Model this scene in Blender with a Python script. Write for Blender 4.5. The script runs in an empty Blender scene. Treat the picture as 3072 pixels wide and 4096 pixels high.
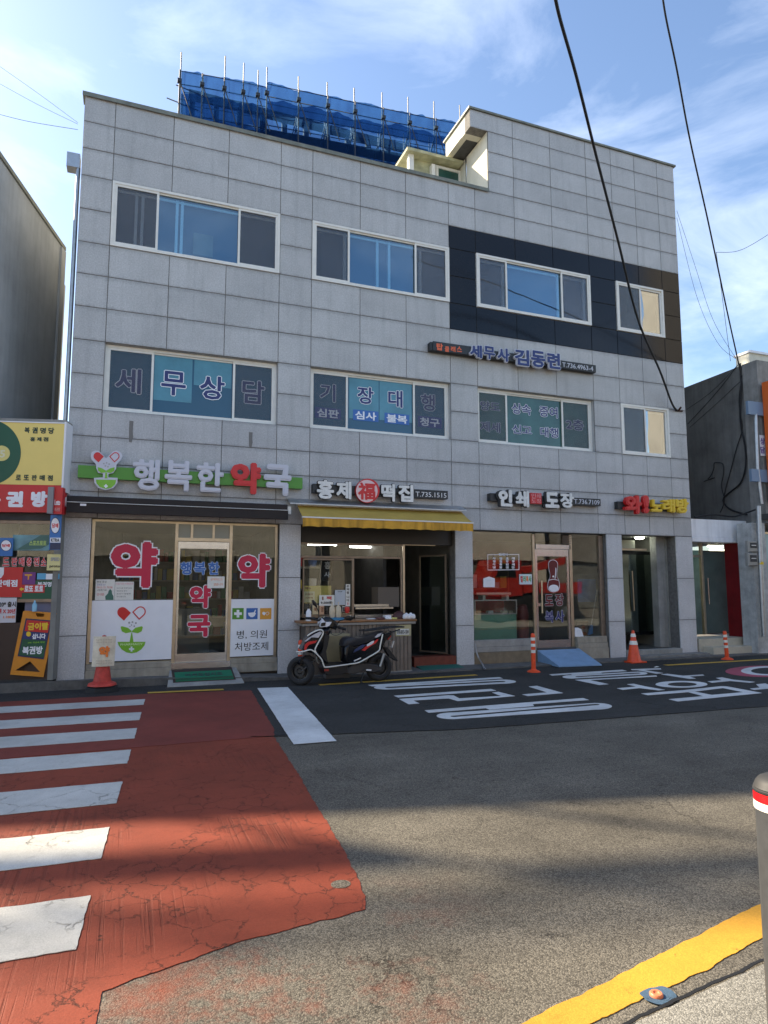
import bpy, bmesh, math, random
from mathutils import Vector, Matrix, noise
random.seed(7)
R = math.radians
scene = bpy.context.scene
COL = scene.collection

# ------------------------------------------------------------------ camera
CAMPOS = Vector((0.0, -12.0, 1.64))
YAW, PITCH, ROLL, FPX = R(21.07178), R(6.18497), R(-0.07530), 2659.16
def cam_axes():
    cy, sy, cp, sp = math.cos(YAW), math.sin(YAW), math.cos(PITCH), math.sin(PITCH)
    cr, sr = math.cos(ROLL), math.sin(ROLL)
    f = Vector((sy*cp, cy*cp, sp)); r = Vector((cy, -sy, 0)); u = r.cross(f)
    return cr*r + sr*u, -sr*r + cr*u, f
AR, AU, AF = cam_axes()
cam_d = bpy.data.cameras.new('camera'); cam = bpy.data.objects.new('camera', cam_d); COL.objects.link(cam)
m3 = Matrix((AR, AU, -AF)).transposed()
cam.matrix_world = Matrix.Translation(CAMPOS) @ m3.to_4x4()
cam_d.sensor_fit = 'VERTICAL'; cam_d.sensor_height = 24.0; cam_d.lens = 24.0*FPX/4096.0
cam_d.clip_start = 0.05; cam_d.clip_end = 800
scene.camera = cam

# ------------------------------------------------------------------ light
SUN_AZ, SUN_EL = R(-48.0), R(35.7)          # azimuth from +Y, negative to the left
world = bpy.data.worlds.new('World'); scene.world = world; world.use_nodes = True
wn, wl = world.node_tree.nodes, world.node_tree.links
wn.clear()
wo = wn.new('ShaderNodeOutputWorld'); bg = wn.new('ShaderNodeBackground')
sky = wn.new('ShaderNodeTexSky'); sky.sky_type = 'NISHITA'; sky.sun_disc = False
sky.sun_elevation = SUN_EL; sky.sun_rotation = SUN_AZ
sky.air_density = 1.0; sky.dust_density = 1.0; sky.ozone_density = 2.2; sky.altitude = 30
tc = wn.new('ShaderNodeTexCoord'); mp = wn.new('ShaderNodeMapping'); mp.inputs['Scale'].default_value = (1.0, 1.6, 3.2)
mp.inputs['Rotation'].default_value = (0.35, 0.25, 0.6)
n1 = wn.new('ShaderNodeTexNoise'); n1.inputs['Scale'].default_value = 2.6; n1.inputs['Detail'].default_value = 9; n1.inputs['Roughness'].default_value = 0.6; n1.inputs['Distortion'].default_value = 0.5
cr1 = wn.new('ShaderNodeValToRGB'); cr1.color_ramp.elements[0].position = 0.47; cr1.color_ramp.elements[1].position = 0.95
cr1.color_ramp.elements[1].color = (0.62, 0.62, 0.62, 1)
mixc = wn.new('ShaderNodeMixRGB'); mixc.inputs['Color2'].default_value = (6.0, 6.5, 7.4, 1)
wl.new(tc.outputs['Generated'], mp.inputs['Vector']); wl.new(mp.outputs[0], n1.inputs['Vector']); wl.new(n1.outputs['Fac'], cr1.inputs[0])
wl.new(cr1.outputs[0], mixc.inputs['Fac']); wl.new(sky.outputs[0], mixc.inputs['Color1'])
wl.new(mixc.outputs[0], bg.inputs['Color']); bg.inputs['Strength'].default_value = 0.115
wl.new(bg.outputs[0], wo.inputs['Surface'])
sd = bpy.data.lights.new('sun', 'SUN'); sd.energy = 4.6; sd.angle = R(0.9); sd.color = (1.0, 0.84, 0.62)
so = bpy.data.objects.new('sun', sd); COL.objects.link(so)
SUNV = Vector((math.sin(SUN_AZ)*math.cos(SUN_EL), math.cos(SUN_AZ)*math.cos(SUN_EL), math.sin(SUN_EL)))
so.rotation_euler = SUNV.to_track_quat('Z', 'Y').to_euler(); so.location = (-20, 20, 30)
vs = scene.view_settings; vs.view_transform = 'Standard'; vs.look = 'None'; vs.exposure = 1.33; vs.gamma = 1; vs.use_curve_mapping = False

# ------------------------------------------------------------------ measuring helpers (photo px -> place)
def ray(x, y):
    return AF + AR*((x-1536)/FPX) + AU*(-(y-2048)/FPX)
CR = dict(n=(0, 0, 1), d=(0, 0, 1659/3072), A=(250, 300, 1.659), B=(1150, 600, 1.9518), C=(1850, 350, 1.7463), D=(200, 1250, 1.58), E=(1150, 1350, 1.9518),
          F=(1850, 1300, 1.7463), B2=(900, 1800, 1.659), H=(340, 2050, 2.07375), I=(1880, 2120, 2.6758), J=(2440, 2120, 2.625),
          T=(1560, 400, 3.7705), L=(0, 1650, 2.0107), W=(2680, 1400, 1.7704), N=(1200, 2150, 3.318), S=(1100, 2350, 3.0164),
          G1=(1450, 2650, 1.58), G2=(2150, 2620, 1.8), X=(500, 100, 1.0369))
def nat(k, x, y):
    o = CR[k]; return o[0]+x/o[2], o[1]+y/o[2]
def P(k, x, y, Y=0.0):                      # point on the vertical plane at Y -> (X, Z)
    d = ray(*nat(k, x, y)); t = (Y-CAMPOS.y)/d.y; q = CAMPOS+d*t; return q.x, q.z
def Q(k, x, y, z=0.0):                      # point on the level plane at z -> (X, Y)
    d = ray(*nat(k, x, y)); t = (z-CAMPOS.z)/d.z; q = CAMPOS+d*t; return q.x, q.y

# ------------------------------------------------------------------ materials
MATS = {}
def nodes(name):
    m = bpy.data.materials.new(name); m.use_nodes = True; nt = m.node_tree
    b = nt.nodes.get('Principled BSDF'); MATS[name] = m
    return m, nt.nodes, nt.links, b
def mat(name, col, rough=0.6, metal=0.0, nscale=None, namt=0.15, bscale=None, bstr=0.15, rand=0.0, spec=0.5, emit=None, streak=0.0):
    if name in MATS: return MATS[name]
    m, N, L, b = nodes(name)
    b.inputs['Base Color'].default_value = (*col, 1); b.inputs['Roughness'].default_value = rough; b.inputs['Metallic'].default_value = metal
    b.inputs['Specular IOR Level'].default_value = spec
    geo = N.new('ShaderNodeNewGeometry')
    out = None
    def mul(a_out, fac_out, lo, hi):
        mr = N.new('ShaderNodeMapRange'); mr.inputs['To Min'].default_value = lo; mr.inputs['To Max'].default_value = hi
        L.new(fac_out, mr.inputs['Value'])
        mx = N.new('ShaderNodeMixRGB'); mx.blend_type = 'MULTIPLY'; mx.inputs['Fac'].default_value = 1
        if a_out is None: mx.inputs['Color1'].default_value = (*col, 1)
        else: L.new(a_out, mx.inputs['Color1'])
        L.new(mr.outputs[0], mx.inputs['Color2']); return mx.outputs[0], mr
    if nscale:
        n = N.new('ShaderNodeTexNoise'); n.inputs['Scale'].default_value = nscale; n.inputs['Detail'].default_value = 7; n.inputs['Roughness'].default_value = 0.65
        L.new(geo.outputs['Position'], n.inputs['Vector'])
        out, mr = mul(out, n.outputs['Fac'], 1-namt, 1+namt); mr.inputs['From Min'].default_value = .3; mr.inputs['From Max'].default_value = .7
    if streak:
        mpp = N.new('ShaderNodeMapping'); mpp.inputs['Scale'].default_value = (9, 9, .7); L.new(geo.outputs['Position'], mpp.inputs['Vector'])
        n = N.new('ShaderNodeTexNoise'); n.inputs['Scale'].default_value = 1.0; n.inputs['Detail'].default_value = 5; L.new(mpp.outputs[0], n.inputs['Vector'])
        out, mr = mul(out, n.outputs['Fac'], 1, 1-streak); mr.inputs['From Min'].default_value = .45; mr.inputs['From Max'].default_value = .75
    if rand:
        oi = N.new('ShaderNodeObjectInfo'); out, mr = mul(out, oi.outputs['Random'], 1-rand, 1+rand)
    if out is not None: L.new(out, b.inputs['Base Color'])
    if bscale:
        n = N.new('ShaderNodeTexNoise'); n.inputs['Scale'].default_value = bscale; n.inputs['Detail'].default_value = 5
        L.new(geo.outputs['Position'], n.inputs['Vector'])
        bp = N.new('ShaderNodeBump'); bp.inputs['Strength'].default_value = bstr; bp.inputs['Distance'].default_value = 0.01
        L.new(n.outputs['Fac'], bp.inputs['Height']); L.new(bp.outputs[0], b.inputs['Normal'])
    if emit:
        b.inputs['Emission Color'].default_value = (*emit[:3], 1); b.inputs['Emission Strength'].default_value = emit[3]
    return m
def stone(name, col, rough, speck, rand, dirt):
    m, N, L, b = nodes(name)
    b.inputs['Roughness'].default_value = rough
    geo = N.new('ShaderNodeNewGeometry'); tcd = N.new('ShaderNodeTexCoord'); oi = N.new('ShaderNodeObjectInfo')
    def noi(sc, det=4, vec=geo.outputs['Position'], rgh=.6):
        n = N.new('ShaderNodeTexNoise'); n.inputs['Scale'].default_value = sc; n.inputs['Detail'].default_value = det; n.inputs['Roughness'].default_value = rgh
        L.new(vec, n.inputs['Vector']); return n.outputs['Fac']
    def mr(v, a, b_, c, d):
        q = N.new('ShaderNodeMapRange'); q.inputs['From Min'].default_value = a; q.inputs['From Max'].default_value = b_
        q.inputs['To Min'].default_value = c; q.inputs['To Max'].default_value = d; L.new(v, q.inputs['Value']); return q.outputs[0]
    def math_(op, a, c):
        q = N.new('ShaderNodeMath'); q.operation = op
        for i, v in enumerate((a, c)):
            if isinstance(v, (int, float)): q.inputs[i].default_value = v
            else: L.new(v, q.inputs[i])
        return q.outputs[0]
    v = mr(noi(42, 6, rgh=.8), .3, .7, 1-speck, 1+speck)
    v = math_('MULTIPLY', v, mr(noi(1.1, 6, rgh=.7), .3, .7, .86, 1.08))
    v = math_('MULTIPLY', v, mr(oi.outputs['Random'], 0, 1, 1-rand, 1+rand))
    if dirt:
        mpp = N.new('ShaderNodeMapping'); mpp.inputs['Scale'].default_value = (7, 7, .45); L.new(geo.outputs['Position'], mpp.inputs['Vector'])
        v = math_('MULTIPLY', v, mr(noi(1, 5, mpp.outputs[0]), .5, .78, 1, 1-dirt*.7))
        sp = N.new('ShaderNodeSeparateXYZ'); L.new(tcd.outputs['Generated'], sp.inputs[0])
        zz = math_('ADD', sp.outputs['Z'], mr(noi(9, 5), .3, .7, -.05, .05))
        v = math_('MULTIPLY', v, mr(zz, .86, 1.0, 1, 1-dirt))
        zb = math_('SUBTRACT', 1.0, zz)
        v = math_('MULTIPLY', v, mr(zb, .93, 1.03, 1, 1-dirt*1.3))
    mx = N.new('ShaderNodeMixRGB'); mx.blend_type = 'MULTIPLY'; mx.inputs['Fac'].default_value = 1; mx.inputs['Color1'].default_value = (*col, 1)
    L.new(v, mx.inputs['Color2']); L.new(mx.outputs[0], b.inputs['Base Color'])
    bp = N.new('ShaderNodeBump'); bp.inputs['Strength'].default_value = .12; bp.inputs['Distance'].default_value = .004
    L.new(noi(60, 4), bp.inputs['Height']); L.new(bp.outputs[0], b.inputs['Normal'])
    return m
granite = stone('granite', (.445, .45, .45), .5, .30, .06, .26)
granite_pillar = stone('granite_pillar', (.56, .565, .57), .5, .34, .04, .10)
black_stone = stone('black_granite', (.008, .009, .012), .04, .3, .1, 0); black_stone.node_tree.nodes['Principled BSDF'].inputs['Specular IOR Level'].default_value = .3
joint_m = mat('joint_mortar', (.15, .145, .135), .9, nscale=14, namt=.35)
concrete_dark = mat('dark_concrete', (.085, .087, .088), .9, nscale=1.3, namt=.35, bscale=25, bstr=.3, streak=.3)
concrete = mat('concrete', (.30, .30, .28), .9, nscale=2.2, namt=.25, bscale=40, bstr=.4, streak=.2)
concrete_left = mat('weathered_render', (.40, .42, .43), .9, nscale=.7, namt=.2, bscale=20, bstr=.2, streak=.14)
cream = mat('cream_render', (.62, .60, .50), .8, nscale=3, namt=.12, bscale=30, bstr=.2)
mossy = mat('stained_soffit', (.42, .42, .27), .85, nscale=4, namt=.35)
coping_m = mat('coping_metal', (.17, .18, .15), .5, nscale=5, namt=.3)
pvc = mat('white_pvc', (.72, .71, .66), .4, nscale=8, namt=.06)
alu = mat('champagne_aluminium', (.50, .42, .31), .32, .75, nscale=6, namt=.15)
alu_brown = mat('brown_aluminium', (.26, .20, .15), .4, .5, nscale=6, namt=.2)
steel = mat('steel', (.55, .55, .55), .25, .95, nscale=10, namt=.1)
galv = mat('galvanised_pipe', (.42, .44, .46), .4, .8, nscale=9, namt=.15)
white_board = mat('white_board', (.80, .82, .86), .35, nscale=5, namt=.03)
white_paint = mat('white_plastic', (.78, .78, .80), .35)
black_p = mat('black_plastic', (.009, .009, .010), .5, bscale=200, bstr=.05)
black_gloss = mat('black_gloss', (.007, .008, .010), .22, spec=.4)
rubber = mat('rubber', (.018, .018, .019), .8, bscale=60, bstr=.3)
orange_p = mat('orange_plastic', (.75, .075, .015), .45, nscale=12, namt=.15)
refl_white = mat('reflective_white', (.80, .78, .70), .4, nscale=15, namt=.08)
red_sign = mat('red_sign', (.55, .015, .02), .35, nscale=4, namt=.06)
red_letter = mat('red_letter', (.60, .02, .02), .4)
crimson = mat('crimson_film', (.55, .01, .06), .4)
blue_film = mat('blue_film', (.03, .13, .42), .4)
navy_film = mat('navy_film', (.015, .02, .13), .35)
green_sign = mat('green_sign', (.08, .28, .025), .4)
lime = mat('lime_film', (.20, .48, .03), .4)
dark_green = mat('dark_green', (.01, .09, .045), .45)
yellow_sign = mat('yellow_sign', (.80, .62, .17), .4, nscale=2, namt=.04)
letter_white = mat('letter_white', (.72, .72, .72), .4)
letter_grey = mat('letter_white_side', (.60, .62, .68), .4)
letter_blue = mat('letter_blue', (.015, .03, .15), .35)
letter_yellow = mat('letter_yellow', (.75, .52, .03), .4)
orange_letter = mat('letter_orange', (.80, .15, .05), .4)
awn_yellow = mat('awning_yellow', (.46, .31, .06), .75, nscale=3, namt=.12)
awn_valance = mat('awning_valance', (.62, .33, .03), .75, nscale=6, namt=.15, streak=.55)
awn_brown = mat('awning_brown', (.018, .012, .010), .7, nscale=5, namt=.2)
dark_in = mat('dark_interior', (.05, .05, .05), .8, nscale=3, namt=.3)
mid_in = mat('grey_interior', (.22, .22, .20), .8, nscale=3, namt=.2)
wood = mat('wood_top', (.28, .13, .05), .5, nscale=8, namt=.35)
slat_m = mat('brown_slat', (.20, .16, .125), .6, nscale=5, namt=.2, streak=.3, rand=.1)
paper = mat('paper', (.75, .74, .68), .7, nscale=25, namt=.05)
tube_light = mat('fluorescent_tube', (.9, .9, .9), .4, emit=(1, .97, .9, 9))
rust = mat('rusty_steel', (.06, .03, .022), .8, nscale=30, namt=.4)
cable_m = mat('cable_rubber', (.010, .010, .011), .6)
def screen_mat():
    m, N, L, b = nodes('insect_screen'); b.inputs['Base Color'].default_value = (.13, .135, .14, 1); b.inputs['Roughness'].default_value = .7
    tr = N.new('ShaderNodeBsdfTransparent'); mx = N.new('ShaderNodeMixShader'); mx.inputs[0].default_value = .42
    L.new(tr.outputs[0], mx.inputs[1]); L.new(b.outputs[0], mx.inputs[2]); L.new(mx.outputs[0], N['Material Output'].inputs['Surface']); return m
screen_m = screen_mat()
screen_thin = screen_m.copy(); screen_thin.name = 'thin_screen'; [setattr(n_.inputs[0], 'default_value', .20) for n_ in screen_thin.node_tree.nodes if n_.type == 'MIX_SHADER']
def glass_mat(name, tint, gcol=(1, 1, 1), refl=(.06, .6), rough=0.005, wav=0.0):
    m, N, L, b = nodes(name); N.remove(b)
    tr = N.new('ShaderNodeBsdfTransparent'); tr.inputs[0].default_value = (*tint, 1)
    gl = N.new('ShaderNodeBsdfGlossy'); gl.inputs['Roughness'].default_value = rough; gl.inputs[0].default_value = (*gcol, 1)
    lw = N.new('ShaderNodeLayerWeight'); lw.inputs[0].default_value = .35
    mr = N.new('ShaderNodeMapRange'); mr.inputs['To Min'].default_value = refl[0]; mr.inputs['To Max'].default_value = refl[1]
    L.new(lw.outputs['Facing'], mr.inputs['Value'])
    mx = N.new('ShaderNodeMixShader'); L.new(mr.outputs[0], mx.inputs[0]); L.new(tr.outputs[0], mx.inputs[1]); L.new(gl.outputs[0], mx.inputs[2])
    L.new(mx.outputs[0], N['Material Output'].inputs['Surface'])
    if wav:
        geo = N.new('ShaderNodeNewGeometry'); n = N.new('ShaderNodeTexNoise'); n.inputs['Scale'].default_value = 1.6; n.inputs['Detail'].default_value = 1
        L.new(geo.outputs['Position'], n.inputs['Vector']); bp = N.new('ShaderNodeBump'); bp.inputs['Strength'].default_value = wav; bp.inputs['Distance'].default_value = .01
        L.new(n.outputs['Fac'], bp.inputs['Height']); L.new(bp.outputs[0], gl.inputs['Normal'])
    return m
shop_glass = glass_mat('shop_glass', (.92, .94, .93), (.9, .92, .9), (.035, .5), wav=.15)
blue_glass = glass_mat('blue_glass', (.68, .84, .92), (.60, .72, .80), (.13, .5), wav=.12)
clear_glass = glass_mat('window_glass', (.55, .6, .6), (.95, .95, .92), (.22, .8), wav=.15)
side_glass = glass_mat('side_glass', (.75, .78, .80), (.8, .85, .9), (.06, .5))
frost_glass = glass_mat('green_glass', (.22, .28, .26), (.8, .95, .9), (.18, .6), rough=.08)
teal_film = mat('teal_film', (.07, .23, .30), .12, nscale=3, namt=.15, spec=.6)
teal_dark = mat('teal_film_dark', (.01, .075, .135), .10, spec=.6)
green_film = mat('green_window_film', (.035, .10, .085), .10, nscale=2, namt=.35, spec=.6)
pvc_in = mat('inner_sash_white', (.85, .86, .86), .5)
sky_panel = mat('painted_sky_blue', (.035, .09, .15), .7)  # blue paints in the sky mirrored by the centre panes
grey_blind = mat('grey_blind', (.10, .10, .11), .7)

# ------------------------------------------------------------------ mesh helpers
class MB:
    def __init__(s): s.v = []; s.f = []; s.sm = []
    def add(s, vs, fs, smooth=False):
        o = len(s.v); s.v += [tuple(a) for a in vs]; s.f += [tuple(o+i for i in f) for f in fs]; s.sm += [smooth]*len(fs); return s
    def box(s, x0, x1, y0, y1, z0, z1):
        if x0 > x1: x0, x1 = x1, x0
        if y0 > y1: y0, y1 = y1, y0
        if z0 > z1: z0, z1 = z1, z0
        return s.add([(x0, y0, z0), (x1, y0, z0), (x1, y1, z0), (x0, y1, z0), (x0, y0, z1), (x1, y0, z1), (x1, y1, z1), (x0, y1, z1)],
                     [(0, 3, 2, 1), (4, 5, 6, 7), (0, 1, 5, 4), (1, 2, 6, 5), (2, 3, 7, 6), (3, 0, 4, 7)])
    def bbox(s, x0, x1, y0, y1, z0, z1, b=.004):          # box with its front (low y) edges chamfered
        vs = [(x0+b, y0, z0+b), (x1-b, y0, z0+b), (x1-b, y0, z1-b), (x0+b, y0, z1-b), (x0, y0+b, z0), (x1, y0+b, z0), (x1, y0+b, z1), (x0, y0+b, z1),
              (x0, y1, z0), (x1, y1, z0), (x1, y1, z1), (x0, y1, z1)]
        fs = [(0, 1, 2, 3)]
        for i in range(4):
            j = (i+1) % 4; fs += [(i, 4+i, 4+j, j)[::1], (4+i, 8+i, 8+j, 4+j)]
        fs.append((8, 11, 10, 9)); return s.add(vs, fs)
    def ring(s, x0, x1, z0, z1, w, y0, y1):                # rectangular frame
        s.box(x0, x0+w, y0, y1, z0, z1); s.box(x1-w, x1, y0, y1, z0, z1)
        s.box(x0+w, x1-w, y0, y1, z0, z0+w); return s.box(x0+w, x1-w, y0, y1, z1-w, z1)
    def obox(s, c, ax, ay, az, hx, hy, hz):
        c = Vector(c); ax, ay, az = Vector(ax)*hx, Vector(ay)*hy, Vector(az)*hz
        vs = [c+sx*ax+sy*ay+sz*az for sz in (-1, 1) for sx, sy in ((-1, -1), (1, -1), (1, 1), (-1, 1))]
        return s.add(vs, [(0, 3, 2, 1), (4, 5, 6, 7), (0, 1, 5, 4), (1, 2, 6, 5), (2, 3, 7, 6), (3, 0, 4, 7)])
    def tube(s, pts, r, n=8, caps=True):
        pts = [Vector(p) for p in pts]; rs = r if isinstance(r, (list, tuple)) else [r]*len(pts)
        rings = []; prev = None
        for i, p in enumerate(pts):
            d = (pts[min(i+1, len(pts)-1)]-pts[max(i-1, 0)]).normalized()
            if prev is None: a = d.orthogonal().normalized()
            else:
                a = prev-d*prev.dot(d); a = a.normalized() if a.length > 1e-6 else d.orthogonal().normalized()
            prev = a; b = d.cross(a)
            rings.append([p+(a*math.cos(t)+b*math.sin(t))*rs[i] for t in [2*math.pi*k/n for k in range(n)]])
        vs = [q for ri in rings for q in ri]; fs = []
        for i in range(len(pts)-1):
            for k in range(n):
                k2 = (k+1) % n; fs.append((i*n+k, i*n+k2, (i+1)*n+k2, (i+1)*n+k))
        s.add(vs, fs, True)
        if caps: s.add(rings[0], [tuple(range(n))[::-1]]); s.add(rings[-1], [tuple(range(n))])
        return s
    def lathe(s, c, prof, n=24, axis=(0, 0, 1), sx=1, sy=1):   # prof: list of (radius, height along axis)
        c = Vector(c); ax = Vector(axis).normalized(); a = ax.orthogonal().normalized() if abs(ax.z) < .99 else Vector((1, 0, 0)); b = ax.cross(a)
        vs = []; fs = []
        for r_, h in prof:
            for k in range(n):
                t = 2*math.pi*k/n; vs.append(c+ax*h+a*(r_*sx*math.cos(t))+b*(r_*sy*math.sin(t)))
        for i in range(len(prof)-1):
            for k in range(n):
                k2 = (k+1) % n; fs.append((i*n+k, i*n+k2, (i+1)*n+k2, (i+1)*n+k))
        return s.add(vs, fs, True)
    def prism(s, pts, y0, y1):                              # polygon in XZ pulled along Y
        n = len(pts); vs = [(x, y0, z) for x, z in pts]+[(x, y1, z) for x, z in pts]
        return s.add(vs, [tuple(range(n)), tuple(range(2*n-1, n-1, -1))]+[(i, i+n, (i+1) % n+n, (i+1) % n) for i in range(n)])
    def prof(s, pts, yc, w, inset=.82):                     # rounded slab for bodywork: polygon in XZ, half width w about yc
        cx = sum(p[0] for p in pts)/len(pts); cz = sum(p[1] for p in pts)/len(pts); n = len(pts); vs = []
        for t, k in ((-1, inset), (-.82, .95), (-.4, 1), (.4, 1), (.82, .95), (1, inset)):
            vs += [(cx+(x-cx)*k, yc+w*t, cz+(z-cz)*k) for x, z in pts]
        fs = [tuple(range(n))]
        for i in range(5):
            fs += [(i*n+k, (i+1)*n+k, (i+1)*n+(k+1) % n, i*n+(k+1) % n) for k in range(n)]
        fs.append(tuple(range(6*n-1, 5*n-1, -1)))
        return s.add(vs, fs, True)
    def mesh(s, name):
        me = bpy.data.meshes.new(name); me.from_pydata(s.v, [], s.f); me.polygons.foreach_set('use_smooth', s.sm)
        bm = bmesh.new(); bm.from_mesh(me); bmesh.ops.recalc_face_normals(bm, faces=bm.faces); bm.to_mesh(me); bm.free(); me.update()
        if any(s.sm):
            try: me.set_sharp_from_angle(angle=R(42))
            except Exception: pass
        return me
def put(name, me, m, parent=None, shift=True):
    o = bpy.data.objects.new(name, me); COL.objects.link(o)
    if m and not me.materials: me.materials.append(m)
    if parent:
        o.parent = parent
        if shift and parent.parent is None: o.location = -parent.location
    return o
def part(name, mb, m, parent, **k):
    o = put(name, mb.mesh(name), m, parent)
    for a, b in k.items(): o[a] = b
    return o
def tag(o, label, cat, group=None):
    o['label'] = label; o['category'] = cat
    if group: o['group'] = group
    return o
def thing(name, loc, label, cat, group=None):
    o = bpy.data.objects.new(name, None); COL.objects.link(o); o.location = loc; o.empty_display_size = .1
    return tag(o, label, cat, group)
def solid(name, mb, m, label, cat, group=None):
    return tag(part(name, mb, m, None), label, cat, group)
def struct(name, mb, m, parent=None):
    o = put(name, mb.mesh(name), m, parent)
    if not parent: o['kind'] = 'structure'
    return o
def copy_thing(root, loc, label):
    r = root.copy(); COL.objects.link(r); r.location = loc; r['label'] = label
    for ch in list(root.children):
        c = ch.copy(); COL.objects.link(c); c.parent = r
        for g in list(ch.children):
            d = g.copy(); COL.objects.link(d); d.parent = c
    return r

_tcache = {}; TMP = bpy.data.scenes.new('lettering_bench')
def bench():
    with bpy.context.temp_override(scene=TMP, view_layer=TMP.view_layers[0]): return bpy.context.evaluated_depsgraph_get()
def glyph(s, off):
    key = (s, round(off, 4))
    if key in _tcache: return _tcache[key]
    c = bpy.data.curves.new('lettering', 'FONT'); c.body = s; c.offset = off; c.extrude = .05; c.resolution_u = 2
    o = bpy.data.objects.new('lettering', c); TMP.collection.objects.link(o)
    dg = bench(); me = bpy.data.meshes.new_from_object(o.evaluated_get(dg))
    vs = [tuple(v.co) for v in me.vertices]; fs = [tuple(p.vertices) for p in me.polygons]
    bpy.data.objects.remove(o); bpy.data.curves.remove(c); bpy.data.meshes.remove(me)
    _tcache[key] = (vs, fs); return vs, fs
BROAD = ('약', '국', '!', '인', '도', '권', '방', '12', '노', '와', '+', '2층', '1')
def text(name, s, O, ex, ez, w, h, depth, m, parent, bold=.022, grow=0.0, label=None):
    if s not in BROAD: bold = min(bold, .018+(bold-.018)*.62)
    """lettering fitted to a w x h rectangle at O (its lower left), front face proud by depth along -(ex x ez)... towards the viewer"""
    ex = Vector(ex).normalized(); ez = Vector(ez).normalized(); nrm = ex.cross(ez)  # for ex=+X, ez=+Z -> -Y (towards the street)
    bv, bf = glyph(s, 0.0); r = bold if bold > .0225 else 0.0; rr = r+grow
    xs = [v[0] for v in bv]; ys = [v[1] for v in bv]
    x0, x1, y0, y1 = min(xs)-r, max(xs)+r, min(ys)-r, max(ys)+r
    offs = [(0, 0)]
    if rr > 0: offs += [(rr*math.cos(math.pi*k/4+.39), rr*math.sin(math.pi*k/4+.39)) for k in range(8)]
    if rr > .045: offs += [(rr*.5*math.cos(math.pi*k/2), rr*.5*math.sin(math.pi*k/2)) for k in range(4)]
    O = Vector(O); sx = w/(x1-x0); sy = h/(y1-y0); out = []; fs = []
    for i, (ox, oy) in enumerate(offs):
        dd = depth*(1-.025*i); nb = len(out)
        out += [O+ex*((v[0]+ox-x0)*sx)+ez*((v[1]+oy-y0)*sy)+nrm*((v[2]+.05)/.1*dd) for v in bv]
        fs += [tuple(nb+j for j in f) for f in bf]
    me = bpy.data.meshes.new(name); me.from_pydata(out, [], fs); me.update()
    o = put(name, me, m, parent)
    if label: o['label'] = label
    return o
def ftext(k, s, xa, xb, ya, yb, Y, m, parent, name='lettering', depth=.004, bold=.022, grow=0, gm=None, gdepth=None):
    """lettering on the vertical plane Y whose box was measured in the photo (ya = top, yb = bottom)"""
    xm = (xa+xb)/2; X0 = P(k, xa, yb, Y)[0]; X1 = P(k, xb, ya, Y)[0]; z0 = P(k, xm, yb, Y)[1]; z1 = P(k, xm, ya, Y)[1]
    if gm: text(name+'_outline', s, (X0, Y+.0, z0), (1, 0, 0), (0, 0, 1), X1-X0, z1-z0, gdepth or depth*.6, gm, parent, bold, grow)
    return text(name, s, (X0, Y, z0), (1, 0, 0), (0, 0, 1), X1-X0, z1-z0, depth, m, parent, bold)
def fill(name, loops, frame, depth, m, parent):
    """flat shape with holes: loops of 2D points, frame = (O, ex, ez)"""
    c = bpy.data.curves.new(name, 'CURVE'); c.dimensions = '2D'; c.fill_mode = 'BOTH'; c.extrude = .05
    for lp in loops:
        sp = c.splines.new('POLY'); sp.points.add(len(lp)-1)
        for i, q in enumerate(lp): sp.points[i].co = (q[0], q[1], 0, 1)
        sp.use_cyclic_u = True
    o = bpy.data.objects.new(name, c); TMP.collection.objects.link(o)
    dg = bench(); me = bpy.data.meshes.new_from_object(o.evaluated_get(dg))
    O, ex, ez = [Vector(q) for q in frame]; nrm = ex.cross(ez)
    vs = [O+ex*v.co.x+ez*v.co.y+nrm*((v.co.z+.05)/.1*depth) for v in me.vertices]; fs = [tuple(p.vertices) for p in me.polygons]
    bpy.data.objects.remove(o); bpy.data.curves.remove(c); bpy.data.meshes.remove(me)
    me = bpy.data.meshes.new(name); me.from_pydata(vs, [], fs); me.update()
    return put(name, me, m, parent)
def fshape(name, k, loops, Y, depth, m, parent):
    return fill(name, [[P(k, x, y, Y) for x, y in lp] for lp in loops], ((0, Y, 0), (1, 0, 0), (0, 0, 1)), depth, m, parent)
def circ(cx, cy, rx, ry, n=36, a0=0, a1=360):
    return [(cx+rx*math.cos(R(a0+(a1-a0)*i/(n if a1-a0 == 360 else n-1))), cy+ry*math.sin(R(a0+(a1-a0)*i/(n if a1-a0 == 360 else n-1)))) for i in range(n)]
def rough_poly(pts, jit, step=.05):
    out = []
    for i, a in enumerate(pts):
        b = pts[(i+1) % len(pts)]; d = math.hypot(b[0]-a[0], b[1]-a[1]); n = max(1, int(d/step))
        for k in range(n):
            t = k/n; x = a[0]+(b[0]-a[0])*t; y = a[1]+(b[1]-a[1])*t
            nv = noise.noise_vector(Vector((x*9, y*9, 1)))+noise.noise_vector(Vector((x*31, y*31, 5)))*.6
            out.append((x+nv.x*jit*1.3, y+nv.y*jit*1.3) if k else (x, y))
    return out
def sheet(name, pts, z, m, parent, jit=.004, step=.05):
    pts = rough_poly(pts, jit, step)
    return fill(name, [pts], ((0, 0, z-.003), (1, 0, 0), (0, 1, 0)), .003, m, parent)

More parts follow.
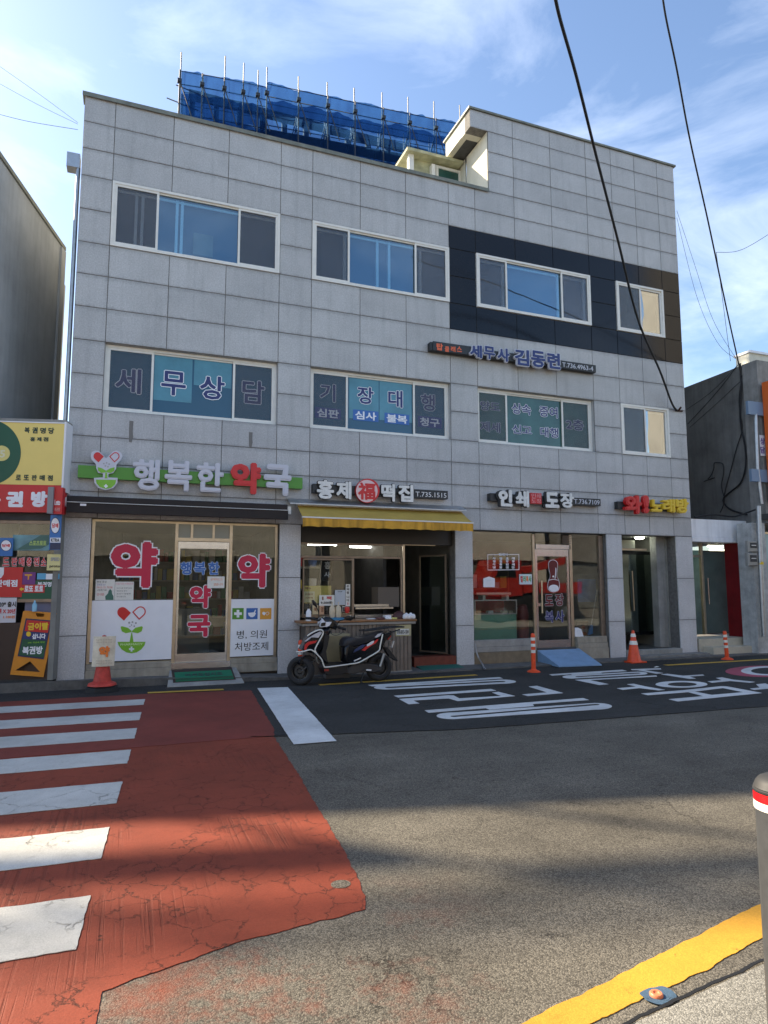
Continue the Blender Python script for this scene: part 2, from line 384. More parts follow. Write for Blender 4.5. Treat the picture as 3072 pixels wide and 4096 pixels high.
# ================================================================== GROUND AND ROAD
def asphalt(name, base, warm, speck, red=False):
    m, N, L, b = nodes(name)
    geo = N.new('ShaderNodeNewGeometry')
    def noi(sc, det=4, rgh=.6, vec=None):
        n = N.new('ShaderNodeTexNoise'); n.inputs['Scale'].default_value = sc; n.inputs['Detail'].default_value = det; n.inputs['Roughness'].default_value = rgh
        L.new(vec or geo.outputs['Position'], n.inputs['Vector']); return n.outputs['Fac']
    def mr(v, a, b_, c, d):
        q = N.new('ShaderNodeMapRange'); q.inputs['From Min'].default_value = a; q.inputs['From Max'].default_value = b_
        q.inputs['To Min'].default_value = c; q.inputs['To Max'].default_value = d; L.new(v, q.inputs['Value']); return q.outputs[0]
    def mul(a, c):
        q = N.new('ShaderNodeMath'); q.operation = 'MULTIPLY'; L.new(a, q.inputs[0]); L.new(c, q.inputs[1]); return q.outputs[0]
    vo = N.new('ShaderNodeTexVoronoi'); vo.inputs['Scale'].default_value = 140; L.new(geo.outputs['Position'], vo.inputs['Vector'])
    sep = N.new('ShaderNodeSeparateColor'); L.new(vo.outputs['Color'], sep.inputs[0])
    v = mr(sep.outputs[0], 0, 1, 1-speck, 1+speck)
    v = mul(v, mr(vo.outputs['Distance'], .0, .9, 1.15, .6))
    v = mul(v, mr(noi(260, 3), .3, .7, .75, 1.25))
    v = mul(v, mr(noi(.9, 6, .65), .3, .7, .72, 1.18)); v = mul(v, mr(noi(.33, 3, .5), .56, .72, 1, .70)); v = mul(v, mr(noi(4.5, 4, .6), .62, .72, 1, .75))
    mp2 = N.new('ShaderNodeMapping'); mp2.inputs['Scale'].default_value = (.35, 1.6, 1); L.new(geo.outputs['Position'], mp2.inputs['Vector'])
    v = mul(v, mr(noi(1.2, 5, .7, mp2.outputs[0]), .35, .7, .85, 1.1))
    # isolated cracks and pitted holes
    wv = N.new('ShaderNodeTexVoronoi'); wv.feature = 'DISTANCE_TO_EDGE'; wv.inputs['Scale'].default_value = .9
    dn = N.new('ShaderNodeTexNoise'); dn.inputs['Scale'].default_value = 3; dn.inputs['Detail'].default_value = 8; dn.inputs['Roughness'].default_value = .75; L.new(geo.outputs['Position'], dn.inputs['Vector'])
    ad = N.new('ShaderNodeVectorMath'); ad.operation = 'MULTIPLY_ADD'; ad.inputs[1].default_value = (.5, .5, .5); L.new(dn.outputs['Color'], ad.inputs[0]); L.new(geo.outputs['Position'], ad.inputs[2])
    L.new(ad.outputs[0], wv.inputs['Vector'])
    crk = mr(wv.outputs['Distance'], .0, .007, 1, 0); crk = mul(crk, mr(noi(.8, 3), .54, .62, 0, 1))
    pit = mul(mr(noi(11, 5, .7), .68, .72, 0, 1), mr(noi(.9, 2), .52, .60, 0, 1))
    mxm = N.new('ShaderNodeMath'); mxm.operation = 'MAXIMUM'; L.new(crk, mxm.inputs[0]); L.new(pit, mxm.inputs[1])
    v = mul(v, mr(mxm.outputs[0], 0, 1, 1, .3))
    mx = N.new('ShaderNodeMixRGB'); mx.blend_type = 'MULTIPLY'; mx.inputs[0].default_value = 1; mx.inputs[1].default_value = (base*warm[0], base*warm[1], base*warm[2], 1)
    L.new(v, mx.inputs[2]); outc = mx.outputs[0]
    if red:   # worn traces of red paint left on the old asphalt beside the crossing
        sp = N.new('ShaderNodeSeparateXYZ'); L.new(geo.outputs['Position'], sp.inputs[0])
        f1 = mul(mul(mr(noi(1.5, 7, .75), .50, .68, 0, .8), mr(sp.outputs[1], -8.2, -8.9, 0, 1)), mr(sp.outputs[0], 1.9, .8, 0, 1))
        m2 = N.new('ShaderNodeMixRGB'); m2.inputs[2].default_value = (.22, .06, .035, 1); L.new(f1, m2.inputs[0]); L.new(outc, m2.inputs[1]); outc = m2.outputs[0]
    L.new(outc, b.inputs['Base Color']); b.inputs['Roughness'].default_value = .9; b.inputs['Specular IOR Level'].default_value = .25
    hs = N.new('ShaderNodeMath'); hs.operation = 'MULTIPLY_ADD'; hs.inputs[1].default_value = -2.5; L.new(mxm.outputs[0], hs.inputs[0]); L.new(mr(vo.outputs['Distance'], 0, .8, 1, 0), hs.inputs[2])
    bp = N.new('ShaderNodeBump'); bp.inputs['Strength'].default_value = .55; bp.inputs['Distance'].default_value = .004; L.new(hs.outputs[0], bp.inputs['Height']); L.new(bp.outputs[0], b.inputs['Normal'])
    return m
asph_old = asphalt('old_asphalt', .142, (1.09, 1.0, .82), .5, True)
asph_new = asphalt('new_asphalt', .050, (1.02, 1.04, 1.0), .35)
def painted(name, col, worn, crack, groove=0.0, under=(.09, .085, .08), cscale=3.0):
    m, N, L, b = nodes(name)
    geo = N.new('ShaderNodeNewGeometry')
    def noi(sc, det=4, rgh=.6, vec=None):
        n = N.new('ShaderNodeTexNoise'); n.inputs['Scale'].default_value = sc; n.inputs['Detail'].default_value = det; n.inputs['Roughness'].default_value = rgh
        L.new(vec or geo.outputs['Position'], n.inputs['Vector']); return n.outputs['Fac']
    def mr(v, a, b_, c, d):
        q = N.new('ShaderNodeMapRange'); q.inputs['From Min'].default_value = a; q.inputs['From Max'].default_value = b_
        q.inputs['To Min'].default_value = c; q.inputs['To Max'].default_value = d; L.new(v, q.inputs['Value']); return q.outputs[0]
    def op(o, a, c):
        q = N.new('ShaderNodeMath'); q.operation = o
        for i, v in enumerate((a, c)):
            if isinstance(v, (int, float)): q.inputs[i].default_value = v
            else: L.new(v, q.inputs[i])
        return q.outputs[0]
    dn = N.new('ShaderNodeTexNoise'); dn.inputs['Scale'].default_value = 5; dn.inputs['Detail'].default_value = 8; dn.inputs['Roughness'].default_value = .7; L.new(geo.outputs['Position'], dn.inputs['Vector'])
    ad = N.new('ShaderNodeVectorMath'); ad.operation = 'MULTIPLY_ADD'; ad.inputs[1].default_value = (.25, .25, .25); L.new(dn.outputs['Color'], ad.inputs[0]); L.new(geo.outputs['Position'], ad.inputs[2])
    wv = N.new('ShaderNodeTexVoronoi'); wv.feature = 'DISTANCE_TO_EDGE'; wv.inputs['Scale'].default_value = cscale; L.new(ad.outputs[0], wv.inputs['Vector'])
    sp = N.new('ShaderNodeSeparateXYZ'); L.new(geo.outputs['Position'], sp.inputs[0])
    near = mr(sp.outputs[1], -4.4, -6.5, .0, 1)         # the strip by the kerb was repainted: fewer cracks there
    crk = op('MULTIPLY', mr(wv.outputs['Distance'], 0, .012, 1, 0), op('MULTIPLY', mr(noi(1.7, 5), .45, .56, 0, 1), near)); crk = op('MULTIPLY', crk, crack)
    chip = op('MULTIPLY', mr(noi(7, 8, .75), .64, .68, 0, 1), op('MULTIPLY', mr(noi(1.1, 2), .45, .6, 0, 1), near)); chip = op('MULTIPLY', chip, worn)
    mk = op('MAXIMUM', crk, chip)
    v = op('MULTIPLY', mr(noi(140, 3), .3, .7, .86, 1.12), mr(noi(1.1, 7, .7), .3, .7, .74, 1.14)); v = op('MULTIPLY', v, mr(noi(6, 5, .7), .55, .72, 1, .84))
    hgt = op('MULTIPLY', mk, -1.6)
    if groove:
        mpp = N.new('ShaderNodeMapping'); mpp.inputs['Scale'].default_value = (34, .55, 1); mpp.inputs['Rotation'].default_value = (0, 0, R(-4)); L.new(geo.outputs['Position'], mpp.inputs['Vector'])
        g = op('MULTIPLY', mr(noi(1, 4, .6, mpp.outputs[0]), .50, .60, 0, 1), op('MULTIPLY', near, mr(noi(.8, 3), .48, .60, 0, 1)))
        hgt = op('ADD', hgt, op('MULTIPLY', g, -groove)); v = op('MULTIPLY', v, mr(g, 0, 1, 1, .80))
    v2 = op('MULTIPLY', noi(90, 4), .25); hgt = op('ADD', hgt, v2)
    mx = N.new('ShaderNodeMixRGB'); mx.blend_type = 'MULTIPLY'; mx.inputs[0].default_value = 1; mx.inputs[1].default_value = (*col, 1); L.new(v, mx.inputs[2])
    m2 = N.new('ShaderNodeMixRGB'); m2.inputs[2].default_value = (*under, 1); L.new(op('MULTIPLY', mk, .8), m2.inputs[0]); L.new(mx.outputs[0], m2.inputs[1])
    L.new(m2.outputs[0], b.inputs['Base Color']); b.inputs['Roughness'].default_value = .75; b.inputs['Specular IOR Level'].default_value = .3
    bp = N.new('ShaderNodeBump'); bp.inputs['Strength'].default_value = .9; bp.inputs['Distance'].default_value = .008; L.new(hgt, bp.inputs['Height']); L.new(bp.outputs[0], b.inputs['Normal'])
    return m
red_pave = painted('red_road_paint', (.23, .046, .023), 1.0, 1.0, groove=.4, under=(.06, .04, .033), cscale=5.2)
red_new = painted('red_road_paint_new', (.20, .042, .030), .3, .0, groove=0)
stripe_m = painted('white_road_paint', (.50, .50, .47), .25, .5, under=(.30, .28, .25), cscale=2.2)
white_road = painted('white_lettering_paint', (.62, .64, .64), .35, 0)
yellow_road = painted('yellow_road_paint', (.56, .30, .035), .3, .0, under=(.16, .14, .11))
yellow_thin = painted('yellow_thin_paint', (.50, .32, .05), .9, .2)
pink_road = painted('pink_road_paint', (.38, .08, .12), .5, 0)

ground = struct('ground', MB().box(-150, 150, -150, 150, -.3, -.02), mat('earth', (.16, .15, .14), .9, nscale=.5, namt=.2))
road = struct('road', MB().box(-60, 60, -9.93, .6, -.015, 0), asph_old)
def Gd(u, v): return Q('d', u, v, 0)
# newer dark asphalt strip by the far kerb
edge = [(1.42, -4.57), (2.24, -4.77), (3.63, -5.05), (4.84, -5.13), (6.5, -5.2), (8.13, -5.28), (12, -5.3), (40, -5.3)]
sheet('asphalt_patch', [(-40, .3), (-40, -4.4), (1.42, -4.57)]+edge[1:]+[(40, .3)], .004, asph_new, road, jit=.012, step=.1)
# tar seam between old and new asphalt
tar = mat('tar_seam', (.012, .012, .012), .6)
for seg in ([(1.3, -4.60), (2.24, -4.80), (3.63, -5.09), (4.84, -5.16), (6.5, -5.23), (8.13, -5.31), (12, -5.33)],):
    up = [(x, y+random.uniform(.010, .028)) for x, y in seg]; dn_ = [(x, y-random.uniform(.008, .02)) for x, y in reversed(seg)]
    sheet('tar_seam', up+dn_, .008, tar, road, jit=.009, step=.06)
# red paving of the crossing: repainted strip by the kerb and the old cracked part
sheet('red_paving', [(-8, -1.12), (.36, -1.2), (1.86, -1.42), (1.62, -4.35), (1.55, -4.65), (-8, -4.63)], .008, red_new, road, jit=.012)
sheet('red_paving', [(-8, -4.62), (1.55, -4.64), (1.50, -5.4), (1.46, -6.04), (1.37, -7.1), (1.31, -7.97), (1.24, -8.5), (1.19, -8.64), (.85, -8.68), (.511, -8.73), (.251, -8.81), (-.03, -8.90),
              (-.06, -9.3), (-.2, -9.7), (-8, -9.7)], .0042, red_pave, road, jit=.010, step=.03)
ys = [(-1.701, -2.161), (-2.712, -3.228), (-3.706, -4.236), (-4.735, -5.26), (-5.855, -6.43), (-6.945, -7.485), (-7.985, -8.53)]
for a, b in ys:
    xa = .31+(a+1.7)*.0675; xb = .31+(b+1.7)*.0675; zz_ = .0125 if a > -4.6 else .0095
    sheet('crosswalk_stripe', [(xa, a), (xb, b), (-4.6, b+.13), (-4.6, a+.17)], zz_, stripe_m, road, jit=.005, step=.04)
sheet('stop_line', [Gd(556, 1488), Gd(622, 1486), Gd(727, 1603), Gd(634, 1610)], .0125, white_road, road)
sheet('yellow_line', [(.36, -1.20), (1.47, -1.29), (1.47, -1.17), (.36, -1.08)], .0165, yellow_thin, road)
sheet('yellow_line', [(3.0, -1.33), (5.96, -1.22), (5.96, -1.10), (3.0, -1.21)], .0085, yellow_thin, road)
sheet('yellow_line', [(10.2, -1.36), (24, -1.36), (24, -1.23), (10.2, -1.23)], .0085, yellow_thin, road)
ye = [Gd(1131, 2212), Gd(1400, 2075), Gd(1645, 1952), (6, -9.12), (14, -9.0), (14, -9.25), (6, -9.33), Gd(1645, 2028), Gd(1520, 2100), Gd(1300, 2200), (.9, -9.98)]
ye = [(.7, -9.86), Gd(1131, 2212), Gd(1400, 2075), Gd(1645, 1952), (5, -9.12), (14, -8.9), (14, -9.12), (5, -9.36), Gd(1645, 2028), Gd(1520, 2100), Gd(1300, 2200), (.9, -9.93)]
sheet('yellow_line', ye, .004, yellow_road, road, jit=.007, step=.02)
# letters painted on the road, read by drivers coming from the right
def rl(k, loops, name='painted_letter', m=white_road, z=.0085):
    return fill(name, [[Q(k, x, y, 0) for x, y in lp] for lp in loops], ((0, 0, z-.003), (1, 0, 0), (0, 1, 0)), .003, m, road)
def stad(x0, y0, x1, y1, h, n=10, e=40):                   # long rounded loop in photo px (left tip to right tip)
    pts = []
    L_ = math.hypot(x1-x0, y1-y0); ux, uy = (x1-x0)/L_, (y1-y0)/L_
    for i in range(n+1):
        t = math.pi*(-.5+i/n); pts.append((x1-e*ux+e*math.cos(t), y1-e*uy+h*math.sin(t)))
    for i in range(n+1):
        t = math.pi*(.5+i/n); pts.append((x0+e*ux+e*math.cos(t), y0+e*uy+h*math.sin(t)))
    return pts
rl('G1', [[(35, 145), (865, 95), (887, 103), (150, 148), (62, 153)]])
rl('G1', [stad(72, 165, 970, 119, 13, e=90), stad(142, 162, 905, 121, 4.5, e=30)])
rl('G1', [[(198, 213), (812, 170), (845, 181), (226, 224)]])
rl('G1', [[(232, 234), (545, 210), (575, 211), (612, 230), (877, 215), (820, 193), (858, 188), (964, 215), (602, 247), (545, 230), (320, 243), (360, 262), (292, 267)]])
rl('G1', [[(1050, 155), (1102, 150), (1268, 196), (1045, 215), (1010, 205), (1168, 192)]])
rl('G1', [[(393, 306), (1395, 228), (1432, 240), (1075, 266), (1085, 279), (803, 302), (780, 292), (418, 321)]])
rl('G1', [stad(468, 348, 1577, 273, 21, e=110), stad(555, 346, 1500, 267, 5, e=30)])
rl('G2', [[(85, 142), (610, 109), (645, 118), (455, 129), (465, 134), (250, 147), (240, 141), (105, 151)]])
rl('G2', [stad(180, 164, 792, 131, 12, e=70), stad(272, 160, 742, 132, 4, e=25)])
rl('G2', [[(672, 105), (885, 98), (892, 106), (765, 110), (905, 133), (855, 137), (720, 112), (680, 111)]])
rl('G2', [[(270, 182), (855, 150), (862, 157), (375, 184), (512, 213), (445, 219)]])
rl('G2', [[(890, 142), (935, 138), (1048, 152), (1190, 143), (1202, 150), (1092, 158), (1140, 172), (1095, 175)]])
rl('G2', [circ(1037, 214, 187, 24), circ(1042, 214, 105, 15)])
rl('G2', [[(645, 214), (692, 210), (775, 229), (918, 254), (872, 258), (735, 241), (615, 254), (572, 243), (712, 231)]])
rl('G2', [[(747, 281), (1050, 257), (1325, 228), (1362, 229), (1616, 277), (1010, 338), (945, 322), (1195, 300), (1085, 271), (795, 293)], [(1130, 267), (1335, 241), (1485, 271), (1255, 291)]])
rl('G2', [[(1225, 193), (1328, 184), (1285, 168), (1330, 164), (1412, 181), (1567, 197), (1530, 203), (1390, 190), (1255, 203)]])
rl('G2', [[(1530, 246), (1600, 238), (1575, 214), (1640, 208), (1690, 226), (1860, 214), (1880, 228), (1560, 254)]])
rl('G2', [circ(1650, 120, 298, 41), circ(1660, 117, 196, 33)], m=pink_road)
rl('G2', [circ(1660, 117, 195, 33), circ(1665, 117, 128, 24)])
spot = Gd(736, 1912)
sheet('asphalt_patch', [(spot[0]+.055*math.cos(t), spot[1]+.05*math.sin(t)) for t in [2*math.pi*i/14 for i in range(14)]], .0065, asph_old, road, jit=.008, step=.02)
def scrap(u, v, w, lb): 
    x, y = Gd(u, v); o = solid('paper_scrap', MB().add([(x-w, y-.02, .006), (x+w, y-.03, .016), (x+w*.8, y+.03, .022), (x-w*.9, y+.025, .007)], [(0, 1, 2, 3)]), paper, lb, 'litter'); return o
scrap(1214, 1436, .05, 'white paper scrap on the asphalt right of the blue ramp plate'); scrap(1418, 1442, .05, 'white paper scrap on the asphalt right of the orange cone')
# kerbs and far pavement (fades out towards the right)
pave = struct('pavement', MB().add([(-60, .6, .15), (-60, -.2, .15), (-1.0, -.34, .15), (.6, -.36, .12), (2.6, -.5, .05), (4.6, -.6, .03), (9, -.55, .03), (12.4, -.6, .03), (60, -.7, .03), (60, .6, .03), (12.4, .6, .03), (2.6, .6, .05),
          (-60, -.2, -.01), (-1.0, -.34, -.01), (.6, -.36, -.01), (2.6, -.5, -.01), (4.6, -.6, -.01), (9, -.55, -.01), (12.4, -.6, -.01), (60, -.7, -.01)],
          [(0, 1, 2, 3, 4, 11), (4, 5, 6, 7, 8, 9, 10, 11)]+[(1+i, 12+i, 13+i, 2+i) for i in range(7)]), mat('pavement_concrete', (.115, .112, .105), .9, nscale=6, namt=.35, bscale=45, bstr=.6))
near_pave = struct('near_pavement', MB().add([(-60, -10.15, .012), (.8, -9.98, .012), (2.0, -9.82, .012), (2.66, -9.73, .012), (6, -9.62, .012), (60, -9.6, .012), (60, -14, .012), (-60, -14, .012),
          (-60, -10.15, -.02), (.8, -9.98, -.02), (2.0, -9.82, -.02), (2.66, -9.73, -.02), (6, -9.62, -.02), (60, -9.6, -.02)],
          [(0, 7, 6, 5, 4, 3, 2, 1)]+[(i, i+1, i+9, i+8) for i in range(5)]), asphalt('sidewalk_concrete', .27, (1.05, 1.02, .9), .35))
sheet('tar_seam', [(.4, -10.0), (.9, -9.95), (2.0, -9.80), (2.66, -9.71), (4, -9.66), (4, -9.672), (2.66, -9.724), (2.0, -9.816), (.9, -9.968), (.4, -10.016)], .016, tar, near_pave, jit=.007, step=.03)

# ================================================================== MAIN BUILDING
BL = thing('commercial_building', (5.7, 0, 0), 'three storey commercial building clad in grey granite panels with a black stone band', 'building')
XS = {0: -1.0, 1: -.495, 2: .502, 3: 1.50, 4: 2.496, 5: 3.127, 6: 4.12, 7: 5.113, 8: 6.104, 9: 6.743, 10: 7.735, 11: 8.725, 12: 9.72, 13: 10.456, 14: 11.162, 15: 11.872, 16: 12.415}
ZS = {-4: 12.04, -3: 11.622, -2: 11.142, -1: 10.671, 0: 10.21, 1: 9.721, 2: 9.223, 3: 8.718, 4: 8.11, 5: 7.512, 6: 6.94, 7: 6.362, 8: 5.775, 9: 5.183, 10: 4.584, 11: 4.118, 12: 3.653, 13: 3.181, 14: 2.739}
WINS = [(1, 4, 3, 5), (5, 8, 3, 5), (9, 12, 3, 5), (13, 15, 3, 5), (1, 4, 8, 10), (5, 8, 8, 10), (9, 12, 8, 10), (13, 15, 8, 10)]
def hole(c, r): return any(a <= c < b and e <= r < f for a, b, e, f in WINS)
wall = MB(); pcache = {}
def panel(name, x0, x1, z0, z1, m, y=0):
    j = .006; w, h = round(x1-x0-2*j, 3), round(z1-z0-2*j, 3)
    key = (w, h, m.name)
    if key not in pcache:
        me = MB().bbox(0, w, 0, .03, 0, h, .003).mesh(name); me.materials.append(m); pcache[key] = me
    o = bpy.data.objects.new(name, pcache[key]); COL.objects.link(o); o.parent = BL
    o.location = Vector((x0+j, y+random.uniform(-.0012, .0012), z0+j))-BL.location
    o.rotation_euler = (random.uniform(-.0012, .0012), 0, random.uniform(-.0012, .0012))
    return o
npan = 0
for r in range(-4, 14):
    for c in range(0, 16):
        x0, x1, z0, z1 = XS[c], XS[c+1], ZS[r+1], ZS[r]
        if r < 0:
            if c < 9: continue
            if c == 9: x0 = 7.10
            if r == -4 and c == 9: x0 = 6.66
        if hole(c, r): continue
        blk = 2 <= r < 6 and c >= 8
        panel('black_panel' if blk else 'granite_panel', x0, x1, z0, z1, black_stone if blk else granite); npan += 1
        wall.box(x0, x1, .008 if not blk else .02, .24, z0, z1)
print('panels', npan)
PIL = [(-1.0, -.575, .10), (2.577, 2.981, .03), (6.163, 6.566, .0), (9.922, 10.353, .0), (11.915, 12.415, 0)]
for x0, x1, zb in PIL:
    for a, b in ((ZS[14], 1.76), (1.76, .81), (.81, zb)):
        panel('granite_panel', x0, x1, b, a, granite_pillar)
        wall.box(x0+.012, x1-.012, .013, .30, b, a)
part('wall', wall, joint_m, BL)
shell = MB()
shell.box(-1.0, 12.415, .241, .30, ZS[14], 10.1); shell.box(-.995, -.90, .25, 7, 0, 10.2); shell.box(12.32, 12.41, .25, 7, 0, 12.0)
shell.box(-.9, 12.3, 6.9, 7, 0, 10.1)
part('side_wall', shell, concrete, BL)
for a, b, e, f in WINS: pass
part('roof_slab', MB().box(-.9, 12.3, .31, 6.89, 9.6, 9.8), concrete, BL)
part('upper_wall', MB().box(7.13, 12.31, .25, .32, 9.81, 12.0).box(7.13, 12.31, 4.2, 4.3, 9.81, 12.0).box(7.13, 12.31, .33, 4.19, 11.8, 11.98), concrete, BL)
part('terrace_wall', MB().box(7.09, 7.125, .03, 3.9, 9.81, 11.62), cream, BL)
part('coping', MB().box(-1.04, 7.09, -.035, .28, 10.21, 10.255).box(-1.04, 7.09, -.038, -.033, 10.175, 10.21), coping_m, BL)
part('coping', MB().box(6.62, 12.47, -.035, .40, 12.04, 12.085).box(6.62, 6.98, .401, 1.25, 12.04, 12.08), coping_m, BL)
part('roof_beam', MB().box(6.665, 7.085, .035, .42, 11.625, 12.035).box(6.665, 6.80, .42, 1.2, 11.64, 12.035), cream, BL)
part('terrace_roof', MB().box(6.81, 9, .43, 4.1, 11.66, 11.75), concrete_dark, BL)
# terrace canopy, back wall and window behind the parapet
cx0, cz = P('T', 262, 700, 1.08); cx1 = P('T', 1100, 870, 1.08)[0]
part('terrace_canopy', MB().box(cx0, cx1, 1.08, 3.6, cz-.07, cz), mossy, BL)
TY = 1.0
while P('T', 690, 985, TY)[1] < cz-.13: TY += .02
print('TY', TY, cz)
part('terrace_back_wall', MB().box(cx0+.25, cx1-.05, TY+.05, TY+.2, 9.81, cz-.071), mossy, BL)
wx0, wz1 = P('T', 690, 985, TY); wx1 = P('T', 1065, 1060, TY)[0]
tw = part('window', MB().ring(wx0, wx1, wz1-.75, wz1, .06, TY-.02, TY+.045), pvc, BL); part('pane', MB().box(wx0+.06, wx1-.06, TY+.01, TY+.02, wz1-.69, wz1-.06), green_film, tw)
a0 = P('T', 605, 995, TY); part('window_post', MB().box(a0[0], a0[0]+.09, TY-.1, TY+.04, 9.81, a0[1]).box(P('T', 262, 900, TY)[0], P('T', 262, 900, TY)[0]+.12, TY-.1, TY+.02, 9.81, cz-.071), pvc, BL)
part('terrace_back_wall', MB().box(cx1-.04, 7.08, TY+.1, TY+.2, 9.81, 11.63), concrete_dark, BL)
t0 = P('T', 1180, 1250, 1.0); t1 = P('T', 1150, 710, 1.0)
part('steel_flue', MB().tube([(t0[0], 1.0, t0[1]-.3), (t0[0]-.01, 1.0, t0[1]), (t1[0], 1.0, t1[1])], .045, 12), steel, BL)

# ---- windows
def X_(k, x, y, Y): return P(k, x, y, Y)[0]
def window(c0, c1, r0, r1, Yf, muls, style, inner=()):
    x0, x1, z0, z1 = XS[c0], XS[c1], ZS[r1], ZS[r0]
    g = .004; x0 += g; x1 -= g; z0 += g; z1 -= g
    wfr = .045
    f = part('window', MB().ring(x0, x1, z0, z1, wfr, Yf, Yf+.10), pvc, BL)
    edges = [x0+wfr]+muls+[x1-wfr]
    n = len(edges)-1
    for i in range(n):
        a, b = edges[i], edges[i+1]; side = (n == 3 and i != 1)
        if i < n-1: pass
        sw = .040 if (side or n == 2) else .028
        yy = Yf+.012 if side or (n == 2 and i == 0) else Yf+.035
        part('sash', MB().ring(a-(.02 if i else 0), b+(.02 if i < n-1 else 0), z0+wfr, z1-wfr, sw, yy, yy+.022), pvc, f)
        ax, bx, za, zb = a-(.02 if i else 0)+sw, b+(.02 if i < n-1 else 0)-sw, z0+wfr+sw, z1-wfr-sw
        if style == 'blue':
            gm = blue_glass if not side else side_glass
            part('pane', MB().box(ax, bx, yy+.024, yy+.029, za, zb), gm, f)
            if side: part('insect_screen', MB().box(ax, bx, yy+.008, yy+.010, za, zb), screen_thin, f)
        elif style == 'plain':
            part('pane', MB().box(ax, bx, yy+.024, yy+.029, za, zb), clear_glass, f)
            if i == 0: part('insect_screen', MB().box(ax, bx, yy+.008, yy+.010, za, zb), screen_m, f)
        elif style in ('teal', 'green'):
            part('pane', MB().box(ax, bx, yy+.020, yy+.026, za, zb), green_film if style == 'green' else teal_dark, f)
            if side: part('insect_screen', MB().box(ax, bx, yy+.002, yy+.004, za, zb), screen_thin, f)
    # things seen through the glass: dim room behind with pale inner sashes
    if style in ('blue', 'plain'):
        part('room_wall', MB().box(x0, x1, .2405-.02, .2405, z0, z1), grey_blind if style == 'blue' else mid_in, f)
        if style == 'blue': part('sky_panel', MB().box(edges[1]-.02, edges[2]+.02, .2405-.035, .2405-.021, z0+.08, z1-.09), sky_panel, f)  # added panel whose colour stands in for reflected sky
        mb = MB()
        for q in inner: mb.box(q, q+.05, Yf+.10, Yf+.14, z0+.09, z1-.09)
        if inner: mb.box(x0+.01, x1-.01, Yf+.115, Yf+.135, z1-.13, z1-.09); part('inner_sash', mb, pvc_in, f)
    return f
def mx(k, x, y, Y=0.0): return P(k, x, y, Y)[0]
W31 = window(1, 4, 3, 5, -.02, [mx('A', 630, 950), mx('A', 1172, 1050)], 'blue', [mx('A', 478, 950, .1), mx('A', 520, 950, .1), mx('A', 748, 1000, .1), mx('A', 782, 1000, .1)])
W32 = window(5, 8, 3, 5, -.02, [mx('B', 478, 850), mx('B', 1000, 900)], 'blue', [mx('B', 435, 850, .1), mx('B', 690, 900, .1), mx('B', 782, 900, .1), mx('B', 1025, 900, .1)])
W33 = window(9, 12, 3, 5, -.03, [mx('C', 305, 1400), mx('C', 693, 1450)], 'blue', [mx('C', 270, 1400, .1), mx('C', 655, 1450, .1), mx('C', 835, 1450, .1)])
W34 = window(13, 15, 3, 5, -.03, [mx('C', 1242, 1560)], 'plain', [mx('C', 1150, 1560, .1), mx('C', 1350, 1560, .1)])
Y2 = .10
W21 = window(1, 4, 8, 10, Y2, [mx('D', 645, 450, Y2), mx('D', 1162, 480, Y2)], 'teal')
W22 = window(5, 8, 8, 10, Y2, [mx('E', 465, 500, Y2), mx('E', 990, 550, Y2)], 'teal')
W23 = window(9, 12, 8, 10, Y2, [mx('F', 310, 650, Y2), mx('F', 702, 680, Y2)], 'green')
W24 = window(13, 15, 8, 10, -.02, [mx('F', 1278, 730)], 'plain', [mx('F', 1240, 730, .1), mx('F', 1395, 730, .1)])
# reveals of the set back second floor windows
rv = MB()
for c0, c1 in ((1, 4), (5, 8), (9, 12)):
    x0, x1, z0, z1 = XS[c0], XS[c1], ZS[10], ZS[8]
    rv.box(x0-.004, x0+.003, .02, .10, z0, z1).box(x1-.003, x1+.004, .02, .10, z0, z1).box(x0+.004, x1-.004, .02, .10, z1-.003, z1+.004).box(x0+.004, x1-.004, .02, .10, z0-.004, z0+.003)
part('window_reveal', rv, granite, BL)
# clinic unit standing behind the first upper window
xa, za = P('A', 865, 1190, .15); xb, zb = P('A', 1000, 1070, .15)
part('air_conditioner', MB().box(xa, xb, .14, .20, za, zb), mid_in, W31)
# films with lettering on the second floor glass
YF = Y2+.052
for k, x0, y0, x1, y1, pn in (('D', 663, 262, 903, 562, W21), ('D', 913, 300, 1150, 470, W21), ('D', 385, 235, 620, 525, W21), ('D', 1187, 330, 1400, 495, W21),
                              ('E', 482, 312, 712, 640, W22), ('E', 718, 340, 972, 655, W22)):
    a, b = P(k, (x0+x1)/2, y1, YF), P(k, (x0+x1)/2, y0, YF)
    side = (x0 in (385, 1187)); dy = -.018 if side else 0
    part('film', MB().box(mx(k, x0, y0, YF), mx(k, x1, y0, YF), YF+dy, YF+dy+.0015, a[1], b[1]), teal_film, pn)
def wtext(k, s, xa, xb, ya, yb, pn, side=False, m=None, gm=None, grow=.03, bold=.03):
    Y = YF-.004 if not side else YF-.022
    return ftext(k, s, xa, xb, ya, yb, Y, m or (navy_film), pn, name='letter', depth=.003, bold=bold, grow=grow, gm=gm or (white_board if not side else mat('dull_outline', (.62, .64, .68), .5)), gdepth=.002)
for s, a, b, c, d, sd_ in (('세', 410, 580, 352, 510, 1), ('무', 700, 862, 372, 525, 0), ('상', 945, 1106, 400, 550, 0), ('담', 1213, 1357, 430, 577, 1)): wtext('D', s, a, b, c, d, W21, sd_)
for s, a, b, c, d, sd_ in (('기', 253, 375, 362, 500, 1), ('장', 545, 672, 385, 520, 0), ('대', 786, 898, 412, 545, 0), ('행', 1042, 1150, 443, 573, 1)): wtext('E', s, a, b, c, d, W22, sd_)
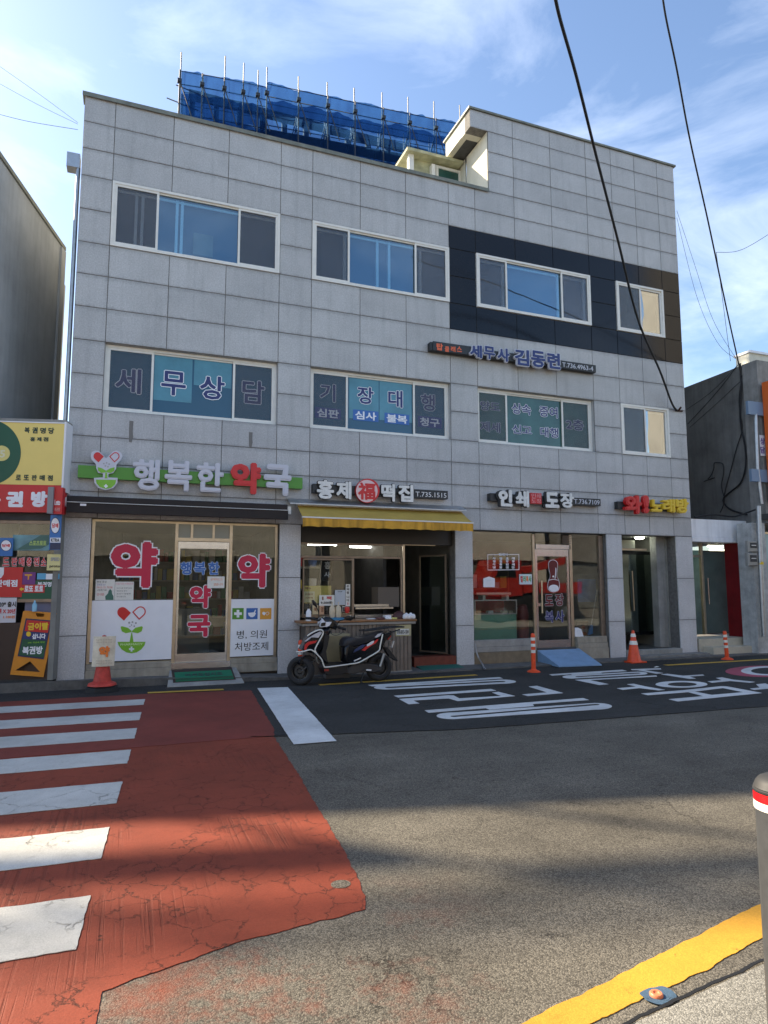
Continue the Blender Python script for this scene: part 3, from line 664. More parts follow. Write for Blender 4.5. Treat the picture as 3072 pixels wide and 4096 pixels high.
for s, x0, y0, x1, y1, sd_ in (('심판', 215, 542, 418, 642, 1), ('심사', 512, 562, 710, 660, 0), ('불복', 758, 587, 950, 684, 0), ('청구', 1018, 612, 1203, 712, 1)):
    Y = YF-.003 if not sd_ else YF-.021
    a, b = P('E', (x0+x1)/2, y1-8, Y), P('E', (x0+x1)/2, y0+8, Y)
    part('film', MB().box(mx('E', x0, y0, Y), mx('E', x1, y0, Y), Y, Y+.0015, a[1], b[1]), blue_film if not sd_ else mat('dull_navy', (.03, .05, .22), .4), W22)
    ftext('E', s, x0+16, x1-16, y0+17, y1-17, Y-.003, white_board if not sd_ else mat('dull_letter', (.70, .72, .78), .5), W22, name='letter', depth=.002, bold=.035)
for s, a, b, c, d, sd_ in (('양도', 124, 260, 535, 600, 1), ('제세', 126, 262, 677, 748, 1), ('상속', 345, 477, 550, 625, 0), ('증여', 537, 663, 570, 645, 0), ('신고', 348, 483, 700, 762, 0), ('대행', 544, 667, 716, 785, 0), ('2층', 724, 845, 660, 735, 1)):
    wtext('F', s, a, b, c, d, W23, sd_, grow=.035)

# ================================================================== SHOP FRONTS (parts of the building)
# stone plinth, interior shell
fl = MB().box(-.9, 12.3, .14, 6.8, .02, .17)
part('ground_floor', fl, mat('dark_floor_tile', (.10, .10, .095), .4, nscale=4, namt=.2), BL)
part('ceiling', MB().box(-.9, 12.3, .31, 6.8, 2.75, 2.80), mat('ceiling_board', (.45, .45, .42), .8), BL)
for b_ in ((2.65, 2.72, .31, 5), (6.30, 6.37, .31, 5), (10.08, 10.15, .31, 5), (-.9, 2.65, 3.6, 3.7)): part('interior_wall', MB().box(*b_, .171, 2.749), mid_in, BL)
part('interior_wall', MB().box(6.37, 10.08, 3.2, 3.3, .171, 2.749), dark_in, BL)
part('interior_wall', MB().box(2.72, 6.30, 3.4, 3.5, .171, 2.749), dark_in, BL)
YS = .13
def frame_bar(f, k, x0, x1, y0, y1, m=alu, Y=YS, d=.05, name='mullion'):
    a, b = P(k, (x0+x1)/2, y1, Y), P(k, (x0+x1)/2, y0, Y)
    return part(name, MB().bbox(mx(k, x0, (y0+y1)/2, Y), mx(k, x1, (y0+y1)/2, Y), Y, Y+d, a[1], b[1], .004), m, f)
def XZ(k, x0, y0, x1, y1, Y):
    xm, ym = (x0+x1)/2, (y0+y1)/2
    return mx(k, x0, ym, Y), mx(k, x1, ym, Y), P(k, xm, y1, Y)[1], P(k, xm, y0, Y)[1]
# --- pharmacy front
PX = [-.575, mx('H', 745, 700, YS), mx('H', 1201, 700, YS), 2.577]
ZT, ZB = 2.735, P('H', 400, 1240, YS)[1]
pf = part('shop_front', MB().box(PX[0], PX[0]+.05, YS, YS+.06, .30, ZT).box(PX[1]-.025, PX[1]+.025, YS, YS+.06, .25, ZT).box(PX[2]-.025, PX[2]+.025, YS, YS+.06, .25, ZT).box(PX[3]-.05, PX[3], YS, YS+.06, .30, ZT)
          .box(PX[0]+.05, PX[1]-.025, YS+.005, YS+.055, ZT-.04, ZT).box(PX[2]+.025, PX[3]-.05, YS+.005, YS+.055, ZT-.04, ZT).box(PX[1]+.025, PX[2]-.025, YS+.005, YS+.055, ZT-.04, ZT)
          .box(PX[0]+.05, PX[1]-.025, YS+.005, YS+.055, ZB-.04, ZB).box(PX[2]+.025, PX[3]-.05, YS+.005, YS+.055, ZB-.04, ZB), alu, BL)
zt0, zt1 = P('H', 970, 240, YS)[1], P('H', 970, 213, YS)[1]
part('transom', MB().box(PX[1]+.025, PX[2]-.025, YS-.006, YS+.05, zt0, zt1), alu, pf)
for xx in (888, 1068):
    q = mx('H', xx, 160, YS); part('mullion', MB().box(q-.02, q+.02, YS, YS+.05, zt1, ZT-.041), alu, pf)
part('pane', MB().box(PX[0]+.05, PX[1]-.025, YS+.025, YS+.031, ZB, ZT-.04), shop_glass, pf)
part('pane', MB().box(PX[2]+.025, PX[3]-.05, YS+.025, YS+.031, ZB, ZT-.04), shop_glass, pf)
part('pane', MB().box(PX[1]+.025, PX[2]-.025, YS+.025, YS+.031, zt1, ZT-.041), mat('frosted_pane', (.22, .24, .21), .15), pf)
dz0 = P('H', 950, 1235, YS)[1]
dx0, dx1 = PX[1]+.03, PX[2]-.03
door = part('shop_door', MB().box(dx0, dx0+.035, YS, YS+.04, dz0, zt0-.01).box(dx1-.035, dx1, YS, YS+.04, dz0, zt0-.01).box(dx0+.035, dx1-.035, YS-.004, YS+.04, zt0-.13, zt0-.01).box(dx0+.035, dx1-.035, YS-.004, YS+.04, dz0, dz0+.14), steel, BL)
part('pane', MB().box(dx0+.035, dx1-.035, YS+.018, YS+.024, dz0+.14, zt0-.13), shop_glass, door)
hx = mx('H', 1172, 650, YS); part('door_handle', MB().box(hx-.012, hx+.012, YS-.03, YS-.002, P('H', 1172, 720, YS)[1], P('H', 1172, 630, YS)[1]), steel, door)
Yl = YS+.018; Yg = YS-.002
YG = YS+.021
ftext('H', '약', 200, 612, 240, 628, YG, crimson, pf, name='letter', depth=.005, bold=.055, grow=.03, gm=white_board, gdepth=.003)
ftext('H', '약', 1262, 1540, 338, 625, YG, crimson, pf, name='letter', depth=.005, bold=.055, grow=.03, gm=white_board, gdepth=.003)
for s, a, b in (('행', 787, 885), ('복', 900, 1003), ('한', 1022, 1116)):
    ftext('H', s, a, b, 410, 516, YS+.014, blue_film, door, name='letter', depth=.003, bold=.05, grow=.03, gm=mat('pale_blue', (.55, .68, .8), .4), gdepth=.002)
ftext('H', '약', 862, 1048, 603, 795, YS+.014, crimson, door, name='letter', depth=.004, bold=.055, grow=.03, gm=white_board, gdepth=.002)
ftext('H', '국', 846, 1043, 846, 1033, YS+.014, crimson, door, name='letter', depth=.004, bold=.055, grow=.03, gm=white_board, gdepth=.002)
# white printed boards along the foot of the pharmacy windows
def board(k, x0, y0, x1, y1, Y, m, parent, name='poster', d=.004):
    X0, X1, z0, z1 = XZ(k, x0, y0, x1, y1, Y); return part(name, MB().box(X0, X1, Y, Y+d, z0, z1), m, parent)
YBd = YS+.004
bz = P('H', 380, 728, YBd)[1]; bz0 = P('H', 380, 1228, YBd)[1]
part('printed_board', MB().box(PX[0]+.052, PX[1]-.027, YBd, YBd+.012, bz0, bz), white_board, pf)
part('printed_board', MB().box(PX[2]+.027, PX[3]-.052, YBd, YBd+.012, P('H', 1383, 1190, YBd)[1], P('H', 1383, 718, YBd)[1]), white_board, pf)
def capsule(k, cx, cy, s, ang, Y, m1, hollow, parent, d=.002, name='pill_logo'):
    """half-and-half capsule end: rounded shell with a flat cut, drawn in photo px"""
    def tr(pts): 
        ca, sa = math.cos(R(ang)), math.sin(R(ang)); return [(cx+(x*ca-y*sa)*s, cy+(x*sa+y*ca)*s) for x, y in pts]
    out = [(-1, 1.25), (-1, 0)]+[(math.cos(t), math.sin(t)) for t in [math.pi+i*math.pi/10 for i in range(1, 10)]]+[(1, 0), (1, 1.25)]
    lp = [tr(out)]
    if hollow: lp.append(tr([(x*.78, y*.80+.02) for x, y in out]))
    return fshape(name, k, lp, Y, d, m1, parent)
def pharm_logo(k, cx, cy, s, Y, parent, d=.002, white=white_board):
    # s = half width in photo px
    capsule(k, cx-.46*s, cy-.95*s, .27*s, -48, Y, red_letter, False, parent, d)
    capsule(k, cx+.46*s, cy-.99*s, .27*s, 48, Y, white, False, parent, d); capsule(k, cx+.46*s, cy-.99*s, .27*s, 48, Y, red_letter, True, parent, d*1.6)
    for dx, dy, r_ in ((-.12, -.42, .055), (.05, -.45, .05), (.22, -.40, .05), (.0, -.30, .035), (.14, -.24, .04), (-.08, -.22, .03)):
        fshape('dot', k, [circ(cx+dx*s, cy+dy*s, r_*s, r_*s, 12)], Y, d, mat('grey_dot', (.35, .35, .35), .5), parent)
    lf = [(0, 0), (-.18, -.16), (-.5, -.24), (-.56, -.20), (-.50, .02), (-.3, .12), (0, .06)]
    fshape('leaf', k, [[(cx+x*s, cy+y*s) for x, y in lf]], Y, d, lime, parent)
    fshape('leaf', k, [[(cx+.02*s-x*s, cy+y*s) for x, y in lf[::-1]]], Y, d, lime, parent)
    fshape('stem', k, [[(cx-.01*s, cy+.08*s), (cx+.03*s, cy+.08*s), (cx+.10*s, cy+.56*s), (cx-.10*s, cy+.56*s)]], Y, d, lime, parent)
    bowl = [(-.72, .56), (.72, .56), (.66, .74), (.5, .95), (.26, 1.10), (0, 1.15), (-.26, 1.10), (-.5, .95), (-.66, .74)]
    b_ = [(cx+x*s, cy+y*s) for x, y in bowl]
    c_ = .13*s; yy = cy+.93*s; q = .045*s
    fshape('bowl_logo', k, [b_], Y, d, lime, parent)
    fshape('cross', k, [[(cx-q, yy-c_), (cx+q, yy-c_), (cx+q, yy-q), (cx+c_, yy-q), (cx+c_, yy+q), (cx+q, yy+q), (cx+q, yy+c_), (cx-q, yy+c_), (cx-q, yy+q), (cx-c_, yy+q), (cx-c_, yy-q), (cx-q, yy-q)]], Y-d*.5, d, white, parent)
    ftext(k, 'PHARMACY', cx-.58*s, cx+.58*s, cy+.63*s, cy+.74*s, Y-d*.5, mat('pale_lime', (.62, .8, .4), .5), parent, depth=d, bold=.03)
pharm_logo('H', 386, 982, 162, YBd-.002, pf)
for x0, m_ in ((1222, green_sign), (1338, blue_film), (1452, mat('orange_print', (.72, .33, .04), .5))):
    board('H', x0, 793, x0+94, 885, YBd-.003, m_, pf, 'icon_square', .003)
cxx, cyy, c_, q = 1269, 839, 32, 11
fshape('cross', 'H', [[(cxx-q, cyy-c_), (cxx+q, cyy-c_), (cxx+q, cyy-q), (cxx+c_, cyy-q), (cxx+c_, cyy+q), (cxx+q, cyy+q), (cxx+q, cyy+c_), (cxx-q, cyy+c_), (cxx-q, cyy+q), (cxx-c_, cyy+q), (cxx-c_, cyy-q), (cxx-q, cyy-q)]], YBd-.004, .002, white_board, pf)
fshape('mortar_icon', 'H', [[(1352, 832), (1400, 828), (1412, 806), (1418, 810), (1410, 832), (1418, 834), (1408, 858), (1392, 868), (1374, 868), (1358, 854)]], YBd-.004, .002, white_board, pf)
capsule('H', 1482, 836, 12, -60, YBd-.004, white_board, False, pf, name='pill_icon'); capsule('H', 1515, 836, 12, 60, YBd-.004, white_board, True, pf, name='pill_icon')
blk_t = mat('black_print', (.02, .02, .02), .5)
ftext('H', '병, 의원', 1258, 1510, 977, 1048, YBd-.001, blk_t, pf, depth=.002, bold=.02)
ftext('H', '처방조제', 1242, 1520, 1076, 1146, YBd-.001, blk_t, pf, depth=.002, bold=.02)
# posters on the glass
def poster(k, x0, y0, x1, y1, Y, parent, base=paper, lines=(), name='poster'):
    o = board(k, x0, y0, x1, y1, Y, base, parent, name, .0015)
    for (s, a, b, c, d, m_) in lines: ftext(k, s, a, b, c, d, Y-.001, m_, parent, name='lettering', depth=.001, bold=.02)
    return o
red_t = mat('red_print', (.6, .03, .03), .5); blue_t = mat('blue_print', (.05, .12, .4), .5); pink_t = mat('pink_print', (.7, .25, .3), .5); orange_t = mat('orange_text', (.8, .2, .03), .5)
poster('H', 86, 555, 246, 727, YG-.001, pf, lines=(('병원 증상', 100, 180, 566, 585, blk_t), ('진료란 뇨?', 100, 170, 590, 606, blue_t), ('마스크 착용', 98, 230, 612, 630, red_t), ('+외래가요', 98, 180, 635, 652, blk_t), ('안내문', 98, 160, 668, 690, red_t)))
fshape('printed_figure', 'H', [[(170, 725), (168, 695), (190, 672), (196, 650), (208, 634), (222, 648), (224, 672), (236, 695), (236, 725)]], YG-.003, .001, mat('print_green', (.05, .16, .12), .5), pf)
poster('H', 248, 574, 403, 725, YG-.001, pf, lines=(('의료기관 이용안내', 254, 398, 582, 600, pink_t), ('마스크를 착용하세요', 262, 390, 622, 632, blk_t), ('개인위생 준수', 262, 350, 645, 656, blk_t), ('손씻기 생활화', 262, 380, 668, 680, blk_t), ('감사합니다', 262, 340, 692, 703, blk_t)))
poster('H', 1015, 530, 1157, 627, YS+.010, door, lines=(('공적마스크', 1042, 1140, 545, 565, orange_t), ('없습니다', 1068, 1145, 585, 606, orange_t)))
# pharmacy sill and step
sill = mat('beige_sill_stone', (.34, .31, .25), .7, nscale=5, namt=.2, streak=.3)
for a, b in ((PX[0], PX[1]-.03), (PX[2]+.03, PX[3])):
    part('window_sill', MB().bbox(a, b, .02, YS+.06, .10, .245).bbox(a, b, .05, YS+.07, .247, .335), sill, BL)
part('door_sill', MB().bbox(PX[1]-.03, PX[2]+.03, .04, .2, .10, dz0-.004), steel, BL)
x0, y0 = Q('H', 648, 1440, .0); x1, y1 = Q('H', 1298, 1420, 0)
stp = part('entry_step', MB().add([(PX[1]-.05, .05, .20), (PX[2]+.12, .05, .20), (PX[2]+.16, -.62, .02), (PX[1]-.12, -.62, .02), (PX[1]-.05, .05, 0), (PX[2]+.12, .05, 0), (PX[2]+.16, -.63, 0), (PX[1]-.12, -.63, 0)],
      [(0, 1, 2, 3), (0, 3, 7, 4), (1, 5, 6, 2), (3, 2, 6, 7)]), concrete, BL)
# pharmacy interior: shelves and counter
shp = MB()
for z in (.5, .9, 1.3, 1.7, 2.1): shp.box(-.8, 2.6, 3.2, 3.55, z, z+.03)
part('shelf', shp, mat('shelf_board', (.35, .33, .28), .6), BL)
part('shop_counter', MB().box(-.4, 1.6, 2.0, 2.5, .171, 1.15), mat('counter_panel', (.30, .29, .26), .5), BL)
rnd = random.Random(3)
med = [mat('box_white', (.6, .6, .6), .6), mat('box_green', (.06, .25, .12), .6), mat('box_red', (.4, .05, .05), .6), mat('box_blue', (.05, .12, .35), .6), mat('box_yellow', (.55, .42, .08), .6)]
for z in (.53, .93, 1.33, 1.73, 2.13):
    x = -.75
    mbs = [MB() for _ in med]
    while x < 2.5:
        w = rnd.uniform(.05, .16); mbs[rnd.randrange(5)].box(x, x+w*.92, 3.25, 3.45, z+.001, z+rnd.uniform(.12, .28)); x += w+.01
    for mb, m_ in zip(mbs, med):
        if mb.v: part('medicine_boxes', mb, m_, BL, kind='stuff')
0 and part('ceiling_light', MB().box(.2, 1.4, 1.6, 1.75, 2.70, 2.745), mat('dim_tube', (.9, .9, .9), .4, emit=(1, .97, .9, 1.5)), BL)

# --- rice cake shop front
YR = .16
rf = part('shop_front', MB().box(2.981, 3.02, YR, YR+.06, .84, 2.34), mat('dark_shutter_box', (.022, .02, .018), .5), BL); part('shutter_box', MB().box(3.02, 6.16, YR-.02, YR+.12, 2.42, 2.735), MATS['dark_shutter_box'], rf)
frame_bar(rf, 'N', 10, 1362, 55, 100, alu_brown, YR, name='transom'); frame_bar(rf, 'N', 10, 1352, 250, 277, alu_brown, YR, name='transom')
frame_bar(rf, 'N', 1368, 1395, 60, 1060, alu, YR); frame_bar(rf, 'N', 1340, 1360, 280, 1060, alu_brown, YR)
frame_bar(rf, 'N', 35, 55, 280, 1068, alu_brown, YR); frame_bar(rf, 'N', 690, 720, 280, 1062, alu_brown, YR)
frame_bar(rf, 'N', 55, 690, 278, 302, alu_brown, YR); frame_bar(rf, 'N', 55, 690, 1020, 1062, alu_brown, YR)
frame_bar(rf, 'N', 1395, 1800, 45, 108, alu, YR, name='transom')
X0, X1, z0, z1 = XZ('N', 10, 100, 1352, 250, YR); part('pane', MB().box(X0, X1, YR+.02, YR+.025, z0, z1), shop_glass, rf)
X0, X1, z0, z1 = XZ('N', 55, 302, 690, 1020, YR); part('pane', MB().box(X0, X1, YR+.02, YR+.025, z0, z1), shop_glass, rf)
ZC = P('N', 800, 1125, -.45)[1]
cl, cr_ = mx('N', 5, 1130, -.45), mx('N', 1550, 1130, -.45)
ctr = thing('serving_counter', (4.3, -.2, 0), 'brown slatted counter with a wooden top under the rice cake shop window', 'counter')
part('counter_top', MB().bbox(cl, cr_, -.47, .10, ZC, ZC+.035, .01), wood, ctr); part('counter_top', MB().bbox(cl+.05, cr_-.02, -.45, .09, ZC-.05, ZC-.002, .006), mat('grey_trim', (.30, .28, .25), .6), ctr)
bl_, br_ = mx('N', 75, 1250, -.42), mx('N', 1480, 1200, -.42)
part('counter_body', MB().box(bl_+.01, br_-.01, -.395, .08, .03, ZC-.051), mat('counter_side', (.10, .08, .065), .7), ctr)
ns = 26
for i in range(ns):
    a = bl_+(br_-bl_)*i/ns; b = bl_+(br_-bl_)*(i+1)/ns
    part('slat', MB().bbox(a+.004, b-.004, -.42, -.396, .05, ZC-.052, .005), slat_m, ctr)
part('counter_base', MB().box(bl_-.01, br_+.01, -.43, .05, .01, .05), concrete, ctr)
# phone number plate
pl = solid('phone_number_plate', MB().box(*XZ('S', 1455, 450, 1640, 585, -.425)[:2], -.432, -.422, *XZ('S', 1455, 450, 1640, 585, -.425)[2:]), mat('plate_yellow', (.45, .40, .22), .6), 'small yellowed phone number plate on the right end of the slatted counter', 'plate')
board('S', 1467, 500, 1618, 570, -.436, paper, pl, 'number_strip', .003)
ftext('S', '010-5013-1304', 1474, 1612, 512, 560, -.438, blk_t, pl, depth=.002, bold=.03)
# door opening of the rice cake shop
part('door_sill', MB().bbox(mx('B2', 1245, 1390, .1), 6.163, .02, .30, .03, P('B2', 1380, 1370, .05)[1]), mat('red_tile', (.16, .035, .02), .5, nscale=9, namt=.3), BL)
gd = part('glass_door', MB().ring(0, .74, 0, 2.0, .035, 0, .03), alu_brown, BL)
gd_x, gd_z = 5.28, .22
for o_, mb, m_ in ((gd, None, None),):
    o_.location = Vector((6.08, .22, .24))-BL.location; o_.rotation_euler = (0, 0, R(114))
pn_ = part('pane', MB().box(.035, .705, .012, .018, .035, 1.965), frost_glass, gd); pn_.location = (0, 0, 0)
hd_ = part('door_handle', MB().tube([(.64, -.03, .92), (.64, -.06, .95), (.64, -.06, 1.15), (.64, -.03, 1.18)], .012, 8), steel, gd); hd_.location = (0, 0, 0)
part('interior_wall', MB().box(4.95, 5.02, .9, 3.39, .171, 2.74), dark_in, BL)
# interior of the rice cake shop
fx = thing('fluorescent_light', (3.7, 1.5, 2.5), 'left lit fluorescent tube on the rice cake shop ceiling', 'lamp', 'fluorescent tubes in the rice cake shop')
part('tube', MB().tube([(3.52, 1.6, 2.47), (4.15, 1.6, 2.47)], .018, 8), tube_light, fx); part('batten', MB().box(3.5, 4.2, 1.57, 1.63, 2.49, 2.55), white_paint, fx)
copy_thing(fx, fx.location+Vector((.95, .05, -.03)), 'right lit fluorescent tube on the rice cake shop ceiling')
def itm(name, mb, m, label, cat, group=None): return solid(name, mb, m, label, cat, group)
dark_curt = mat('dark_curtain', (.02, .02, .022), .9)
itm('curtain', MB().box(mx('N', 265, 400, .5), mx('N', 445, 400, .5), .5, .52, P('N', 350, 575, .5)[1], P('N', 350, 100, .5)[1]), dark_curt, 'black hanging banner behind the left window of the rice cake shop', 'banner')
bn = bpy.data.objects['curtain']
for s, a, b, c, d in (('홍', 325, 405, 320, 418), ('사', 322, 400, 455, 530)): ftext('N', s, a, b, c, d, .495, letter_grey, bn, name='lettering', depth=.002, bold=.03)
itm('cardboard_box', MB().obox((mx('N', 1180, 780, .7), .9, P('N', 1180, 790, .7)[1]), (1, .1, 0), (-.1, 1, 0), (0, 0, 1), .24, .15, .20), mat('cardboard_grey', (.20, .17, .14), .8), 'grey cardboard box standing inside the open serving window', 'box')
itm('display_case', MB().box(mx('N', 722, 900, .35), mx('N', 1300, 900, .35), .3, .6, ZC+.03, P('N', 1000, 1055, .35)[1]+.05).box(mx('N', 722, 900, .35), mx('N', 1220, 900, .35), .28, .32, P('N', 980, 945, .35)[1], P('N', 980, 925, .35)[1]).box(mx('N', 722, 900, .35), mx('N', 1220, 900, .35), .5, .56, P('N', 980, 900, .5)[1]-.03, P('N', 980, 885, .5)[1]), steel, 'steel rimmed display case inside the open serving window', 'display case')
itm('back_shelf', MB().box(3.3, 3.34, 2.8, 3.2, .2, 2.3).box(4.3, 4.34, 2.8, 3.2, .2, 2.3).box(3.34, 4.3, 2.8, 3.2, .9, .94).box(3.34, 4.3, 2.8, 3.2, 1.5, 1.54).box(3.34, 4.3, 2.8, 3.2, 2.0, 2.04), mid_in, 'grey rack at the back of the rice cake shop', 'shelf')
for i in range(9):
    xx = 3.4+(i % 3)*.3; zz = (.94, 1.54, 2.04)[i//3]; itm('stock_tub', MB().lathe((xx, 3.0, zz+.001), [(0, 0), (.09, 0), (.11, .16+.03*(i % 2)), (.10, .2+.03*(i % 2)), (0, .2+.03*(i % 2))], 12), (med[i % 5]), ('lower', 'middle', 'top')[i//3]+' shelf tub of '+('rice', 'beans', 'flour')[i % 3]+' on the grey rack of the rice cake shop', 'tub')
for i, lb_ in enumerate(('left', 'right')):
    itm('steam_pan', MB().lathe((3.55+.75*i, 2.2, 1.0), [(0, 0), (.28, 0), (.30, .25), (.31, .26), (.0, .30)], 24), steel, lb_+' steaming pan on the back table of the rice cake shop', 'pan')
itm('work_table', MB().box(3.1, 4.8, 1.9, 2.5, .94, .999).box(3.15, 3.2, 1.95, 2.0, .171, .939).box(4.7, 4.75, 1.95, 2.0, .171, .939), steel, 'steel work table at the back of the rice cake shop', 'table')
yb = mat('yellow_card', (.62, .50, .12), .6)
def notice(k, x0, y0, x1, y1, Y, m_, label, lines, cat='notice'):
    X0, X1, z0, z1 = XZ(k, x0, y0, x1, y1, Y); o = solid('notice', MB().box(X0, X1, Y, Y+.004, z0, z1), m_, label, cat)
    for (s, a, b, c, d, m2) in lines: ftext(k, s, a, b, c, d, Y-.003, m2, o, name='lettering', depth=.002, bold=.035)
    return o
brn = mat('brown_print', (.25, .10, .04), .5)
notice('N', 55, 640, 415, 870, .30, yb, 'yellow menu card behind the left serving window', (('메뉴', 70, 150, 655, 690, brn),))
notice('N', 52, 715, 196, 862, .285, mat('cream_card', (.66, .60, .36), .6), 'cream price list in front of the yellow menu card', (('인절미', 70, 170, 740, 765, brn), ('시루떡', 70, 170, 790, 812, brn)))
notice('N', 255, 765, 458, 905, .12, paper, 'white price card reading 9,500 in the serving window', (('1', 292, 312, 785, 830, brn), ('팩', 350, 418, 780, 828, red_t), ('9,500원', 275, 425, 845, 885, blk_t)))
notice('N', 463, 697, 602, 895, .14, mat('pale_paper', (.50, .54, .58), .6), 'pale grey printed sheet taped beside the price card', (('공지사항', 500, 560, 712, 724, blk_t),))
v_ = notice('N', 607, 620, 665, 912, .13, paper, 'narrow white vertical strip sign on the sliding window frame', (('순', 620, 652, 628, 660, blk_t), ('떡', 620, 652, 672, 705, blk_t), ('팝', 620, 652, 715, 748, blk_t), ('니', 620, 652, 772, 805, blk_t), ('다', 620, 652, 815, 850, blk_t), ('!', 630, 642, 862, 895, red_t)))
notice('N', 165, 900, 243, 1020, .11, mat('tan_card', (.60, .48, .28), .6), 'tan card behind the scooter mirror', (('쑥', 185, 230, 925, 985, brn),))
notice('N', 258, 905, 320, 1022, .11, mat('peach_card', (.66, .40, .24), .6), 'peach card beside the tan card', (('영', 275, 312, 920, 990, brn),))
notice('N', 560, 910, 605, 985, .11, mat('ivory_card', (.5, .48, .42), .6), 'small ivory card between the bags and the red pot', (('입', 567, 600, 920, 975, blk_t),))
# bags of rice cake, bottle, trays on the counter
bagm = mat('rice_bag', (.62, .52, .36), .35, nscale=20, namt=.12)
for i, (xc, lb) in enumerate(((432, 'left clear bag of rice drink on the blue tray'), (515, 'right clear bag of rice drink on the blue tray'))):
    X, Z = P('N', xc, 1065, -.15); h = P('N', xc, 905, -.15)[1]-Z
    solid('drink_bag', MB().lathe((X, -.12, Z), [(0, 0), (.04, .0), (.052, .02), (.056, h*.5), (.05, h*.85), (.02, h*1.0), (.008, h*1.12), (.016, h*1.3), (0, h*1.32)], 14, sy=.7), bagm, lb, 'bag')
X0, X1, z0, z1 = XZ('N', 405, 1065, 575, 1105, -.25); solid('tray', MB().box(X0, X1, -.30, -.02, ZC+.036, z1), mat('blue_tray', (.03, .20, .38), .5), 'blue plastic tray under the drink bags', 'tray')
X, Z = P('N', 113, 1108, -.25); h = P('N', 113, 950, -.25)[1]-Z
bt = solid('bottle', MB().lathe((X, -.25, ZC+.036), [(0, 0), (.046, 0), (.048, .02), (.048, h*.75), (.03, h*.88), (.022, h*.9), (.022, h), (0, h)], 16), white_paint, 'tall white bottle on the left end of the counter', 'bottle')
X, Z = P('N', 640, 1015, -.02); solid('pot', MB().lathe((X, .05, ZC+.15), [(0, 0), (.035, 0), (.05, .06), (.045, .11), (0, .12)], 14), mat('red_pot', (.7, .05, .04), .35), 'small red pot in the window corner', 'pot')
trays = [(968, 1080, .07, .02, white_paint, 'single flat white tray on the bare wooden counter'), (1060, 1110, .07, .04, mat('bean_cake', (.12, .05, .05), .6), 'tray of dark bean cakes at the counter edge'), (1180, 1060, .06, .07, white_paint, 'stack of white trays in the middle of the counter'),
         (1160, 1115, .06, .03, white_paint, 'white tray at the front edge of the counter'), (1235, 1113, .055, .03, mat('yellow_cake', (.68, .62, .2), .5), 'pale yellow packed cake at the counter edge')]
for x, y, w, h, m_, lb in trays:
    X, Z = P('N', x, y, -.32); solid('food_tray', MB().bbox(X-w, X+w, -.40 if y > 1100 else -.3, -.26 if y > 1100 else -.16, ZC+.0365, ZC+.036+h, .012), m_, lb, 'food tray')
X, Z = P('N', 1330, 1090, -.25)
solid('food_pile', MB().lathe((X, -.2, ZC+.036), [(.14, 0), (.15, .04), (.11, .10), (.04, .14), (0, .145)], 12, sy=.7), mat('red_bean', (.07, .025, .025), .6, bscale=60, bstr=.8), 'heap of dark red bean packs near the right end of the counter', 'food')
Xw, Zw = P('N', 1440, 1060, -.3)
gp = MB()
for i in range(5): gp.lathe((Xw-.08+.045*i, -.3+.02*(i % 2), ZC+.036), [(.0, 0), (.03, .0), (.042, .02), (.04, .06+.02*(i % 2)), (.015, .09+.02*(i % 2)), (0, .095+.02*(i % 2))], 10)
solid('food_bag', gp, white_paint, 'white knotted plastic bags at the right end of the counter', 'bag')
solid('storage_box', MB().bbox(*XZ('S', 592, 560, 905, 840, -.7)[:2], -.75, -.5, .16, P('S', 750, 560, -.7)[1], .03), mat('tan_box', (.30, .24, .13), .7, nscale=5, namt=.15), 'tan storage box behind the scooter footboard', 'box')
solid('box_stand', MB().box(*XZ('S', 600, 840, 880, 900, -.62)[:2], -.72, -.52, .015, .159), mat('grey_crate', (.12, .11, .10), .8), 'low dark crate under the tan storage box', 'crate')
mt = solid('ramp_mat', MB().add([(*Q('B2', 1248, 1425, .06), .08), (*Q('B2', 1515, 1410, .06), .08), (*Q('B2', 1612, 1455, .02), .022), (*Q('B2', 1330, 1475, .02), .022), (*Q('B2', 1248, 1425, .06), .02), (*Q('B2', 1515, 1410, .06), .02), (*Q('B2', 1612, 1458, .01), .01), (*Q('B2', 1330, 1478, .01), .01)],
      [(0, 1, 2, 3), (3, 2, 6, 7), (0, 3, 7, 4), (1, 5, 6, 2)]), mat('teal_mat', (.015, .13, .10), .8, bscale=120, bstr=.6), 'sloping teal mat in front of the rice cake shop door', 'mat')
a = Q('B2', 1330, 1475, .03); b = Q('B2', 1380, 1475, .03)

# --- print shop front
YP = .14
ip = part('shop_front', MB().box(6.566, 6.60, YP, YP+.06, .30, 2.735), mat('dark_frame', (.05, .04, .03), .5, .3), BL); part('side_panel', MB().box(mx('I', 1445, 700, YP), 9.922, YP+.02, YP+.10, .28, 2.735), MATS['dark_frame'], ip)
frame_bar(ip, 'I', 683, 706, 45, 1260, alu, YP); frame_bar(ip, 'I', 1077, 1106, 55, 1250, alu, YP); frame_bar(ip, 'I', 1398, 1440, 62, 1240, alu_brown, YP-.02); frame_bar(ip, 'I', 1455, 1475, 62, 1240, alu_brown, YP-.04)
frame_bar(ip, 'I', 706, 1077, 155, 205, steel, YP, name='transom')
X0, X1, z0, z1 = XZ('I', 38, 45, 683, 1175, YP); zw = z0
part('pane', MB().box(6.60, X1, YP+.025, YP+.031, z0, 2.735), shop_glass, ip)
X0, X1, z0, z1 = XZ('I', 1106, 60, 1398, 1135, YP); part('pane', MB().box(X0, X1, YP+.025, YP+.031, z0, 2.735), shop_glass, ip)
X0, X1, z0, z1 = XZ('I', 706, 50, 985, 155, YP); part('pane', MB().box(X0, X1, YP+.025, YP+.031, z0, 2.735), shop_glass, ip)
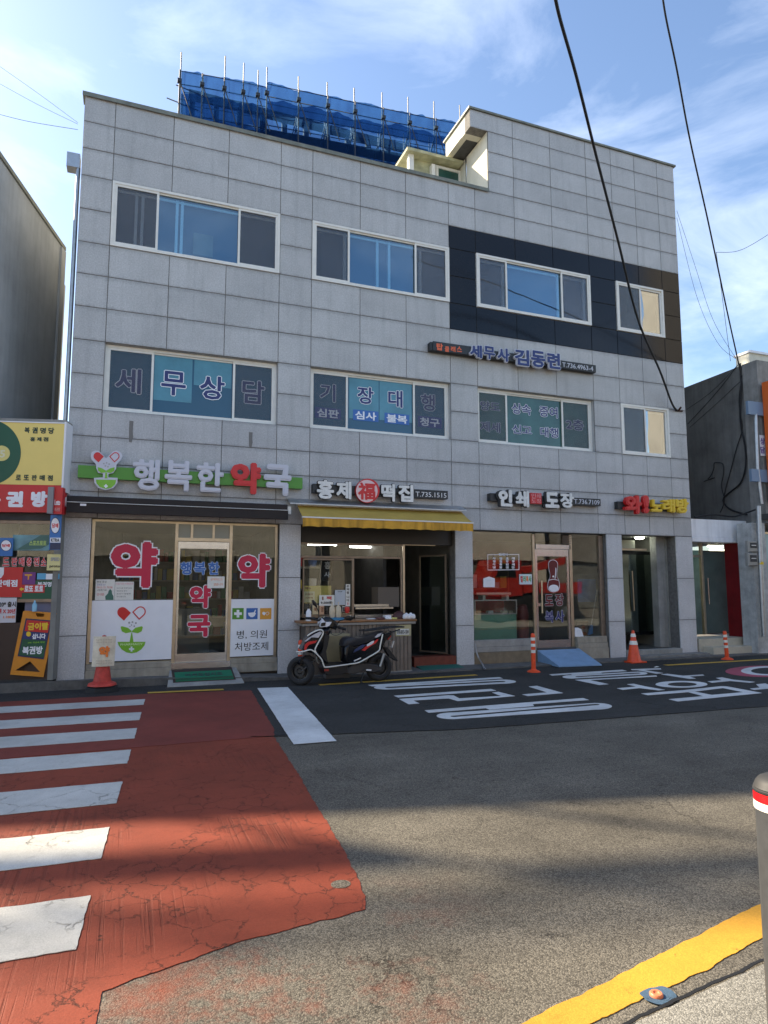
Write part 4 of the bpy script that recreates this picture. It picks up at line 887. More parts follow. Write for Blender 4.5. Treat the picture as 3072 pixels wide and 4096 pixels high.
for i in range(5):
    X0, X1, z0, z1 = XZ('I', 985, 60+i*19, 1077, 70+i*19, YP); part('vent_slat', MB().add([(X0, YP-.02, z0), (X1, YP-.02, z0), (X1, YP+.03, z1+.02), (X0, YP+.03, z1+.02), (X0, YP-.02, z0-.006), (X1, YP-.02, z0-.006), (X1, YP+.03, z1+.014), (X0, YP+.03, z1+.014)], [(0, 1, 2, 3), (4, 7, 6, 5), (0, 4, 5, 1)]), alu_brown, ip)
part('vent_box', MB().box(*XZ('I', 985, 52, 1077, 155, YP+.05)[:2], YP+.035, YP+.05, *XZ('I', 985, 52, 1077, 155, YP+.05)[2:]), dark_in, ip)
X0, X1, z0, z1 = XZ('I', 708, 208, 1068, 1258, YP)
pdoor = part('shop_door', MB().box(X0, X0+.05, YP, YP+.04, z0, z1).box(X1-.05, X1, YP, YP+.04, z0, z1).box(X0+.05, X1-.05, YP-.004, YP+.04, z1-.15, z1).box(X0+.05, X1-.05, YP-.004, YP+.04, z0, z0+.16), steel, BL)
part('pane', MB().box(X0+.05, X1-.05, YP+.018, YP+.024, z0+.16, z1-.15), shop_glass, pdoor)
part('door_handle', MB().tube([(mx('I', 770, 720, YP-.05), YP-.05, P('I', 770, 890, YP-.05)[1]), (mx('I', 768, 560, YP-.05), YP-.05, P('I', 768, 540, YP-.05)[1])], .018, 10), alu, pdoor)
part('door_lock', MB().box(*XZ('I', 718, 782, 765, 815, YP-.02)[:2], YP-.03, YP-.005, *XZ('I', 718, 782, 765, 815, YP-.02)[2:]), steel, pdoor)
Yd = YP+.012
dark_red = mat('dark_red_film', (.12, .005, .01), .4)
stamp = [(850, 340), (865, 328), (888, 322), (910, 328), (928, 342), (936, 365), (936, 400), (930, 440), (926, 480), (930, 505), (945, 530), (952, 560), (955, 600), (950, 630), (935, 650), (895, 662), (858, 652), (838, 630), (834, 595), (838, 560), (846, 530), (858, 508), (860, 480), (850, 440), (843, 395), (843, 360)]
cxs, cys = 893, 490
fshape('stamp_picture', 'I', [[(cxs+(x-cxs)*1.09, cys+(y-cys)*1.03) for x, y in stamp]], Yd, .002, white_board, pdoor)
fshape('stamp_picture', 'I', [stamp], Yd-.002, .002, dark_red, pdoor)
fshape('stamp_picture', 'I', [circ(896, 622, 53, 37, 28)], Yd-.004, .002, white_board, pdoor)
fshape('stamp_picture', 'I', [circ(891, 497, 10, 10, 14)], Yd-.004, .002, white_board, pdoor)
fshape('stamp_picture', 'I', [[(915, 405), (922, 403), (924, 430), (914, 522), (906, 520), (914, 440)]], Yd-.004, .002, white_board, pdoor)
fshape('stamp_picture', 'I', [[(842, 533), (892, 523), (945, 535), (944, 541), (892, 530), (842, 540)]], Yd-.004, .002, white_board, pdoor)
for s, a, b, c, d, m_ in (('도', 802, 890, 690, 812, dark_red), ('장', 912, 1003, 682, 812, dark_red), ('복', 805, 895, 866, 990, navy_film), ('사', 915, 1008, 860, 988, navy_film)):
    ftext('I', s, a, b, c, d, Yd, m_, pdoor, name='letter', depth=.004, bold=.05, grow=.02, gm=mat('thin_white', (.85, .85, .9), .5), gdepth=.002)
Yw = YP+.02
fx_ = [[(187, 262), (525, 258), (528, 428), (190, 432)], [(193, 268), (193, 425), (521, 421), (519, 265)]]
fshape('window_sticker', 'I', fx_, Yw, .002, white_board, ip)
ftext('I', '인쇄사', 308, 405, 247, 277, Yw, white_board, ip, depth=.002, bold=.05)
for r_, row in enumerate(('사업초대', '청첩장봉투', '각종인쇄', '명함전단')):
    for c_i, ch in enumerate(row[:4]):
        xx = (243, 313, 383, 448)[c_i]; yy = (290, 322, 355, 387)[r_]
        ftext('I', ch, xx, xx+30, yy, yy+27, Yw, white_board, ip, depth=.002, bold=.06)
for (x0_, y0_, x1_, y1_, big) in ((142, 497, 264, 612, 1), (1125, 1045, 1215, 1140, 0)):
    out = [(x0_, y0_+22), (x0_+(x1_-x0_)*.5, y0_), (x1_, y0_+22), (x1_, y1_), (x0_, y1_)]
    if not big: out = [(1120, 1045), (1155, 1045), (1190, 1062), (1215, 1140), (1122, 1140)]
    ccx, ccy = (x0_+x1_)/2, (y0_+y1_)/2
    o = tag(fshape('address_plate', 'I', [out], Yw-.004, .006, white_board, None), 'navy address plate numbered 12 high on the print shop window' if big else 'navy address plate numbered 12 standing low beside the print shop door', 'plate')
    fshape('plate_face', 'I', [[(ccx+(x-ccx)*.9, ccy+(y-ccy)*.9) for x, y in out]], Yw-.006, .002, mat('navy_plate', (.015, .025, .06), .4), o)
    ftext('I', '12', ccx-24, ccx+24, ccy+2, ccy+38, Yw-.008, white_board, o, depth=.002, bold=.03)
    ftext('I', '송학길', ccx-25, ccx+25, ccy-22, ccy-8, Yw-.008, letter_grey, o, depth=.002)
o = board('I', 528, 473, 663, 582, Yw-.003, mat('pale_blue_paper', (.62, .72, .75), .6), ip, 'poster', .0015)
for i, (ch, m_) in enumerate((('컬', red_t), ('러', mat('green_print', (.1, .4, .15), .5)), ('복', orange_t), ('사', green_sign))): ftext('I', ch, 540+i*30, 564+i*30, 490, 560, Yw-.005, m_, ip, depth=.002, bold=.05)
# sills under the print shop windows
za_, zb_, zc_ = P('I', 360, 1190, .05)[1], P('I', 360, 1245, .05)[1], P('I', 360, 1300, .03)[1]
X1_ = mx('I', 683, 1200, YP)
part('window_sill', MB().bbox(6.566, X1_, .06, .2, zb_, za_+.03).bbox(6.566, X1_, .04, .2, zc_, zb_-.003), mat('grey_sill', (.30, .29, .27), .7, nscale=5, namt=.2), BL)
part('window_sill', MB().bbox(6.566, X1_, .0, .2, .02, zc_-.003), mat('brown_plinth', (.20, .155, .10), .8, nscale=5, namt=.3), BL)
part('window_sill', MB().bbox(mx('I', 1125, 1150, YP), 9.9, .06, .2, zb_, za_+.03).bbox(mx('I', 1125, 1150, YP), 9.9, .04, .2, zc_, zb_-.003).bbox(mx('I', 1110, 1150, YP), 9.9, .02, .2, .02, zc_-.003), sill, BL)
part('door_sill', MB().bbox(X1_+.01, mx('I', 1108, 1150, YP), .05, .2, .02, P('I', 890, 1260, YP)[1]), concrete_dark, BL)
# things in the print shop
gc = thing('display_counter', (7.4, .5, .17), 'green glass topped display counter behind the print shop window', 'counter')
X0, X1, z0, z1 = XZ('I', 48, 905, 497, 1190, .38)
part('cabinet', MB().box(X0, X1, .38, .85, .172, z1), mat('mint_green', (.10, .27, .19), .5, nscale=3, namt=.1), gc)
X0, X1, z2, z3 = XZ('I', 48, 748, 500, 905, .38)
part('glass_case', MB().ring(X0, X1, z1+.001, z3, .02, .37, .86), galv, gc); part('pane', MB().box(X0+.02, X1-.02, .385, .39, z1+.02, z3-.02), shop_glass, gc)
for i, (a, b) in enumerate(((195, 250), (355, 410), (420, 475))):
    XX0, XX1, zz0, zz1 = XZ('I', a, 870, b, 892, .5); solid('stamp_box', MB().box(XX0, XX1, .5, .6, z1+.001, zz1+.01), white_paint if i < 1 else mat('ivory_box', (.5, .47, .36), .6), ('white', 'ivory', 'small ivory')[i]+' box inside the green display counter', 'box')
XX0, XX1, zz0, zz1 = XZ('I', 80, 668, 445, 697, .55)
solid('paper_roller', MB().tube([(XX0, .6, (zz0+zz1)/2), (XX1, .6, (zz0+zz1)/2)], .03, 10).box(XX0+.1, XX0+.16, .5, .7, z3+.001, zz0).box(XX1-.16, XX1-.1, .5, .7, z3+.001, zz0), mat('roller_cream', (.5, .5, .4), .5), 'cream paper roller on top of the green counter', 'roller')
X0, X1, z0, z1 = XZ('I', 520, 810, 635, 1170, .55)
gb = solid('golf_bag', MB().lathe(((X0+X1)/2, .6, .175), [(0, 0), (.12, 0), (.13, .1), (.13, .85), (.10, 1.0), (.05, 1.02), (0, 1.02)], 18), mat('bag_red', (.14, .01, .015), .5), 'tall dark red bag with white script behind the print shop glass', 'bag')
# rack at the back, and a red form added for a mirrored truck
rs = MB().box(6.7, 9.0, 2.6, 3.1, .9, .94).box(6.7, 9.0, 2.6, 3.1, 1.5, 1.54).box(6.7, 9.0, 2.6, 3.1, 2.1, 2.14).box(6.7, 6.74, 2.6, 3.1, .2, 2.4).box(8.96, 9.0, 2.6, 3.1, .2, 2.4)
solid('shelf_rack', rs, mat('rack_brown', (.12, .08, .05), .6), 'brown rack of print supplies at the back of the print shop', 'shelf')
cols_ = med+[mat('box_dark', (.05, .05, .06), .6)]
gi = 0
for z in (.94, 1.54, 2.14):
    x = 6.8
    while x < 8.9:
        w = rnd.uniform(.12, .3); mm = cols_[rnd.randrange(6)]
        o = solid('supply_box', MB().box(x, x+w, 2.65, 3.0, z+.001, z+rnd.uniform(.12, .35)), mm, 'small carton stored on the brown rack in the print shop', 'box', 'cartons on the print shop rack'); x += w+rnd.uniform(.02, .1)
solid('red_reflection_form', MB().lathe((7.6, 1.4, .9), [(0, .5), (.35, .48), (.5, .38), (.55, .1), (.6, 0)], 20, sy=.6), mat('mirrored_red', (.45, .02, .015), .5, bscale=9, bstr=.6), 'red form added inside the print shop for a mirrored truck', 'stand-in')  # added red form, stands in for the truck mirrored by the window
solid('form_table', MB().box(6.95, 8.3, 1.05, 1.75, .85, .899).box(7.0, 7.06, 1.1, 1.16, .172, .849).box(8.2, 8.26, 1.1, 1.16, .172, .849).box(7.0, 7.06, 1.64, 1.7, .172, .849).box(8.2, 8.26, 1.64, 1.7, .172, .849), mid_in, 'grey table carrying the added red form', 'table')
# umbrella, brooms, blue banner behind the right pane
X0, X1, z0, z1 = XZ('I', 1155, 525, 1350, 770, .5); solid('blue_banner', MB().box(X0, X1, .5, .515, z0, z1), mat('blue_cloth', (.06, .12, .24), .7, nscale=3, namt=.3), 'faded blue banner hanging behind the right pane of the print shop', 'banner')
p0, p1 = P('I', 1360, 640, .42), P('I', 1285, 1110, .42)
um = thing('broom', (p1[0], .42, p1[1]), 'blue bristled broom leaning behind the right pane of the print shop', 'broom')
part('handle', MB().tube([(p0[0], .42, p0[1]), (p1[0]+.03, .42, p1[1]+.15)], .010, 8), mat('pale_stick', (.45, .45, .42), .5), um)
part('bristles', MB().prism([(p1[0]+.035, p1[1]+.2), (p1[0]+.07, p1[1]+.18), (p1[0]+.06, p1[1]), (p1[0]-.06, p1[1]-.03)], .40, .44), mat('blue_bristle', (.05, .22, .5), .6), um)
X0, X1, z0, z1 = XZ('I', 1128, 975, 1250, 1140, .5); solid('brown_box', MB().box(X0, X1, .45, .7, .172, z1), mat('brown_card', (.20, .12, .07), .7), 'brown carton behind the right pane of the print shop', 'box')
# blue ramp at the print shop door
rp = [Q('I', 725, 1290, .19), Q('I', 1175, 1268, .19), Q('I', 1412, 1447, .02), Q('I', 955, 1465, .02)]
rx0 = mx('I', 725, 1290, 0.0); rx1 = mx('I', 1170, 1268, 0.0)
fz = .19
ra, rb = Q('I', 955, 1465, .02), Q('I', 1412, 1447, .02)
ta, tb = (mx('I', 722, 1288, -.02), -.02), (mx('I', 1168, 1266, -.02), -.02); tz = P('I', 722, 1288, -.02)[1]
solid('ramp', MB().add([(*ta, tz), (*tb, tz), (rb[0], rb[1], .03), (ra[0], ra[1], .03), (*ta, .01), (*tb, .01), (rb[0], rb[1], .012), (ra[0], ra[1], .012)], [(0, 1, 2, 3), (3, 2, 6, 7), (0, 3, 7, 4), (1, 5, 6, 2)]),
      mat('blue_ramp', (.20, .33, .50), .5, nscale=5, namt=.15), 'pale blue ramp plate leading up to the print shop door', 'ramp')
# grey hose hanging by the pillar
pts = [(mx('I', 55, 1215, -.02), -.03, P('I', 55, 1215, -.02)[1]), (mx('I', 62, 1300, -.03), -.05, P('I', 62, 1300, -.03)[1]), (mx('I', 85, 1365, -.1), -.12, P('I', 85, 1365, -.1)[1]), (*Q('I', 130, 1430, .06), .06), (*Q('I', 155, 1490, .03), .035), (*Q('I', 168, 1484, .02), .022)]
solid('drain_hose', MB().tube(pts, .016, 8), mat('grey_hose', (.33, .33, .33), .5), 'grey drain hose hanging down to the pavement by the pillar', 'hose')

# --- stair entrance on the right
YE = .9
en = part('entrance_wall', MB().box(10.15, 10.2, .31, 3.5, .171, 2.749).box(11.9, 11.95, .31, 3.5, .171, 2.749).box(10.2, 11.9, 3.0, 3.1, .171, 2.749), mat('entrance_plaster', (.28, .28, .25), .8, nscale=3, namt=.2), BL)
X0, X1, z0, z1 = XZ('J', 505, 85, 640, 1150, .35); part('entrance_post', MB().bbox(X0, X1, .35, .55, .171, 2.748), concrete, BL)
X0, X1, z0, z1 = XZ('J', 125, 195, 385, 215, .5); part('transom', MB().box(10.36, X1, .5, .55, z0, z1), alu, BL)
X0, X1, z0, z1 = XZ('J', 125, 105, 268, 190, .6); part('light_panel', MB().box(X0, X1, .62, .64, z0, z1), mat('pale_green_board', (.45, .48, .40), .6), BL)
X0, X1, z0, z1 = XZ('J', 130, 225, 480, 1100, .8)
ed = part('glass_door', MB().box(10.38, X1, .78, .82, z1-.08, z1).box(10.7, X1, .78, .82, z0, z0+.07).box(X1-.05, X1, .78, .82, z0+.07, z1-.08), black_gloss, BL)
part('pane', MB().box(10.38, X1-.05, .795, .802, z0+.07, z1-.08), frost_glass, ed)
part('door_handle', MB().tube([(mx('J', 245, 430, .7), .74, P('J', 245, 430, .7)[1]), (mx('J', 268, 850, .7), .74, P('J', 268, 850, .7)[1])], .016, 8), alu, ed)
part('stair', MB().prism([(10.25, .171), (11.6, .171), (10.25, 1.2)], 1.4, 2.4), concrete_dark, BL)
lt = solid('ceiling_lamp', MB().lathe((mx('J', 325, 85, .55), .6, 2.70), [(0, 0), (.08, .0), (.11, .025), (.08, .045), (0, .045)], 16), mat('lamp_glow', (.9, .9, .85), .4, emit=(.95, 1, .85, 7)), 'lit round lamp on the ceiling of the stair entrance', 'lamp')
part('entry_step', MB().bbox(10.36, 11.9, -.06, .3, .02, .17).box(10.36, 11.9, -.045, .14, .1701, .175), concrete, BL)
part('entry_step', MB().bbox(10.40, 12.42, -.34, -.065, .02, .075), mat('step_concrete', (.20, .20, .19), .9, nscale=6, namt=.3), BL)

# rain water hopper and downpipe at the left corner
dp = thing('downpipe', (-1.12, .3, 0), 'slim grey downpipe with a square hopper at the left edge of the granite building', 'pipe')
hx, hz = P('n', 290, 640, .1); part('hopper', MB().box(hx-.09, hx+.12, .08, .30, hz-.13, hz+.13), galv, dp)
part('pipe', MB().tube([(-1.06, .12, hz-.12), (-1.06, .12, .3)], .035, 10), galv, dp)

# ================================================================== SIGNS
def zrow(k, x, y0, y1, Y): return P(k, x, y1, Y)[1], P(k, x, y0, Y)[1]
# pharmacy sign
ps = thing('pharmacy_sign', (1.6, -.1, 3.6), 'green bar sign with raised white and red letters and a pill logo above the pharmacy', 'sign')
x0, x1 = mx('D', 176, 1005, -.12), mx('D', 1596, 1075, -.12); z0, z1 = P('D', 176, 1046, -.12)[1], P('D', 176, 968, -.12)[1]; z0b, z1b = P('D', 1596, 1110, -.12)[1], P('D', 1596, 1040, -.12)[1]
part('sign_bar', MB().box(x0, x1, -.12, -.005, (z0+z0b)/2, (z1+z1b)/2), green_sign, ps)
lw = mat('raised_letter_white', (.55, .56, .62), .35)
for s, a, b, c, d, m_ in (('행', 517, 697, 930, 1128, lw), ('복', 720, 900, 938, 1132, lw), ('한', 920, 1098, 952, 1138, lw), ('약', 1135, 1332, 950, 1150, red_letter), ('국', 1345, 1523, 962, 1160, lw)):
    ftext('D', s, a, b, c, d, -.125, m_, ps, name='letter', depth=.07, bold=.055)
lo = [(258, 905), (265, 885), (285, 875), (310, 878), (355, 925), (400, 880), (425, 876), (450, 890), (458, 912), (450, 932), (420, 965), (418, 990), (398, 1018), (370, 1022), (368, 1045), (428, 1048), (425, 1080), (400, 1112), (352, 1125), (305, 1110), (282, 1078), (278, 1048), (335, 1045), (335, 1020), (305, 1015), (292, 985), (292, 962), (262, 930)]
fshape('logo_board', 'D', [lo], -.13, .05, lw, ps)
capsule('D', 300, 908, 25, -48, -.18, red_letter, False, ps, .004); capsule('D', 414, 908, 25, 48, -.18, red_letter, True, ps, .004)
lf = [(355, 1000), (330, 985), (302, 978), (304, 1000), (325, 1014), (353, 1010)]
fshape('leaf', 'D', [lf], -.18, .004, lime, ps); fshape('leaf', 'D', [[(710-x, y) for x, y in lf[::-1]]], -.18, .004, lime, ps)
fshape('stem', 'D', [[(350, 1012), (360, 1012), (364, 1048), (346, 1048)]], -.18, .004, lime, ps)
fshape('bowl_logo', 'D', [[(290, 1056), (418, 1058), (412, 1085), (388, 1108), (352, 1115), (315, 1103), (294, 1080)]], -.18, .004, lime, ps)
ftext('D', '+', 340, 366, 1085, 1110, -.185, white_board, ps, depth=.003, bold=.08)
for dx, dy in ((340, 955), (358, 950), (374, 958), (350, 970), (366, 975)): fshape('dot', 'D', [circ(dx, dy, 5, 5, 10)], -.18, .004, mat('grey_dot', (.35, .35, .35), .5), ps)
# rice cake shop sign
rsn = thing('rice_cake_sign', (4.3, -.1, 3.2), 'black bar sign with white letters and a round red character above the yellow awning', 'sign')
blk = mat('sign_black', (.018, .02, .022), .45)
x0, x1 = mx('E', 200, 1185, -.14), mx('E', 1252, 1230, -.14)
z0, z1 = P('E', 1252, 1262, -.14)[1], P('E', 1252, 1198, -.14)[1]
part('sign_bar', MB().box(x0, x1, -.14, -.005, z0, z1), blk, rsn)
for s, a, b, c, d in (('홍', 230, 363, 1110, 1260), ('제', 382, 500, 1122, 1262), ('떡', 732, 840, 1142, 1280), ('집', 866, 984, 1148, 1284)):
    xm = (a+b)/2; X0, X1 = mx('E', a, (c+d)/2, -.2), mx('E', b, (c+d)/2, -.2); za, zb = P('E', xm, d, -.2)[1], P('E', xm, c, -.2)[1]
    text('letter_shell', s, (X0, -.14, za), (1, 0, 0), (0, 0, 1), X1-X0, zb-za, .055, blk, rsn, .06, .03)
    text('letter', s, (X0, -.196, za), (1, 0, 0), (0, 0, 1), X1-X0, zb-za, .006, mat('worn_white', (.72, .72, .69), .5, nscale=12, namt=.15), rsn, .06)
fshape('disc', 'E', [circ(617, 1200, 92, 94)], -.145, .07, red_letter, rsn); fshape('disc_face', 'E', [circ(619, 1199, 84, 87)], -.216, .004, mat('disc_white', (.75, .55, .54), .4), rsn)
ftext('E', '福', 550, 687, 1133, 1268, -.221, red_letter, rsn, name='letter', depth=.006, bold=.045)
ftext('E', 'T.735.1515', 1000, 1240, 1209, 1246, -.142, letter_white, rsn, depth=.004, bold=.02)
# tax office sign
tx_ = thing('tax_office_sign', (8, -.1, 6.3), 'black bar sign with orange and blue letters below the black stone band', 'sign')
x0, x1 = mx('E', 1116, 70, -.14), mx('F', 932, 305, -.14); z0, z1 = P('E', 1116, 96, -.14)[1], P('E', 1116, 33, -.14)[1]
part('sign_bar', MB().box(x0, x1, -.14, -.005, z0, z1), blk, tx_)
part('end_cap', MB().box(x0+.05, x0+1.0, -.16, -.141, z0, z1+.015), blk, tx_)
ftext('E', '탑', 1163, 1212, 47, 100, -.162, orange_letter, tx_, name='letter', depth=.006, bold=.04)
for s, a, b in (('클', 1228, 1262), ('래', 1275, 1310), ('스', 1322, 1360)): ftext('E', s, a, b, 70, 112, -.162, orange_letter, tx_, name='letter', depth=.005, bold=.03)
for s, a, b, c, d in (('세', 52, 135, 140, 228), ('무', 148, 226, 150, 238), ('사', 244, 328, 163, 255), ('김', 365, 465, 172, 282), ('동', 478, 576, 182, 296), ('련', 592, 682, 196, 306)):
    xm = (a+b)/2; X0, X1 = mx('F', a, (c+d)/2, -.2), mx('F', b, (c+d)/2, -.2); za, zb = P('F', xm, d, -.2)[1], P('F', xm, c, -.2)[1]
    text('letter_shell', s, (X0, -.145, za), (1, 0, 0), (0, 0, 1), X1-X0, zb-za, .06, lw, tx_, .055, .05)
    text('letter', s, (X0, -.206, za), (1, 0, 0), (0, 0, 1), X1-X0, zb-za, .006, letter_blue, tx_, .05)
zt = P('F', 695, 292, -.142)[1], P('F', 695, 260, -.142)[1]
text('lettering', 'T.736.4963-4', (mx('F', 697, 280, -.142), -.142, zt[0]), (1, 0, 0), (0, 0, 1), mx('F', 912, 300, -.142)-mx('F', 697, 280, -.142), zt[1]-zt[0], .004, letter_grey, tx_)
# print shop sign
pr = thing('print_shop_sign', (8.2, -.1, 3.2), 'black bar sign with white letters and a red seal square above the print shop', 'sign')
x0, x1 = mx('F', 195, 1210, -.14), mx('F', 965, 1240, -.14); z0, z1 = P('F', 965, 1265, -.14)[1], P('F', 965, 1216, -.14)[1]
part('sign_bar', MB().box(x0, x1, -.14, -.005, z0, z1), blk, pr)
for s, a, b, c, d in (('인', 250, 348, 1150, 1268), ('쇄', 370, 464, 1158, 1272), ('도', 577, 674, 1168, 1278), ('장', 682, 778, 1174, 1278)):
    xm = (a+b)/2; X0, X1 = mx('F', a, (c+d)/2, -.2), mx('F', b, (c+d)/2, -.2); za, zb = P('F', xm, d, -.2)[1], P('F', xm, c, -.2)[1]
    text('letter_shell', s, (X0-.03, -.14, za), (1, 0, 0), (0, 0, 1), X1-X0, zb-za, .05, blk, pr, .06, .03)
    text('letter', s, (X0, -.20, za), (1, 0, 0), (0, 0, 1), X1-X0, zb-za, .012, MATS['worn_white'], pr, .06)
X0, X1, z0, z1 = XZ('F', 474, 1174, 552, 1250, -.2); part('seal_square', MB().bbox(X0, X1, -.21, -.141, z0, z1, .008), red_sign, pr)
for i, ch in enumerate('인쇄도장'):
    w_ = (X1-X0)*.4; h_ = (z1-z0)*.4
    text('lettering', ch, (X0+.07*(X1-X0)+(i % 2)*w_*1.15, -.211, z1-.07*(z1-z0)-h_-(i//2)*h_*1.15), (1, 0, 0), (0, 0, 1), w_, h_, .003, mat('pink_seal', (.65, .3, .3), .5), pr, .02)
ftext('F', 'T.736.7109', 780, 956, 1220, 1252, -.142, letter_grey, pr, depth=.004, bold=.02)
# karaoke sign
kr = thing('karaoke_sign', (11.5, -.1, 3.2), 'thick red and yellow block letters over the stair entrance', 'sign')
x0, x1 = mx('F', 1085, 1250, -.12), mx('F', 1500, 1270, -.12); z0, z1 = P('F', 1085, 1283, -.12)[1], P('F', 1085, 1232, -.12)[1]
part('sign_bar', MB().box(x0, x1, -.12, -.005, z0, z1), blk, kr)
for s, a, b, c, d, m_ in (('와', 1118, 1232, 1192, 1322, red_letter), ('!', 1246, 1282, 1192, 1318, red_letter), ('노', 1300, 1372, 1222, 1308, letter_yellow), ('래', 1382, 1462, 1218, 1312, letter_yellow), ('방', 1472, 1558, 1216, 1318, letter_yellow)):
    ftext('F', s, a, b, c, d, -.125, m_, kr, name='letter', depth=.10, bold=.065)
# awnings
pa = thing('folded_awning', (1.2, -.1, 3.0), 'dark brown folded awning cassette above the pharmacy front', 'awning')
x0, x1 = mx('D', 104, 1210, -.30), mx('D', 1506, 1260, -.30); z1 = P('D', 104, 1158, -.30)[1]; z0 = P('D', 104, 1265, -.30)[1]
zb1 = P('D', 1506, 1207, -.3)[1]; zb0 = P('D', 1506, 1307, -.3)[1]
z1 = (z1+zb1)/2; z0 = (z0+zb0)/2; zm = z0+(z1-z0)*.58
part('cassette', MB().bbox(x0, x1, -.26, -.01, zm, z1, .02), awn_brown, pa); part('valance', MB().bbox(x0, x1, -.30, -.27, z0, zm+.02, .008), awn_brown, pa)
part('front_rail', MB().box(x0, x1, -.315, -.301, zm+.002, zm+.012), galv, pa)
part('bracket', MB().box(x0-.06, x0-.005, -.22, -.005, zm-.05, z1-.03), pvc, pa); part('bracket', MB().box(x1+.005, x1+.07, -.22, -.005, zm-.05, z1-.03), pvc, pa)
part('switch_tag', MB().box(x0+.2, x0+.29, -.306, -.3005, zm-.05, zm-.015), white_paint, pa)
ya = thing('yellow_awning', (4.5, -.4, 2.9), 'mustard yellow fabric awning with a stained valance over the rice cake shop', 'awning')
YA = -.62
zt_ = (P('B2', 480, 372, -.12)[1]+P('B2', 1570, 410, -.12)[1])/2; xl, xr = mx('B2', 480, 372, -.12), mx('B2', 1570, 410, -.12)
fl_, fr_ = mx('B2', 515, 445, YA), mx('B2', 1645, 480, YA); zf = (P('B2', 515, 445, YA)[1]+P('B2', 1645, 480, YA)[1])/2; zv = (P('B2', 515, 510, YA)[1]+P('B2', 1645, 540, YA)[1])/2
n = 24; vs_, fs_ = [], []
for i in range(n+1):
    t = i/n; sg = -.012*math.sin(math.pi*t*6)**2
    vs_ += [(xl+(xr-xl)*t, -.12, zt_), (xl+(fl_-xl)*.5+(xr-xl+(fr_-xr)*.5-(fl_-xl)*.5)*t, (-.12+YA)/2, (zt_+zf)/2-.012+sg), (fl_+(fr_-fl_)*t, YA, zf)]
for i in range(n):
    for j in range(2): q = i*3+j; fs_.append((q, q+3, q+4, q+1))
fab = part('fabric', MB().add(vs_, fs_, True), awn_yellow, ya)
vs_, fs_ = [], []
for i in range(61):
    t = i/60; w_ = .008*math.sin(t*60)+.004*math.sin(t*171); zz = zv+.012*abs(math.sin(t*math.pi*12))
    vs_ += [(fl_+(fr_-fl_)*t, YA-.012, zf-.02), (fl_+(fr_-fl_)*t, YA-.014+w_*.5, (zf+zv)/2), (fl_+(fr_-fl_)*t, YA-.012+w_, zz)]
for i in range(60):
    for j in range(2): q = i*3+j; fs_.append((q, q+3, q+4, q+1))
part('valance', MB().add(vs_, fs_, True), awn_valance, ya)
part('front_rail', MB().box(fl_-.01, fr_+.01, YA-.02, YA+.02, zf-.018, zf+.006), pvc, ya)
part('awning_roller', MB().tube([(xl, -.09, zt_+.02), (xr, -.09, zt_+.02)], .04, 10), pvc, ya)
for a in (fl_+.4, fr_-.4): part('folding_arm', MB().tube([(a, -.06, zt_-.12), (a+.25, (-.06+YA)/2, zf-.01), (a, YA+.02, zf-.03)], .014, 8), pvc, ya)
hl, hr = mx('B2', 430, 345, -.25), mx('B2', 1603, 400, -.25); hz = (P('B2', 440, 350, -.25)[1]+P('B2', 1603, 400, -.25)[1])/2
part('hood', MB().add([(hl, -.005, hz+.11), (hr, -.005, hz+.11), (hr, -.27, hz), (hl, -.27, hz), (hl, -.005, hz+.10), (hr, -.005, hz+.10), (hr, -.27, hz-.022), (hl, -.27, hz-.022)], [(0, 1, 2, 3), (3, 2, 6, 7), (4, 7, 6, 5), (0, 3, 7, 4), (1, 5, 6, 2)]), galv, ya)

# wet streaks of sealant on the granite
for k, x, ya_, yb_ in (('D', 511, 685, 822), ('D', 1267, 757, 852)):
    xx = mx(k, x, (ya_+yb_)/2, 0); za, zb = P(k, x, yb_, 0)[1], P(k, x, ya_, 0)[1]
    fill('sealant_streak', [[(xx-.03, zb), (xx+.035, zb), (xx+.03, (za+zb)/2), (xx+.04, za+.1), (xx+.02, za), (xx-.025, za+.01), (xx-.03, za+.2)]], ((0, -.004, 0), (1, 0, 0), (0, 0, 1)), .002, mat('streak_grey', (.17, .165, .155), .7), BL)

